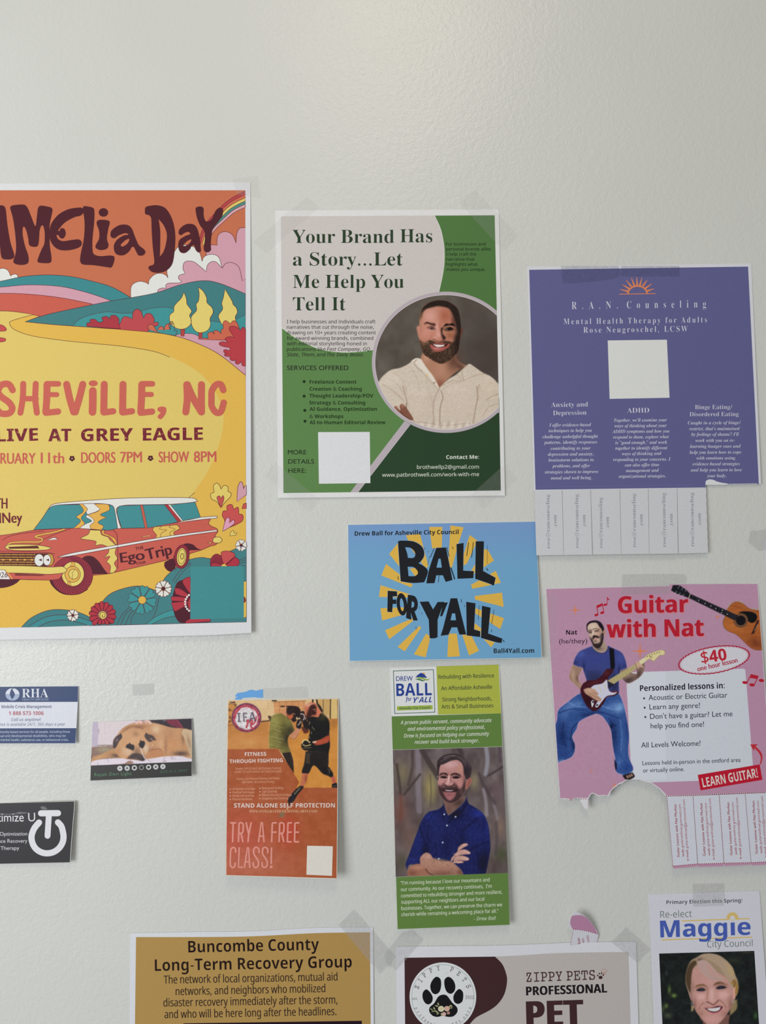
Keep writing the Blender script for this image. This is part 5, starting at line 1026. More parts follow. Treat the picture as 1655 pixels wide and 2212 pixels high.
    p.text('Simple, APPLICABLE Self Defense Training', 'n', 177, 1120, 775, 1112, 28, c); p.text('LEARN TO FIGHT WHILE GETTING IN SHAPE!', 'n', 163, 1162, 790, 1156, 28, c)
    p.text('Casual, Low-Pressure Training and Fitness', 'ni', 190, 1254, 760, 1246, 28, c); p.text('Affordable, No-Contract Pricing', 'ni', 262, 1297, 688, 1292, 28, c)
    for t, a, y, b in (('All Genders and Ages', 135, 1388, 438), ('Practical Techniques', 135, 1434, 428), ('Fitness and Exercise', 135, 1479, 420), ('Physical Attributes', 135, 1524, 398), ('Boxing and Striking', 527, 1378, 808), ('Light Sparring', 527, 1423, 727), ('Martial Arts and Krav Maga', 527, 1468, 918), ('Grappling and Clinching', 527, 1514, 873)):
        p.text(t, 'n', a, y, b, y - 3, 29, (222, 170, 142)); p.poly(ell(a - 27, y - 12, 7, n=10), (236, 214, 200))
    p.build()
    p = Part(th, 'offer_lettering', 3, fr=I2); c = (226, 152, 138)
    G = ['100,458! 180,458!', '140,458! 133,705!', '216,456! 208,705!', '216,458! 250,458 268,480 266,560 250,590 214,590!', '240,590! 266,705!', '305,450! 340,610!', '372,450! 338,610! 330,705!', '464,705! 498,456! 514,456! 534,705!', '478,628! 528,628!', '640,458! 632,705!', '640,458! 698,458!', '637,577! 692,577!',
         '735,456! 727,705!', '735,458! 770,458 788,480 786,560 770,590 732,590!', '760,590! 788,705!', '840,458! 832,705!', '840,458! 892,458!', '836,577! 888,577!', '832,700! 888,700!', '930,458! 924,705!', '930,458! 987,458!', '926,577! 982,577!', '924,700! 982,700!',
         '172,840! 170,790 140,772 112,800 104,900 104,990 125,1026 158,1015 168,965!', '218,770! 208,1025! 264,1025!', '285,1032! 322,776! 338,776! 352,1032!', '302,955! 346,955!', '470,845! 468,795 440,770 410,785 404,850 440,910 462,950 460,1005 430,1028 402,1010 396,960!', '582,845! 580,795 552,770 522,785 516,850 552,910 574,950 572,1005 542,1028 514,1010 508,960!', '630,772! 626,985!']
    for i, q in enumerate(G): p.line(q, 20, c, (i % 5) * .6)
    p.poly('610,1004! 643,1004! 642,1036! 609,1036!', c); p.build()
    p = Part(th, 'white_square', 3, fr=I2); p.poly('1085,750! 1413,757! 1402,1135! 1076,1120!', (222, 216, 206)); p.build()
    th = Thing('blue_tape_scrap', 'torn scrap of blue painters tape above the orange boxing card', 'tape', [(500, 1490, .25), (560, 1490, .25), (530, 1512, .3)], rough=.6)
    p = Part(th, 'tape_strip', 0, fr=I1); p.sheet('168,147! 200,107 240,100 290,92 330,80 380,62 450,74 500,60 541,56! 541,168! 470,166 420,160 340,165 270,172 245,190 228,214! 168,196! 180,165 205,156', (104, 160, 214), t=.00015)
    p.build()
fitness_card()

# ================================================================== three business cards at the left
H1 = Fr(0, 1470, 240, 1640); D1 = Fr(180, 1540, 430, 1700); D2 = Fr(190, 1550, 420, 1660); T1 = Fr(0, 1715, 180, 1880)
def crisis_card():
    th = Thing('crisis_line_card', 'navy and white mobile crisis card with a red phone number, topmost card at left', 'business card',
               [(0, 1483, .5), (169, 1482, .6), (80, 1606, 3.0)], rough=.4, spec=.35)
    NV = (42, 62, 102)
    p = Part(th, 'card', 0, fr=H1); p.sheet([(-215, 94), (1172, 82), (1126, 938), (-222, 941)], (206, 209, 218), t=.0005); p.build()
    p = Part(th, 'printed_band', 1, fr=H1); p.poly('-212,96! 1167,86! 1158,318! -212,322!', NV); p.build(); p = Part(th, 'printed_band', 1, fr=H1); p.poly('-212,713! 1138,710! 1122,934! -212,937!', NV); p.build()
    p = Part(th, 'card_logo', 2, fr=H1); w = (214, 220, 232); g = (150, 164, 190)
    p.poly(ell(186, 207, 104, 92, a0=180, a1=360), w); p.poly(ell(186, 207, 104, 92, a0=0, a1=180), g); p.poly('170,118! 222,205 180,284! 146,205', NV, 1); p.poly('190,110! 206,112! 180,150! 172,140!', NV, 1.5); p.line('82,207! 290,207!', 3, NV, 1.8)
    p.text('RHA', 'sb', 328, 255, 720, 252, 132, (222, 228, 238), off=-.008); p.text('HEALTH SERVICES', 'f', 332, 297, 722, 296, 28, g); p.build()
    p = Part(th, 'contact_text', 2, fr=H1); c = (56, 64, 108)
    p.text('Mobile Crisis Management', 'nb', 23, 413, 770, 411, 46, c, off=-.004); p.text('1-888-573-1006', 'nb', 130, 516, 650, 514, 56, (158, 62, 72)); p.text('Call us anytime!', 'ni', 168, 605, 607, 604, 46, c, off=.008)
    p.text('Assistance is available 24/7, 365 days a year', 'ni', -190, 677, 972, 672, 44, c); w = (196, 208, 228)
    p.text('community-based services for all people, including those', 'n', -85, 782, 1040, 779, 33, w); p.text('intellectual and developmental disabilities, who may be', 'n', -160, 842, 978, 839, 33, w); p.text('mental health, substance use, or behavioral crisis.', 'n', 8, 901, 1022, 899, 33, w); p.build()
crisis_card()
def dog_card():
    th = Thing('dog_photo_card', 'black business card with a photo of a tan dog and round shutter marks', 'business card',
               [(200, 1560, .5), (415, 1552, 1.2), (300, 1682, 4.5)], rough=.38, spec=.4)
    p = Part(th, 'card', 0, fr=D1); p.sheet([(131, 128), (1555, 78), (1553, 905), (98, 971)], (196, 196, 196), t=.0005); p.build()
    p = Part(th, 'printed_background', 1, fr=D1); p.poly([(112, 600), (1552, 560), (1550, 902), (101, 968)], (48, 48, 46)); p.build()
    P = Paint(194, 1548, 420, 1658, (206, 193, 197), D2)
    P.poly('60,60! 160,60! 155,450! 60,470!', (178, 166, 184), 4); P.line('166,180! 166,250!', 10, (120, 104, 116), .7, soft=3); P.line('255,80! 255,240! 400,240!', 5, (190, 176, 182), .7, soft=3); P.line('160,432! 400,430!', 14, (112, 88, 84), .8, soft=5)
    P.poly('40,465! 160,450! 400,440! 480,700! 40,720!', (128, 98, 90), 6); P.blob(250, 500, 130, 50, (154, 144, 112), .85); P.noise(20, 10, 8, '130,520! 200,440 400,440 400,540 200,580')
    P.poly('720,45! 1620,10! 1620,240! 980,110! 860,70!', (48, 38, 48), 5); P.poly('1200,30! 1385,25! 1480,165! 1380,150 1270,110', (116, 40, 60), 8); P.line('1390,40! 1440,110 1475,160!', 12, (170, 66, 86), .8, soft=4); P.blob(1190, 45, 24, 18, (130, 130, 130), .7)
    bd = '440,300! 480,230 560,150 700,85 850,72 1000,78 1150,112 1300,155 1480,168 1640,205! 1640,640! 1400,640! 1190,640! 480,660! 420,480'
    P.poly(bd, (188, 140, 100), 5); P.clip(bd, 4)
    for x, y, rx, ry, c, a, r in ((1060, 180, 70, 80, (214, 184, 150), .8, 40), (1280, 260, 60, 160, (170, 122, 92), .6, 0), (1300, 430, 120, 130, (196, 140, 92), .7, 0), (800, 140, 120, 30, (140, 92, 62), .8, 0), (600, 170, 90, 30, (150, 100, 66), .7, -30), (1210, 430, 20, 150, (136, 96, 76), .6, 0), (1450, 560, 120, 40, (74, 58, 56), .85, 0),
                                  (1480, 300, 30, 120, (120, 82, 60), .7, 0), (1130, 400, 50, 110, (206, 164, 130), .6, 0), (960, 500, 80, 40, (130, 88, 66), .7, 0), (1000, 300, 60, 60, (150, 104, 74), .5, 0)): P.blob(x, y, rx, ry, c, a, r)
    P.poly('1450,240! 1490,178 1560,175 1640,205! 1640,620! 1580,560 1540,440 1500,330', (196, 168, 134), 8); P.blob(1570, 380, 30, 120, (140, 112, 90), .6, -12); P.clip()
    P.poly('730,100! 780,45 860,50 920,35 975,60 990,105 950,95 930,70 900,100 870,60 850,95 810,100 800,75 770,100', (222, 182, 172), 4); P.line('850,60! 845,100!', 8, (110, 60, 60), .7, soft=2); P.line('905,55! 890,100!', 7, (110, 60, 60), .6, soft=2)
    P.poly('46,705! 75,615 200,572 330,510 420,478 500,560 520,625 400,625 230,640 110,675', (176, 130, 88), 6); P.blob(440, 590, 80, 30, (80, 58, 50), .85); P.blob(180, 620, 90, 30, (200, 154, 106), .6, -20)
    P.poly('870,600! 960,510 1060,480 1150,505 1188,580 1180,620 1000,620 900,630', (182, 126, 86), 6); P.line('960,520! 1080,485 1140,500!', 10, (110, 70, 50), .7, soft=5)
    hd = '430,520 470,380 510,280 580,215 700,195 820,205 890,260 940,360 960,450 920,550 890,640 850,672 700,650 560,635 480,600'
    P.poly(hd, (194, 146, 104), 6); P.clip(hd, 5)
    for x, y, rx, ry, c, a, r in ((740, 260, 50, 50, (140, 98, 70), .7, 0), (620, 530, 90, 60, (206, 176, 146), .85, 10), (900, 480, 50, 90, (206, 182, 160), .85, -15), (730, 350, 110, 80, (206, 160, 118), .6, 0), (760, 520, 60, 60, (120, 92, 74), .7, 0), (470, 520, 40, 80, (170, 122, 84), .7, 0), (800, 600, 80, 40, (70, 54, 52), .9, 15)): P.blob(x, y, rx, ry, c, a, r)
    P.clip()
    P.poly('600,640! 640,600 700,560 790,560 860,600 890,655 850,676 760,655 690,645', (66, 52, 50), 8); P.blob(850, 655, 28, 16, (36, 30, 44), .95); P.blob(750, 630, 12, 8, (150, 140, 140), .6); P.line('820,480! 850,570 890,645!', 14, (214, 204, 214), .75, soft=4); P.line('960,510! 1010,420!', 9, (214, 184, 160), .6, soft=3)
    P.poly('585,465! 605,420 635,410 650,390 665,412 715,430 722,475 700,510 650,492', (36, 27, 30), 4); P.poly('788,415! 808,375 812,345 828,362 870,365 888,400 872,450 846,478 805,455', (34, 26, 30), 4)
    P.poly('394,474! 392,370 430,300 480,268 512,245 532,310 490,365 455,430 425,477', (62, 46, 48), 4); P.blob(450, 350, 26, 30, (140, 112, 112), .7); P.poly('876,285! 905,235 930,255 1010,285 1064,358! 1010,352 985,375 940,372 900,330', (70, 54, 52), 4); P.blob(985, 335, 22, 18, (170, 134, 120), .7)
    P.line('510,250! 560,215 600,190!', 8, (120, 80, 54), .6, soft=4); P.line('600,175! 700,135 860,175!', 12, (124, 80, 54), .7, soft=6)
    bl = '46,760! 50,695 140,660 300,640 520,632 640,655 760,668 850,680 930,650 1080,620 1190,605 1450,600 1560,630 1640,650! 1640,720! 400,760!'
    P.poly(bl, (212, 202, 212), 4); P.clip(bl, 3)
    for q in ('300,640! 320,690!', '930,655! 980,690!', '1290,620! 1320,660!', '1300,615! 1360,650!', '160,700! 150,740!', '1190,610! 1180,660!'): P.line(q, 10, (150, 138, 156), .6, soft=4)
    P.poly('330,735! 560,715 620,680 670,675 720,712! 500,740!', (150, 112, 98), 4); P.blob(1190, 680, 30, 12, (140, 120, 120), .6); P.clip(); P.blob(1610, 610, 40, 20, (200, 180, 150), .8)
    P.noise(6, 12); P.noise(5, 5)
    P.build(th, 'dog_photo', D1([(134, 131), (1552, 81), (1552, 694), (109, 752)]), 2, step=.9, label='printed picture of a tan dog lying on a white blanket')
    p = Part(th, 'shutter_marks', 3, fr=D1)
    for i, (x, y) in enumerate(((523, 793), (627, 790), (730, 786), (832, 781), (934, 776), (1036, 772), (1138, 767))):
        if i == 3: p.line(ell(x, y, 30, n=30), 9, (150, 154, 150), closed=True); continue
        p.poly(ell(x, y, 36, n=30), (222, 224, 222)); n = (3, 6, 12, 0, 12, 6, 3)[i]
        for k in range(8):
            a = k * math.pi / 4 + .2; r0 = n * 1.0
            p.poly([(x + r0 * math.cos(a), y + r0 * math.sin(a)), (x + 28 * math.cos(a + .42), y + 28 * math.sin(a + .42)), (x + 28 * math.cos(a + .66), y + 28 * math.sin(a + .66)), (x + r0 * math.cos(a + .9), y + r0 * math.sin(a + .9))], (34, 34, 34), .6)
        p.poly(ell(x, y, n + 3, n=16), (34, 34, 34), 1.2)
    p.build()
    p = Part(th, 'name_text', 3, fr=D1); p.text('Reyah Devi Light', 'f', 160, 906, 688, 886, 46, (84, 132, 98), sp=1.15); p.build(); p = Part(th, 'phone_text', 3, fr=D1); p.text('828-412-0997', 'f', 1105, 862, 1490, 845, 40, (66, 100, 78), sp=1.2); p.build()
dog_card()
def therapy_card():
    th = Thing('therapy_card', 'charcoal business card with a large white power symbol and letter T, lowest at left', 'business card',
               [(0, 1735, .5), (161, 1731, 3.0), (0, 1866, 2.5)], rough=.4, spec=.35)
    p = Part(th, 'card', 0, fr=T1); p.sheet('-420,192! 1482,146! 1480,300 1462,480 1445,700 1425,950 1408,1200 1392,1362! -420,1400!', (190, 190, 188), t=.0006); p.build()
    p = Part(th, 'printed_background', 1, fr=T1); p.poly('-415,196! 1474,150! 1470,300 1452,480 1436,700 1415,950 1398,1200 1386,1358! -415,1396!', (53, 52, 55)); p.build()
    p = Part(th, 'power_symbol', 2, fr=T1); c = (214, 214, 219)
    p.line('815,385! 1152,382!', 122, c, cap=True); p.line('972,400! 944,832!', 116, c, 1, cap=True)
    p.line('775,568! 690,670 640,780 626,880 655,1000 720,1095 820,1158 935,1180 1060,1155 1170,1080 1240,970 1262,850 1240,710 1210,630 1152,565!', 122, c, cap=True, n=6); p.build()
    p = Part(th, 'card_text', 2, fr=T1); c = (216, 216, 222)
    p.text('Optimize', 'f', -330, 555, 472, 546, 172, c); p.text('U', 'f', 562, 545, 700, 542, 168, c); c = (196, 196, 200)
    p.text('Optimization', 'f', -5, 830, 543, 824, 72, c, off=.006); p.text('Performance Recovery', 'f', -430, 975, 543, 966, 72, c, off=.006); p.text('Therapy', 'f', 10, 1112, 383, 1108, 72, c, off=.006); p.build()
    g = tape_mat((.5, .5, .54), .32)  # grey film patches: the glare on the card's tape, painted as flat colour
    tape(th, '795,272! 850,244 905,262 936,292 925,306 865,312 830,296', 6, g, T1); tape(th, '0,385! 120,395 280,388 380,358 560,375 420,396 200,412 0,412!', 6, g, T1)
therapy_card()
# ================================================================== pink guitar lesson flyer
P1 = Fr(1170, 1230, 1440, 1560); P2 = Fr(1420, 1230, 1655, 1520); P3 = Fr(1180, 1480, 1440, 1780); P4 = Fr(1360, 1440, 1655, 1740)
P5 = Fr(1380, 1680, 1655, 1900); P6 = Fr(1245, 1330, 1345, 1450)
PINK = (171, 132, 155); BOX = (196, 200, 208); CR = (168, 34, 50)
def guitarist_print(th):
    P = Paint(1182, 1332, 1441, 1700, PINK, P1)
    P.noise(2, 30); P.poly([(1355, 1350 + 1100), (2000, 1340), (2000, 3000), (1400, 3000)], PINK)
    P.fr = FULL; P.poly([(1352.5, 1452.5), (1620, 1444), (1630, 1700), (1364, 1700), (1362.5, 1645)], BOX); P.fr = P1
    sk, sk2 = (160, 130, 114), (104, 82, 76)
    halo = (212, 172, 192)
    # jeans
    P.fr = P3
    J = '465,115! 400,150 300,230 170,340 148,480 112,620 122,860 140,1080! 200,1050 330,1000 385,930 395,820 360,710 420,600 450,510 560,440 690,390! 760,420 820,490 890,620 920,860 950,1010! 945,1100 975,1200 1100,1238 1192,1175! 1195,1130 1140,1000 1130,860 1140,700 1110,470 1060,250 1000,110! 900,60! 500,60!'
    P.line(J, 14, halo, .7, soft=4, closed=True); P.poly(J, (50, 78, 136), 4); P.clip(J, 3)
    for x, y, rx, ry, c, a, r in ((1000, 310, 90, 70, (124, 160, 206), .9, -30), (880, 300, 120, 50, (90, 124, 180), .7, -20), (330, 290, 130, 60, (92, 124, 176), .8, -30), (250, 420, 60, 60, (80, 112, 168), .6, 0), (220, 700, 90, 200, (28, 42, 88), .8, 0), (380, 820, 40, 100, (22, 30, 66), .8, 0), (250, 950, 100, 60, (36, 56, 112), .6, 0),
                                  (930, 700, 60, 200, (28, 40, 84), .8, 0), (1060, 780, 40, 260, (62, 92, 150), .8, 0), (1110, 600, 40, 200, (40, 62, 120), .7, 0), (600, 400, 150, 40, (26, 38, 80), .7, -10), (640, 200, 120, 130, (40, 62, 116), .7, 0), (1000, 1060, 40, 60, (84, 116, 172), .7, 0), (1100, 1130, 70, 60, (36, 60, 124), .7, 0), (450, 260, 60, 30, (100, 134, 184), .6, -20), (900, 560, 30, 40, (16, 22, 52), .8, 0)):
        P.blob(x, y, rx, ry, c, a, r)
    for q, w, c in (('180,380! 350,330 560,350!', 16, (34, 52, 104)), ('700,360! 850,400 1000,450!', 14, (30, 46, 96)), ('430,520! 360,600 330,760!', 14, (20, 28, 62)), ('240,520! 220,700 280,860!', 12, (24, 36, 80)), ('300,230! 420,290 540,300!', 12, (110, 142, 190)), ('750,280! 900,330 1010,330!', 10, (120, 154, 200)), ('1020,480! 1040,700 1030,900!', 14, (84, 114, 170)), ('860,450! 900,520 960,560!', 14, (26, 38, 82))):
        P.line(q, w, c, .7, soft=6)
    P.noise(9, 8, 14); P.clip()
    for i in range(8): P.line([(145 + i * 14, 1035 - i * 3), (150 + i * 13, 1075 - i * 5)], 4, (160, 180, 206), .8, soft=2)
    P.poly('940,1020! 975,1090 960,1180 940,1100', (30, 34, 60), 3); P.line('975,1205! 1100,1240 1192,1180!', 10, (110, 140, 190), .7, soft=3)
    P.poly('1045,1243! 1190,1198! 1216,1262 1110,1306', (34, 28, 32), 3)
    for x, y in ((1118, 1262), (1150, 1250), (1178, 1236)): P.blob(x, y, 15, 24, (176, 138, 120), .9, -25, 1.5)
    # arms
    P.fr = P1
    la = '420,1258! 480,1280 548,1300! 512,1370 484,1430 500,1480 560,1550 610,1580! 570,1630 500,1575 420,1505 370,1450 366,1400 390,1320'
    P.line(la, 8, halo, .6, soft=3, closed=True); P.poly(la, (146, 116, 100), 4); P.clip(la, 3); P.blob(420, 1400, 30, 110, (176, 146, 126), .8, -10); P.blob(520, 1540, 60, 30, (172, 138, 118), .7, 40); P.blob(480, 1440, 30, 40, (90, 66, 58), .7); P.clip()
    ra = '1038,1335! 1132,1300! 1160,1335 1200,1372 1262,1385! 1262,1310 1248,1240 1300,1215 1360,1235 1368,1300 1335,1385 1265,1452 1160,1508 1105,1485 1050,1430!'
    P.line(ra, 8, halo, .6, soft=3, closed=True); P.poly(ra, (128, 104, 94), 4); P.clip(ra, 3); P.blob(1150, 1470, 90, 40, (62, 50, 50), .8, -20); P.blob(1290, 1390, 30, 70, (66, 50, 50), .7, 20); P.blob(1120, 1400, 60, 30, (156, 130, 116), .7); P.clip()
    # shirt
    S = '418,1258! 440,1180 500,1090 590,1045 678,1012! 710,1070 800,1108 860,1075 880,1008! 960,1048 1060,1100 1110,1195 1132,1300! 1080,1325 1040,1338! 1025,1480 1028,1640! 760,1700 600,1500 592,1450 562,1360 548,1302! 480,1285'
    P.line(S, 8, halo, .6, soft=3, closed=True); P.poly(S, (57, 66, 126), 4); P.clip(S, 3)
    for x, y, rx, ry, c, a, r in ((520, 1120, 70, 50, (72, 84, 150), .8, -30), (1040, 1180, 50, 80, (66, 78, 142), .7, 0), (700, 1420, 130, 80, (46, 50, 80), .85, 0), (820, 1300, 160, 90, (58, 66, 120), .6, 0), (960, 1500, 70, 140, (36, 40, 62), .85, 0), (560, 1300, 20, 80, (34, 38, 74), .7, 0), (1030, 1330, 16, 60, (30, 34, 66), .8, 0), (450, 1240, 40, 30, (44, 50, 92), .7, 0), (1100, 1280, 30, 30, (44, 50, 96), .7, 0)): P.blob(x, y, rx, ry, c, a, r)
    for i in range(9): P.line([(600, 1330 + i * 17), (680, 1350 + i * 16), (790, 1345 + i * 12)], 4, (34, 38, 64), .55, soft=3)
    for i in range(7): P.line([(540 + i * 24, 1070 - i * 4), (600 + i * 26, 1130 - i * 2)], 6, (44, 52, 108), .5, soft=4)
    P.clip(); P.line('680,1015! 710,1080 800,1112 862,1080 884,1012!', 9, (34, 38, 66), .8, soft=3)
    P.poly('894,1035! 960,1050! 968,1200 970,1290 945,1332 915,1310! 905,1180', (22, 22, 30), 3)
    # head and neck
    P.fr = P6
    P.poly('575,1075! 600,1150 700,1255 800,1305 900,1318 1010,1285 1100,1200 1112,1110 1045,1040 1020,880! 900,980 700,1100', (156, 136, 120), 8); P.blob(820, 1180, 120, 60, (92, 76, 70), .8)
    P.poly('975,560! 990,500 1025,498 1048,580 1040,670 1005,735 985,700', (180, 140, 118), 8); P.line('1010,540! 1020,600 1000,660!', 14, (100, 64, 56), .7, soft=8)
    hd = '395,420 420,330 520,268 640,240 740,250 830,340 900,440 960,560 985,700 970,860 930,1020 860,1130 770,1175 680,1150 600,1070 540,930 480,800 440,680 415,560'
    P.poly(hd, (186, 160, 142), 8); P.clip(hd, 6)
    P.blob(600, 380, 170, 110, (206, 188, 168), .8); P.blob(860, 560, 80, 160, (160, 122, 106), .7); P.blob(800, 640, 80, 50, (190, 146, 130), .8)
    P.poly('430,660! 500,790 560,820 600,900 640,985 740,985 850,950 870,830 850,720 940,600 1000,600! 1000,900 900,1180 700,1190 560,1050 460,800', (48, 38, 40), 22); P.blob(880, 740, 50, 80, (108, 92, 88), .6); P.blob(520, 800, 30, 40, (90, 76, 74), .6)
    P.blob(500, 590, 74, 50, (56, 42, 42), .9, -8); P.blob(730, 540, 86, 36, (84, 58, 54), .85, -6); P.line('430,560! 480,512 560,515!', 22, (56, 42, 40), .8, soft=8); P.line('600,485! 700,458 820,492!', 20, (56, 42, 40), .85, soft=8); P.line('660,560! 740,570 810,545!', 10, (34, 26, 28), .8, soft=6)
    P.line('600,560! 598,670!', 44, (226, 208, 192), .9, soft=14); P.blob(680, 650, 40, 40, (200, 168, 150), .7); P.poly('585,700! 640,695 690,715 640,740', (90, 62, 56), 8); P.blob(505, 690, 40, 26, (208, 180, 162), .8)
    P.poly('575,760! 620,715 700,705 790,730 835,800! 760,800 690,775 640,810 585,860', (42, 32, 34), 10); P.line('620,855! 700,840 790,800!', 24, (196, 132, 124), .85, soft=8); P.line('640,835! 720,815 780,790!', 12, (80, 44, 44), .7, soft=5); P.blob(690, 905, 60, 30, (70, 48, 46), .8); P.blob(655, 960, 40, 14, (150, 124, 112), .6); P.line('810,760! 850,860 845,950!', 14, (60, 44, 42), .6, soft=8)
    P.clip(); P.poly('362,420! 370,320 430,235 540,180 680,164 800,188 885,240 955,340 1005,470! 975,540 940,590! 900,480 830,400 782,320 742,256! 640,243 520,265 440,320 402,400 408,500 425,610! 380,530', (32, 24, 34), 7)
    P.line('362,420! 370,320 430,235 540,180 680,164 800,188 885,240 955,340 1005,470!', 8, halo, .5, soft=5); P.blob(800, 260, 60, 40, (48, 46, 50), .6)
    # guitar
    P.fr = P1
    P.poly('815,1508! 1240,1253! 1372,1162! 1392,1205! 1275,1302! 862,1582!', (176, 164, 116), 3)
    for i in range(22):
        t = i / 22.; x, y = 838 + (1250 - 838) * t, 1500 - (1500 - 1255) * t; P.line([(x, y), (x + 34, y + 60)], 3 if i % 2 else 5, (96, 84, 62), .7, soft=1)
    gb = '550,1510! 620,1470 720,1460 800,1400 850,1330 900,1314 952,1325 935,1370 885,1430! 880,1480! 960,1520! 885,1580 905,1612 960,1612 1005,1608 1015,1640 960,1676 870,1692 830,1762 760,1850 690,1878 620,1832 560,1742 520,1640 516,1580'
    P.poly(gb, (60, 25, 34), 3); P.clip(gb, 3); P.blob(700, 1500, 120, 30, (86, 38, 46), .7, -15); P.blob(860, 1370, 40, 40, (90, 42, 48), .7); P.blob(620, 1740, 60, 100, (38, 18, 26), .7); P.line('900,1612! 960,1618 1005,1610!', 6, (150, 50, 60), .8, soft=2); P.clip()
    P.poly('880,1480! 960,1520! 890,1580! 870,1540', (36, 38, 56), 3)
    P.poly('650,1570! 700,1532 800,1512 860,1460 872,1490 878,1560! 900,1612 950,1632 1000,1622 960,1658 865,1678 800,1750 742,1824 715,1822 718,1790 762,1700 700,1642 660,1602', (196, 196, 214), 3)
    for q in ('757,1542! 797,1628!', '820,1510! 858,1590!', '700,1570! 735,1640!'): P.line(q, 9, (206, 196, 120), .9, soft=2); P.line(q, 2.5, (80, 70, 60), .5)
    P.poly('815,1508! 1240,1253! 1275,1302! 862,1582!', (176, 164, 116), 3, .0)
    P.poly('655,1755! 670,1733 694,1738 690,1790 668,1832!', (206, 206, 214), 2); P.blob(682, 1755, 14, 16, (24, 20, 24), .95, hard=2); P.blob(737, 1796, 14, 14, (20, 20, 24), .95, hard=2)
    P.poly('1365,1168! 1400,1130 1490,1092 1565,1068 1615,1072 1637,1105 1610,1138 1572,1132! 1530,1172 1482,1216 1440,1186 1392,1208!', (206, 194, 142), 3); P.line('1365,1168! 1400,1130 1490,1092 1565,1068 1615,1072 1637,1105 1610,1138 1572,1132! 1530,1172 1482,1216 1440,1186 1392,1208!', 4, (96, 74, 60), .6)
    P.poly('1290,1215! 1365,1166! 1392,1206! 1320,1262!', (208, 200, 160), 2)
    for x, y in ((1400, 1152), (1432, 1140), (1463, 1128), (1497, 1115), (1530, 1105), (1562, 1096), (1440, 1158), (1458, 1162)): P.blob(x, y, 7, 8, (50, 40, 36), .9, hard=2)
    P.poly('555,1590! 630,1568 700,1590 752,1640 756,1658! 735,1664 790,1708 792,1732 765,1752 700,1722 640,1682 580,1640', (178, 140, 118), 3)
    for q in ('650,1600! 700,1640 750,1655!', '640,1640! 700,1680 780,1715!', '620,1650! 680,1700 760,1745!'): P.line(q, 5, (96, 62, 56), .7, soft=2)
    P.blob(640, 1600, 50, 18, (204, 168, 146), .7, 20)
    for x, y, r in ((1275, 1240, 0), (1300, 1262, 0), (1322, 1285, 0), (1285, 1275, 0), (1262, 1295, 0)): P.line([(x - 18, y - 14), (x + 26, y + 12)], 17, (196, 158, 140), .85, soft=4)
    P.line('1240,1250! 1262,1300 1275,1385!', 9, (84, 58, 54), .6, soft=3)
    P.noise(4, 7)
    P.build(th, 'guitarist_photo', [(1184.6, 1333), (1438, 1333), (1439.5, 1684), (1208, 1684)], 3, label='cut-out print of a bearded person in a blue T-shirt playing an electric guitar')
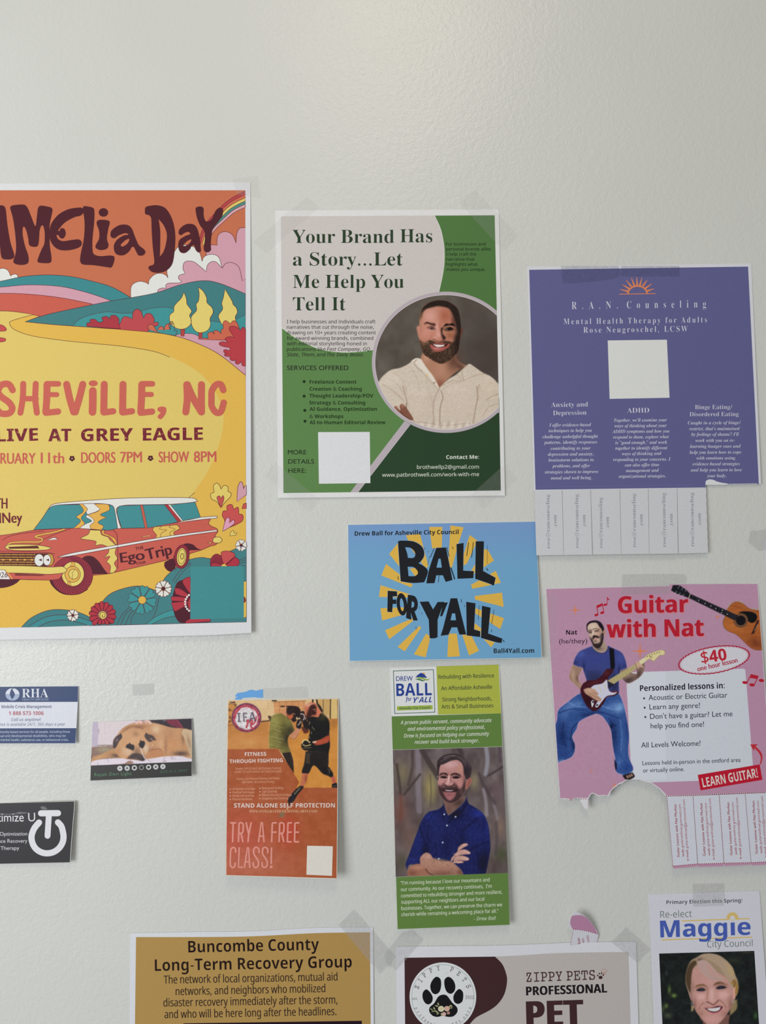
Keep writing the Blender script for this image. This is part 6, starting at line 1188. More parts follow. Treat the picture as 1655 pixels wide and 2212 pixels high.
def acoustic_print(th):
    P = Paint(1446, 1258, 1652, 1412, PINK, P2); P.noise(2, 30)
    bd = '1030,722! 1000,800 1018,880 1080,940 1200,990 1280,1060 1350,1130 1420,1190 1500,1226 1640,1228! 1640,628! 1450,612 1380,580 1300,520 1220,492 1150,510 1090,570 1058,622!'
    P.poly('1050,622! 1100,530 1200,484 1290,496 1400,588 1640,600! 1640,640! 1200,640!', (166, 152, 130), 3); P.poly('1026,700! 992,800 1010,890 1080,945! 1100,800!', (150, 136, 140), 3)
    P.poly(bd, (160, 90, 46), 4); P.clip(bd, 3); P.blob(1150, 870, 130, 70, (182, 108, 54), .7, 20); P.blob(1500, 1120, 130, 90, (112, 56, 36), .85, 20); P.blob(1200, 560, 100, 50, (150, 80, 46), .6); P.blob(1480, 650, 120, 20, (140, 74, 44), .7)
    for i in range(26): P.line([(1020 + i * 8, 760 + i * 14), (1600, 900 + i * 18)], 3, (120, 62, 36), .25, soft=2)
    for i in range(10): P.line([(1100 + i * 30, 540 + i * 6), (1300 + i * 30, 620 + i * 4)], 3, (110, 60, 36), .3, soft=2)
    P.noise(8, 50, 8); P.clip(); P.line(bd, 5, (70, 36, 30), .6, soft=2)
    P.poly('1235,665! 1290,638 1400,640 1488,668 1522,720 1495,790 1440,814 1385,790 1340,720', (24, 22, 26), 3)
    P.poly(ell(1270, 778, 112, 112), (122, 82, 56), 3); P.line(ell(1270, 778, 96, 96), 8, (60, 44, 40), .8, closed=True); P.poly(ell(1272, 777, 76, 76), (26, 24, 28), 3)
    P.poly('1522,768! 1552,780! 1475,975! 1428,990!', (58, 34, 32), 3)
    for i in range(6): P.blob(1478 + i * 9, 930 - i * 17, 7, 5, (214, 196, 150), .9)
    P.poly('240,238! 340,240! 440,310 502,374! 480,437! 400,406 300,370 210,322!', (28, 29, 35), 3); P.poly('505,372! 1232,702! 1182,778! 484,437!', (31, 30, 36), 3); P.line('503,372! 478,437!', 8, (210, 196, 150), .95)
    for t in (.06, .14, .2, .27, .33, .39, .45, .5, .56, .62, .68, .73, .78, .82, .86, .89, .92, .95): 
        x, y = 505 + 727 * t, 372 + 330 * t; P.line([(x, y), (x - 26, y + 70)], 3, (110, 110, 116), .7)
    for x, y in ((630, 470), (728, 518), (816, 556), (890, 594), (993, 622), (978, 660), (1065, 680)): P.blob(x, y, 8, 8, (220, 220, 220), .9, hard=2)
    for i in range(3): P.line([(330 + i * 52, 262 + i * 26), (345 + i * 52, 240 + i * 30)], 9, (150, 150, 156), .8, soft=2); P.line([(280 + i * 56, 350 + i * 22), (264 + i * 58, 378 + i * 20)], 9, (170, 176, 190), .8, soft=2); P.blob(320 + i * 55, 280 + i * 25, 12, 12, (110, 110, 116), .8); P.blob(290 + i * 56, 338 + i * 24, 12, 12, (110, 110, 116), .8)
    P.build(th, 'guitar_photo', [(1447, 1262.4), (1635.8, 1261.2), (1647, 1411), (1447, 1411)], 3, label='cut-out print of a brown acoustic guitar')
def guitar_flyer():
    th = Thing('guitar_lesson_flyer', 'pink guitar lesson flyer with a torn bottom edge and four tear-off tabs left', 'flyer',
               [(1180, 1271, .6), (1638, 1260, .5), (1400, 1725, 6.5)], k=.85, rough=.5, spec=.22)
    tear = '195,1560! 235,1557! 262,1568! 290,1562! 320,1582! 345,1578! 372,1566! 400,1552! 440,1556! 475,1552! 470,1600! 500,1645! 520,1690! 545,1702! 585,1712! 582,1560! 600,1528! 618,1500! 640,1490! 665,1496! 690,1512! 722,1528! 760,1518! 800,1520! 830,1512! 852,1537! 868,1510! 880,1482! 905,1440! 935,1412! 965,1392! 1000,1362! 1030,1356! 1062,1340! 1085,1318! 1130,1298! 1165,1300! 1200,1286! 1235,1300! 1262,1292! 1310,1310! 1352,1325! 1400,1338! 1440,1345! 1490,1378! 1530,1408! 1565,1430! 1600,1475! 1632,1505! 1658,1548!'
    T = P3(np.array(pts(tear)[0])); pk = '195,1556! 240,1552! 290,1558! 345,1572! 400,1548! 575,1550! 590,1520! 612,1490! 640,1478! 680,1492! 722,1515! 800,1508! 845,1515! 870,1468! 925,1402! 1000,1348! 1062,1325! 1085,1305! 1130,1288! 1200,1277! 1262,1280! 1352,1310! 1435,1328! 1520,1385! 1575,1425! 1640,1495! 1668,1536!'
    K = P3(np.array(pts(pk)[0]))
    p = Part(th, 'paper_sheet', 0)
    p.sheet([(1179, 1270.8), (1637.3, 1260.1), (1648.6, 1421.7), (1669, 1711.3), (1440.5, 1720.4)] + [tuple(q) for q in T[::-1]] + [(1209, 1721)], (212, 208, 214)); p.build()
    p = Part(th, 'printed_background', 1)
    p.poly([(1180, 1272.2), (1636.3, 1261.5), (1647.6, 1421.7), (1668, 1710.5), (1441, 1718.6)] + [tuple(q) for q in K[::-1]] + [(1210, 1721)], PINK)
    p.poly([(1352.5, 1452.5), (1605, 1444.4), (1608.5, 1445.2), (1610.5, 1448.5), (1629, 1683), (1408, 1690)] + [tuple(q) for q in P3(np.array(pts('1440,1332! 1352,1310! 1262,1280! 1200,1277!')[0]))] + [(1362.5, 1645)], BOX, 1)
    p.build()
    guitarist_print(th); acoustic_print(th)
    st = (204, 124, 86)
    for P_, f in ((star4(447, 538, 78, 80), P1), (star4(1305, 1082, 112, 122), P1), (star4(920, 720, 50, 56), P2), (star4(622, 1180, 32, 36), P3), ('885,1398! 930,1375 943,1325! 950,1372 975,1368! 930,1398!', P3)):
        p = Part(th, 'printed_star', 5, fr=f); p.poly(P_, st); p.build()
    def note(hs, stems, beam, fr, w=10):
        p = Part(th, 'music_note', 5, fr=fr)
        for x, y, rx, ry, r in hs: p.poly(ell(x, y, rx, ry, r, 18), CR, 0)
        for q in stems: p.line(q, w, CR, .6)
        if beam: p.poly(beam, CR, 1.2)
        p.build()
    note([(727, 603, 28, 17, -18), (803, 574, 28, 17, -18)], [[(748, 600), (732, 490)], [(826, 572), (806, 455)]], '726,480! 808,446! 813,478! 734,514!', P1)
    note([(845, 468, 28, 15, -10)], [[(868, 465), (872, 365)]], '865,362! 880,380 902,402! 885,405 868,392', P1, 8)
    note([(1400, 193, 34, 18, 6), (1485, 222, 34, 19, 6)], [[(1427, 190), (1475, 98)], [(1514, 220), (1560, 115)]], '1470,90! 1566,112! 1552,152! 1460,136!', P4)
    note([(1600, 168, 34, 19, 6)], [], None, P4)
    p = Part(th, 'printed_arrow', 6, fr=P4); p.poly('1463,943! 1558,940! 1528,966! 1590,1030 1612,1095 1596,1180! 1580,1185! 1592,1100 1560,1035 1510,985! 1514,1028! 1490,990', (176, 46, 54)); p.build()
    p = Part(th, 'title_lettering', 5); sh = (218, 120, 116)
    for t, a, y, b, y2, cp in (('Guitar', 1335.1, 1324.4, 1487, 1322.2, 36), ('with Nat', 1311, 1377.3, 1520.6, 1373.6, 37)):
        p.text(t, 'nb', a + 1.5, y + 1.5, b + 1.5, y2 + 1.5, cp, sh, off=.024); p.text(t, 'nb', a, y, b, y2, cp, CR, off=.024, dz=2)
    p.build()
    p = Part(th, 'name_text', 5, fr=P1); p.text('Nat', 'nb', 325, 864, 473, 861, 60, (34, 22, 32), off=.01); p.text('(he/they)', 'f', 232, 982, 605, 976, 62, (44, 28, 44), off=.006); p.build()
    p = Part(th, 'price_badge', 5, fr=P2)
    def scal(r, amp, n=48, m=6):
        o_ = []
        for i in range(n * m):
            t = 2 * math.pi * i / (n * m); q = 1 + amp * abs(math.sin(n * t / 2)); x, y = 560 * r * q * math.cos(t), 216 * (r * q + (r - 1) * .9) * math.sin(t); c, s_ = math.cos(-.165), math.sin(-.165)
            o_.append((865 + x * c - y * s_, 1377 + x * s_ + y * c))
        return o_
    p.poly(scal(.965, .035), (158, 30, 56)); p.poly(scal(.925, .03), (206, 204, 212), .8); p.line(scal(.90, .03), 3, (150, 70, 100), 1.6, closed=True)
    p.text('$40', 'nb', 684, 1436, 1066, 1378, 175, sh, off=.006, dz=2); p.text('$40', 'nb', 678, 1430, 1060, 1372, 175, (172, 40, 56), off=.006, dz=3); p.text('one hour lesson', 'f', 616, 1552, 1228, 1412, 76, (160, 36, 60), off=.04, dz=2); p.build()
    p = Part(th, 'lesson_text', 5, fr=P4); c = (28, 26, 40)
    p.text('Personalized lessons in:', 'nb', 128, 297, 1155, 262, 70, c, off=.004); c = (44, 46, 60)
    for t, a, y, b, y2 in (('Acoustic or Electric Guitar', 233, 407, 1187, 374), ('Learn any genre!', 243, 521, 855, 500), ("Don't have a guitar? Let me", 250, 635, 1250, 600), ('help you find one!', 258, 750, 905, 728), ('All Levels Welcome!', 143, 983, 862, 958)): p.text(t, 'f', a, y, b, y2, 64, c, off=.004)
    for x, y in ((177, 385), (184, 498), (193, 611)): p.poly(ell(x, y, 12, n=16), c)
    p.text('Lessons held in-person in the ontford area', 'f', 158, 1195, 1347, 1154, 52, c, off=.005); p.text('or virtually online.', 'f', 165, 1284, 665, 1266, 52, c, off=.005); p.build()
    p = Part(th, 'learn_banner', 6, fr=P4); p.poly('828,1312! 1578,1185! 1612,1372! 862,1500!', (172, 30, 48)); p.text('LEARN GUITAR!', 'nb', 893, 1464, 1562, 1340, 112, (224, 214, 208), dz=1); p.build()
    # dotted perforation
    DC = (140, 38, 62)
    def dots(p, a, b, n, s=4.0, z=0):
        a, b = np.array(a, float), np.array(b, float)
        for i in range(n):
            q = a + (b - a) * i / (n - 1); p.poly([q + (-s, -s), q + (s, -s), q + (s, s), q + (-s, s)], DC, z)
    p = Part(th, 'dotted_line', 3, fr=P5); dots(p, (362, 240), (1740, 188), 52, 6); p.build()
    p = Part(th, 'dotted_line', 3, fr=P3)
    for q in ((330, 1578), (352, 1578), (485, 1562), (516, 1563), (545, 1562)): p.poly(ell(q[0], q[1], 7, n=10), DC)
    dots(p, (574, 1575), (581, 1698), 6, 4); p.poly('478,1570! 568,1572! 572,1700! 545,1695! 505,1640!', (226, 224, 228), -1.5); p.build()
    tt = [(365, 243), (703, 231), (1045, 219), (1382, 205), (1722, 192)]; bb = [(447, 1186), (768, 1163), (1108, 1152), (1462, 1142), (1800, 1128)]; bt = [(438, 1150), (760, 1122), (1104, 1112), (1452, 1104), (1790, 1088)]
    off = [(0, 0), (338, -16), (688, -26), (1016, -44)]
    for i in range(4):
        t0, t1, b0, b1 = tt[i], tt[i + 1], bb[i], bb[i + 1]; U = [P5(q) for q in (t0, t1, b0)]
        lift = 6.4; pl = plane([(U[0][0], U[0][1], lift), (U[1][0], U[1][1], lift), (U[2][0], U[2][1], 7.2 + (.9, .2, .8, .3)[i])])
        p = Part(th, 'tear_off_tab', 0, pl=pl, fr=P5)
        p.sheet([(t0[0] + 2, t0[1] + 3), (t1[0] - 2, t1[1] + 3), (b1[0] - 2, b1[1] - (8 if i % 2 == 0 else -3)), (b0[0] + 2, b0[1])], (200, 203, 212), t=.0002); o = p.build()
        q = Part(th, 'tab_text', 1, parent=o, pl=pl, fr=P5)
        q.poly([(bt[i][0] + 4, bt[i][1]), (bt[i + 1][0] - 4, bt[i + 1][1]), (b1[0] - 4, b1[1] - (9 if i % 2 == 0 else -1)), (b0[0] + 4, b0[1] - 2)], PINK)
        dots(q, (t0[0] + 4, t0[1] + 26), (bt[i][0] + 6, bt[i][1] - 14), 34, 5, .5); dots(q, (bt[i][0] + 12, bt[i][1]), (bt[i + 1][0] - 10, bt[i + 1][1]), 13, 6, .8)
        dx, dy = off[i]; c = (146, 44, 66)
        q.text('Guitar Lessons with Nat Morkan', 'f', 532 + dx, 1032 + dy, 488 + dx, 345 + dy, 33, (140, 34, 58), off=.03, dz=.5)
        q.text('web:', 'f', 592 + dx, 1028 + dy, 584 + dx, 920 + dy, 30, c, off=.03, dz=.5); q.text('guitarwithnat.gumroad.com', 'f', 582 + dx, 908 + dy, 545 + dx, 345 + dy, 31, c, dz=.5)
        q.text('e-mail:', 'f', 650 + dx, 1080 + dy, 642 + dx, 932 + dy, 30, c, off=.03, dz=.5); q.text('guitarwithnat@protonmail.com', 'f', 641 + dx, 918 + dy, 598 + dx, 283 + dy, 31, c, dz=.5); q.build()
    tape(th, [(1344, 1241), (1400, 1239.5), (1480, 1240), (1484, 1250), (1482, 1260), (1447, 1261.5), (1446, 1282.5), (1342, 1285)], 9, TAPE); tape(th, [(1171, 1284), (1205, 1283), (1203, 1350), (1198, 1430), (1172, 1428)], 9, TAPE_FAINT)
guitar_flyer()

# ================================================================== council re-election card
M1 = Fr(1390, 1880, 1655, 2212); M2 = Fr(1470, 2050, 1640, 2212)
def council_card():
    th = Thing('council_election_card', 'tall white re-elect card with blue and gold name logo and photo of a blonde person', 'card',
               [(1402, 1932, .5), (1641, 1924, .6), (1530, 2212, 2.5)], k=.82, rough=.38, spec=.35)
    p = Part(th, 'card', 0); p.sheet([(1401.2, 1932), (1640.8, 1924), (1681, 2480), (1425, 2492)], (199, 199, 207), t=.0004); p.build()
    P = Paint(1422, 2050, 1646, 2272, (26, 30, 29), M1); P.noise(6, 60); P.noise(4, 20)
    for x, y, rx, ry, c, a in ((350, 1610, 22, 60, (96, 124, 60), .8), (415, 1690, 36, 30, (120, 148, 66), .85), (310, 1830, 28, 36, (110, 132, 70), .7), (330, 1960, 50, 40, (84, 100, 66), .6), (270, 1870, 20, 60, (80, 96, 60), .6), (1515, 1965, 30, 50, (70, 110, 60), .6), (1400, 1110, 100, 10, (90, 84, 60), .5), (310, 1390, 14, 30, (70, 80, 84), .6), (1220, 1220, 70, 40, (54, 62, 46), .6), (480, 1500, 90, 200, (34, 42, 36), .5)): P.blob(x, y, rx, ry, c, a)
    P.fr = M2
    P.poly('400,1440! 480,1577 400,2200! 1100,2200! 1020,1577 1045,1380!', (112, 78, 70), 10); P.blob(600, 1650, 200, 60, (80, 52, 50), .8)
    hr = '105,650 120,500 170,330 240,230 330,180 460,110 640,95 790,125 905,190 1010,285 1100,400 1155,550 1205,660 1220,820 1195,950 1155,1000 1185,1130 1190,1240 1120,1330 1040,1400! 1000,1500! 300,1500! 240,1330 228,1150 150,900'
    P.poly('228,1180! 228,1320! 262,1300 300,1200!', (150, 130, 96), 8); P.poly('140,820! 165,800 215,900 235,1050 240,1130 200,1020!', (170, 130, 118), 6)
    P.poly('1045,1080! 1190,1060! 1192,1240 1120,1335 1040,1400!', (136, 116, 84), 12)
    P.poly('105,650 120,500 170,330 240,230 330,180 460,110 640,95 790,125 905,190 1010,285 1100,400 1155,550 1205,660 1220,820 1195,950 1150,1010 1100,1000! 900,700! 230,700! 220,940! 160,860 130,800', (150, 128, 104), 8)
    P.poly('105,650! 125,480 190,320 300,240 345,300 275,400 245,540 232,720 222,940! 180,880 140,780', (74, 58, 42), 12)
    hd = '238,560 270,420 360,350 500,300 660,380 800,500 980,620 1060,740 1120,860 1115,1050 1080,1190 1000,1340 890,1480 770,1590 600,1600 480,1500 340,1330 280,1190 232,1000 225,800'
    P.poly(hd, (184, 138, 128), 10); P.clip(hd, 8)
    for x, y, rx, ry, c, a in ((360, 560, 110, 120, (178, 136, 128), .7), (600, 720, 140, 90, (190, 146, 140), .7), (440, 1000, 120, 80, (210, 166, 160), .85), (900, 960, 130, 90, (212, 168, 162), .85), (660, 950, 46, 150, (214, 172, 168), .85), (680, 1480, 160, 80, (200, 148, 142), .8), (300, 1180, 50, 160, (134, 92, 84), .7), (1060, 1180, 60, 180, (134, 92, 86), .75), (960, 1370, 90, 90, (140, 96, 88), .6), (420, 1360, 80, 80, (150, 106, 92), .6), (260, 800, 30, 160, (140, 104, 92), .6)): P.blob(x, y, rx, ry, c, a)
    P.blob(430, 820, 120, 50, (136, 98, 82), .8); P.blob(860, 770, 140, 50, (132, 94, 84), .8)
    P.poly('300,812! 340,765 420,738 500,742 575,800! 480,772 390,778', (116, 84, 56), 8); P.poly('688,770! 740,712 850,690 990,765! 860,728 780,742', (104, 76, 54), 8)
    P.poly('325,872! 400,828 480,826 540,862! 470,890 400,890', (40, 34, 44), 7); P.poly('735,828! 810,782 900,776 985,812! 900,838 800,846', (36, 32, 42), 7); P.blob(450, 858, 28, 20, (54, 66, 84), .8); P.blob(850, 812, 28, 20, (54, 62, 80), .8)
    P.line('340,905! 430,925 530,900!', 14, (150, 112, 106), .6, soft=8); P.line('760,870! 860,880 960,850!', 14, (150, 112, 106), .6, soft=8)
    P.line('560,800! 570,920 550,1050!', 26, (150, 106, 92), .6, soft=16); P.line('555,1110! 610,1130 690,1170 760,1120 800,1080!', 26, (108, 66, 58), .8, soft=12); P.blob(690, 1080, 60, 40, (206, 160, 152), .7)
    P.line('500,1130! 420,1190 380,1280!', 20, (140, 92, 84), .7, soft=12); P.line('820,1070! 910,1140 960,1240!', 20, (140, 92, 84), .7, soft=12)
    P.poly('500,1244! 620,1246 700,1226 790,1200 895,1212! 850,1290 760,1330 680,1340 600,1310', (74, 34, 44), 7); P.poly('555,1256! 700,1244 850,1220! 810,1286 720,1312 620,1296', (232, 228, 226), 6); P.line('590,1320! 690,1355 800,1335 870,1270!', 22, (192, 108, 116), .85, soft=8); P.line('500,1238! 640,1225 780,1190 890,1205!', 12, (160, 86, 90), .7, soft=6)
    for i in range(7): P.line([(600 + i * 34, 1250), (602 + i * 34, 1296)], 3, (170, 160, 164), .5, soft=2)
    P.noise(6, 14); P.clip()
    P.poly('350,275! 380,230 500,225 600,290 700,400 800,540 940,645! 820,662 680,655 560,600 450,500 390,400', (176, 148, 140), 8)
    P.poly('540,330! 640,380 720,500 830,605! 720,590 620,500', (186, 142, 134), 14, .8)
    for i in range(7): P.line([(380 + i * 22, 270 + i * 6), (460 + i * 30, 420 + i * 4), (620 + i * 24, 580 + i * 6), (800 + i * 14, 650)], 5, (206, 184, 172) if i % 2 else (130, 100, 92), .55, soft=3)
    mass = '460,225! 640,250 760,330 860,430 940,560 1030,720 1105,870! 1160,800 1200,760 1150,560 1100,400 1010,288 905,195 790,130 640,100 480,112 360,190 345,260'
    P.poly(mass, (164, 142, 122), 8); P.clip(mass, 6); P.blob(430, 230, 110, 50, (96, 74, 64), .85); P.blob(1060, 460, 60, 180, (186, 158, 100), .7, -25)
    for i in range(14):
        k = i / 14.; P.line([(420 + 100 * k, 240 - 110 * k), (700 + 130 * k, 270 - 110 * k), (880 + 170 * k, 450 - 110 * k), (1080 + 90 * k, 800 - 130 * k)], 7, ((208, 190, 172), (120, 94, 70), (188, 166, 136), (142, 112, 80))[i % 4], .6, soft=4)
    P.clip(); P.poly('1060,700! 1110,660 1160,640 1215,760 1215,860 1185,960 1150,1010 1140,900 1120,800', (150, 116, 66), 8); P.line('1110,650! 1150,720 1120,800!', 16, (84, 58, 38), .7, soft=6)
    P.poly('1112,830! 1150,800 1150,900 1150,1050 1110,1050', (210, 156, 142), 6); P.line(ell(1112, 1100, 26, 30), 9, (176, 176, 176), .8, closed=True); P.line(ell(245, 1152, 18, 26), 9, (170, 170, 170), .8, closed=True)
    P.build(th, 'portrait_photo', M1([(213, 1123), (1497, 1087), (1581, 2380), (272, 2400)]), 2, label='printed portrait of a smiling blonde person')
    p = Part(th, 'heading_text', 2, fr=M1); p.text('Primary Election this Spring!', 'nb', 312, 457, 1335, 430, 50, (62, 60, 72), off=-.004); p.text('Re-elect', 'n', 230, 641, 655, 629, 90, (92, 106, 102), off=-.004); p.text('City Council', 'n', 862, 1041, 1475, 1024, 88, (92, 106, 102), off=-.004); p.build()
    p = Part(th, 'name_logo', 2, fr=M1); gd = (204, 172, 82)
    p.line('512,683! 1435,652!', 13, gd); p.line('243,939! 1465,902!', 13, gd); p.text('Maggie', 'nb', 230, 906, 1450, 870, 226, (66, 86, 160), off=.014, dz=1)
    p.poly(ell(1202, 640, 46, 44), (199, 199, 207), 2)
    for i in range(11):
        a = math.radians(180 + i * 18); x, y = 1202 + 82 * math.cos(a), 645 + 82 * math.sin(a); p.line([(1202 + 40 * math.cos(a), 645 + 40 * math.sin(a)), (x, y)], 15, gd, 3 + (i % 2) * .5)
    p.poly(ell(1202, 645, 33, 33), (204, 204, 208), 4); p.line(ell(1202, 645, 33, 33), 5, gd, 4.6, closed=True); p.build()
    tape(th, [(1496, 1909), (1565, 1908), (1566, 1940), (1563, 1956), (1497, 1959)], 6, TAPE)
council_card()

# ================================================================== bottom flyers
N1 = Fr(270, 1980, 820, 2212); Z1 = Fr(840, 1990, 1130, 2212); Z2 = Fr(1110, 1930, 1410, 2212); X1 = Fr(680, 1900, 960, 2120)
def recovery_flyer():
    th = Thing('recovery_group_flyer', 'ochre yellow county recovery group flyer with white border at the bottom', 'flyer',
               [(282, 2016, .7), (806, 2003, .6), (540, 2600, 2.0)], k=.97, rough=.5, spec=.22)
    p = Part(th, 'paper_sheet', 0, fr=N1); p.sheet('35,108! 400,101 800,97 1100,80 1300,72 1613,70! 1628,1960! 20,1975!', (205, 207, 212)); p.build()
    p = Part(th, 'printed_background', 1, fr=N1); p.poly('72,133! 400,133 700,131 900,125 1250,107 1593,102! 1606,1900! 50,1915!', (167, 135, 79)); p.poly('380,694! 1540,677! 1546,1100! 376,1110!', (38, 24, 32), 1); p.build()
    c = (38, 26, 24)
    p = Part(th, 'heading_text', 3, fr=N1)
    p.text('Buncombe County', 'nb', 412, 234, 1262, 217, 76, c, off=-.006); p.build(); p = Part(th, 'heading_text', 3, fr=N1); p.text('Long-Term Recovery Group', 'nb', 195, 354, 1475, 330, 76, c, off=-.006); p.build()
    p = Part(th, 'body_text', 3, fr=N1); c = (52, 40, 34)
    for t, a, y, b, y2 in (('The network of local organizations, mutual aid', 252, 436, 1382, 415), ('networks, and neighbors who mobilized', 330, 511, 1303, 491), ('disaster recovery immediately after the storm,', 250, 585, 1382, 565), ('and who will be here long after the headlines.', 257, 661, 1375, 640)): p.text(t, 'n', a, y, b, y2, 52, c, off=.016)
    p.build(); tape(th, '300,575! 497,378! 1030,985! 985,1040! 960,1110! 890,1130! 830,1205! 780,1140!', 9, TAPE, X1)
recovery_flyer()
def pet_flyer():
    th = Thing('pet_care_flyer', 'beige and dark brown pet care flyer with a round paw print badge, bottom edge', 'flyer',
               [(856, 2045, .8), (1374, 2034, .8), (1110, 2600, 2.0)], k=.88, rough=.5, spec=.22)
    p = Part(th, 'paper_sheet', 0); p.sheet('855.4,2045.2! 950,2044 1050,2043 1140,2040.5 1250,2036 1374.3,2034.2! 1392,2640! 861,2652!', (200, 201, 206)); p.build()
    br = (62, 40, 42)
    p = Part(th, 'printed_background', 1); p.poly('873.8,2068.9! 1069.5,2066.4! 1120,2064 1200,2059 1300,2057 1358,2056.5! 1374,2600! 884,2610!', (173, 167, 163))
    p.poly('193,450! 1310,436! 1400,530 1448,650 1458,750 1425,900 1345,1020 1240,1100 1080,1185 1000,1267! 900,1450 700,1700! 205,1700!', br, 1, fr=Z1); p.build()
    p = Part(th, 'paw_badge', 3, fr=Z1); K = (28, 27, 29)
    p.poly(ell(667, 930, 411, 422, n=60), (205, 208, 208)); p.line(ell(667, 930, 384, 394, n=60), 4, (120, 120, 122), .6, closed=True)
    for i, q in enumerate(('600,685 640,720 645,800 625,870 580,900 535,880 512,820 520,760 560,700', '735,685 790,720 820,790 810,860 765,895 715,870 688,800 688,720', '460,840 505,870 540,930 535,990 495,1025 450,1010 418,950 420,880', '870,835 912,870 918,930 905,990 855,1020 808,995 796,930 825,870', '665,905 720,920 780,1000 840,1060 845,1120 800,1170 740,1180 660,1168 600,1180 540,1165 500,1115 505,1060 560,1010 610,930')): p.poly(q, K, 1)
    r = random.Random(4)
    for _ in range(90):
        a = r.uniform(0, 6.28); d = r.uniform(250, 345); p.poly(ell(667 + d * math.cos(a), 930 + d * math.sin(a), r.uniform(2, 6), r.uniform(2, 5), n=7), r.choice([(188, 180, 178), (176, 176, 178), (196, 182, 178)]), .6)
    for x, y, a in ((525, 1085, 30), (545, 1110, -20), (560, 1075, 60), (580, 1110, 10), (600, 1130, 70), (610, 1020, 70), (590, 1045, 20), (750, 1050, -40), (770, 1045, 40), (765, 1070, 0), (650, 1150, 80), (605, 1140, -30)): p.poly(ell(x, y, 20, 9, a, 14), (116, 122, 88) if x % 2 else (150, 150, 110), 2 + (x % 3) * .5)
    for x, y, rr, c in ((645, 1080, 38, (206, 200, 168)), (716, 1078, 34, (206, 170, 158)), (680, 1145, 26, (210, 176, 168)), (735, 1130, 20, (168, 126, 116))):
        p.poly(ell(x, y, rr, rr * .95, n=20), c, 4 + (x % 5) * .5); p.line(ell(x, y, rr * .6, rr * .55, n=14), 4, tuple(v - 36 for v in c), 7, closed=True); p.poly(ell(x, y, rr * .2, n=8), (170, 140, 90), 7.6)
    def arc_text(s_, pos, cap, c, inward=False):
        for ch, (x, y) in zip(s_, pos):
            a = math.atan2(y - 930, x - 667); d = np.array([-math.sin(a), math.cos(a)]) * (-1 if inward else 1); w = cap * (.62 if ch != 'I' else .5) / 2; u = np.array([d[1], -d[0]]); b = np.array([x, y]) - u * cap / 2
            p.text(ch, 'm', *(b - d * w), *(b + d * w), cap, c, off=.006, dz=1)
    arc_text('ZIPPYPETS', [(347, 812), (388, 730), (437, 662), (518, 606), (610, 578), (778, 592), (862, 645), (933, 718), (983, 803)], 56, (64, 60, 66))
    arc_text('professional', [(342, 1072), (362, 1118), (390, 1160), (420, 1195), (452, 1222), (486, 1244), (520, 1262), (556, 1276), (594, 1284), (632, 1290), (670, 1292), (708, 1288)], 34, (84, 80, 84), True)
    arc_text('petcare', [(790, 1262), (832, 1246), (872, 1228), (928, 1188), (954, 1152), (978, 1112), (1000, 1070)], 34, (84, 80, 84), True)
    p.text('est.', 'm', 290, 970, 360, 970, 34, (90, 86, 88), dz=1); p.text('2022', 'm', 944, 956, 1048, 956, 36, (74, 70, 72), off=.01, dz=1); p.build()
    p = Part(th, 'heading_text', 3, fr=Z2)
    p.text('ZIPPY PETS', 'm', 152, 1056, 970, 1026, 112, (66, 44, 46), off=.012); p.build(); p = Part(th, 'heading_text', 3, fr=Z2); p.text('PROFESSIONAL', 'nb', 148, 1216, 1114, 1180, 104, (32, 27, 31), off=.04); p.build(); p = Part(th, 'heading_text', 3, fr=Z2); p.text('PET', 'nb', 152, 1592, 835, 1572, 305, br, off=.06)
    p.build(); p = Part(th, 'printed_paws', 3, fr=Z2)
    for x, y, c, z in ((1078, 935, (172, 144, 136), 0), (1035, 985, br, 2)):
        for dx, dy in ((-34, -6), (-14, -30), (12, -32), (32, -12)): p.poly(ell(x + dx, y + dy, 8, 12, dx * .5, 12), c, z)
        p.poly(ell(x, y + 16, 24, 20, n=16), c, z + 1)
    p.build()
    tape(th, '1110,675! 1250,640! 1385,770! 1120,1075! 1040,1165! 960,1110! 900,1060! 880,960!', 12, TAPE, X1); tape(th, '1160,580! 1335,400! 1630,668! 1560,740! 1480,830! 1440,800!', 9, TAPE, Z2)
pet_flyer()
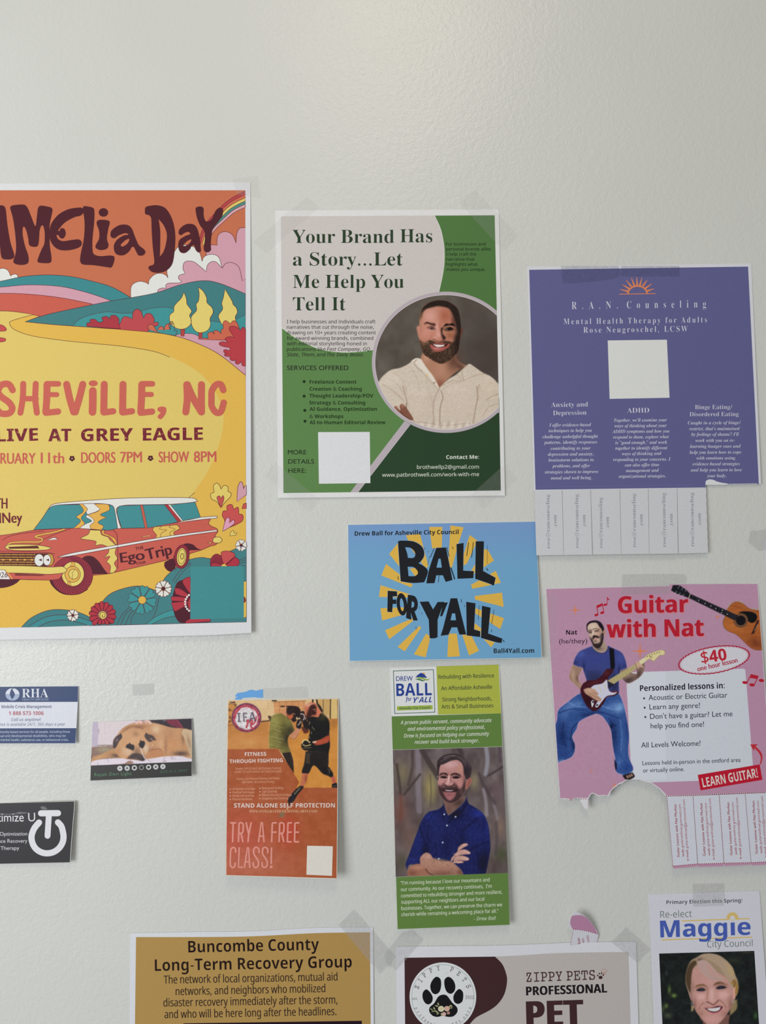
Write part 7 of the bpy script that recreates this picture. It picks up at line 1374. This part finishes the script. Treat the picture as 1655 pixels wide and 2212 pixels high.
def torn_scrap():
    th = Thing('torn_tab_scrap', 'torn pink and white scrap of a guitar tab tucked behind the pet care flyer', 'paper scrap', [(1229, 1975, 9.0), (1285, 1985, 6.0), (1260, 2041, .3)], k=.86, rough=.5)
    p = Part(th, 'paper_scrap', 0, fr=Z2); p.sheet('715,228! 760,225 830,260 882,300 940,370 1000,470 1013,500! 990,640! 672,650! 690,520 700,430! 668,412 645,385 655,335 682,285', (206, 205, 212)); p.build()
    p = Part(th, 'printed_pink', 1, fr=Z2); p.poly('680,300! 700,266 800,258 868,290 915,340 958,400 1000,486! 900,453 800,434 707,427! 685,395 673,350', (172, 124, 152)); p.build()
    p = Part(th, 'dotted_line', 2, fr=Z2); c = (140, 38, 62)
    for i in range(12): t = i / 11.; p.poly(ell(712 + 285 * t, 428 + 14 * t + 40 * t * t, 6, n=8), c)
    for i in range(8): p.poly(ell(706 - i * 4, 452 + i * 22, 5, n=8), c); 
    for i in range(5): p.poly(ell(1008 - i * 4, 508 + i * 22, 5, n=8), c)
    p.text('kan', 'f', 795, 600, 786, 530, 36, c, off=.02); p.text('om', 'f', 846, 604, 838, 536, 34, c); p.text('l.com', 'f', 905, 600, 892, 498, 34, c); p.build()
torn_scrap()

# ================================================================== strays
def strays():
    XE = Fr(1555, 1120, 1655, 1270)
    th = Thing('white_paper', 'white paper sheet cut off by the right border above the pink flyer', 'paper', [(1650, 1165, .5), (1760, 1160, .5), (1660, 1280, .9)], k=.84)
    p = Part(th, 'paper_sheet', 0); p.sheet([(1649.6, 1165), (1850, 1158), (1870, 1440), (1669, 1450)], (186, 188, 193)); p.build()
    p = Part(th, 'tape', 4); p.poly([(1620, 1147), (1700, 1140), (1702, 1186), (1640, 1190), (1617, 1172)], TAPE); p.build()
    th = Thing('clear_tape', 'clear tape strip stuck on bare wall above the tan dog card', 'tape', [(288, 1478, .15), (333, 1476, .15), (300, 1502, .15)])
    p = Part(th, 'tape_strip', 0); p.sheet([(286, 1479), (332, 1476), (333.5, 1499), (310, 1502), (287, 1503)], tape_mat((.80, .81, .79), .30, .3, .9), t=.0001); p.build()
    th = Thing('clear_tape', 'wide faint clear tape strip on the wall above the orange boxing card', 'tape', [(560, 1485, .12), (680, 1483, .12), (600, 1508, .12)])
    p = Part(th, 'tape_strip', 0); p.sheet([(569, 1487), (664, 1483), (668, 1507.5), (571, 1509)], TAPE_FAINT, t=.00008); p.build()
strays()
bpy.context.view_layer.update()
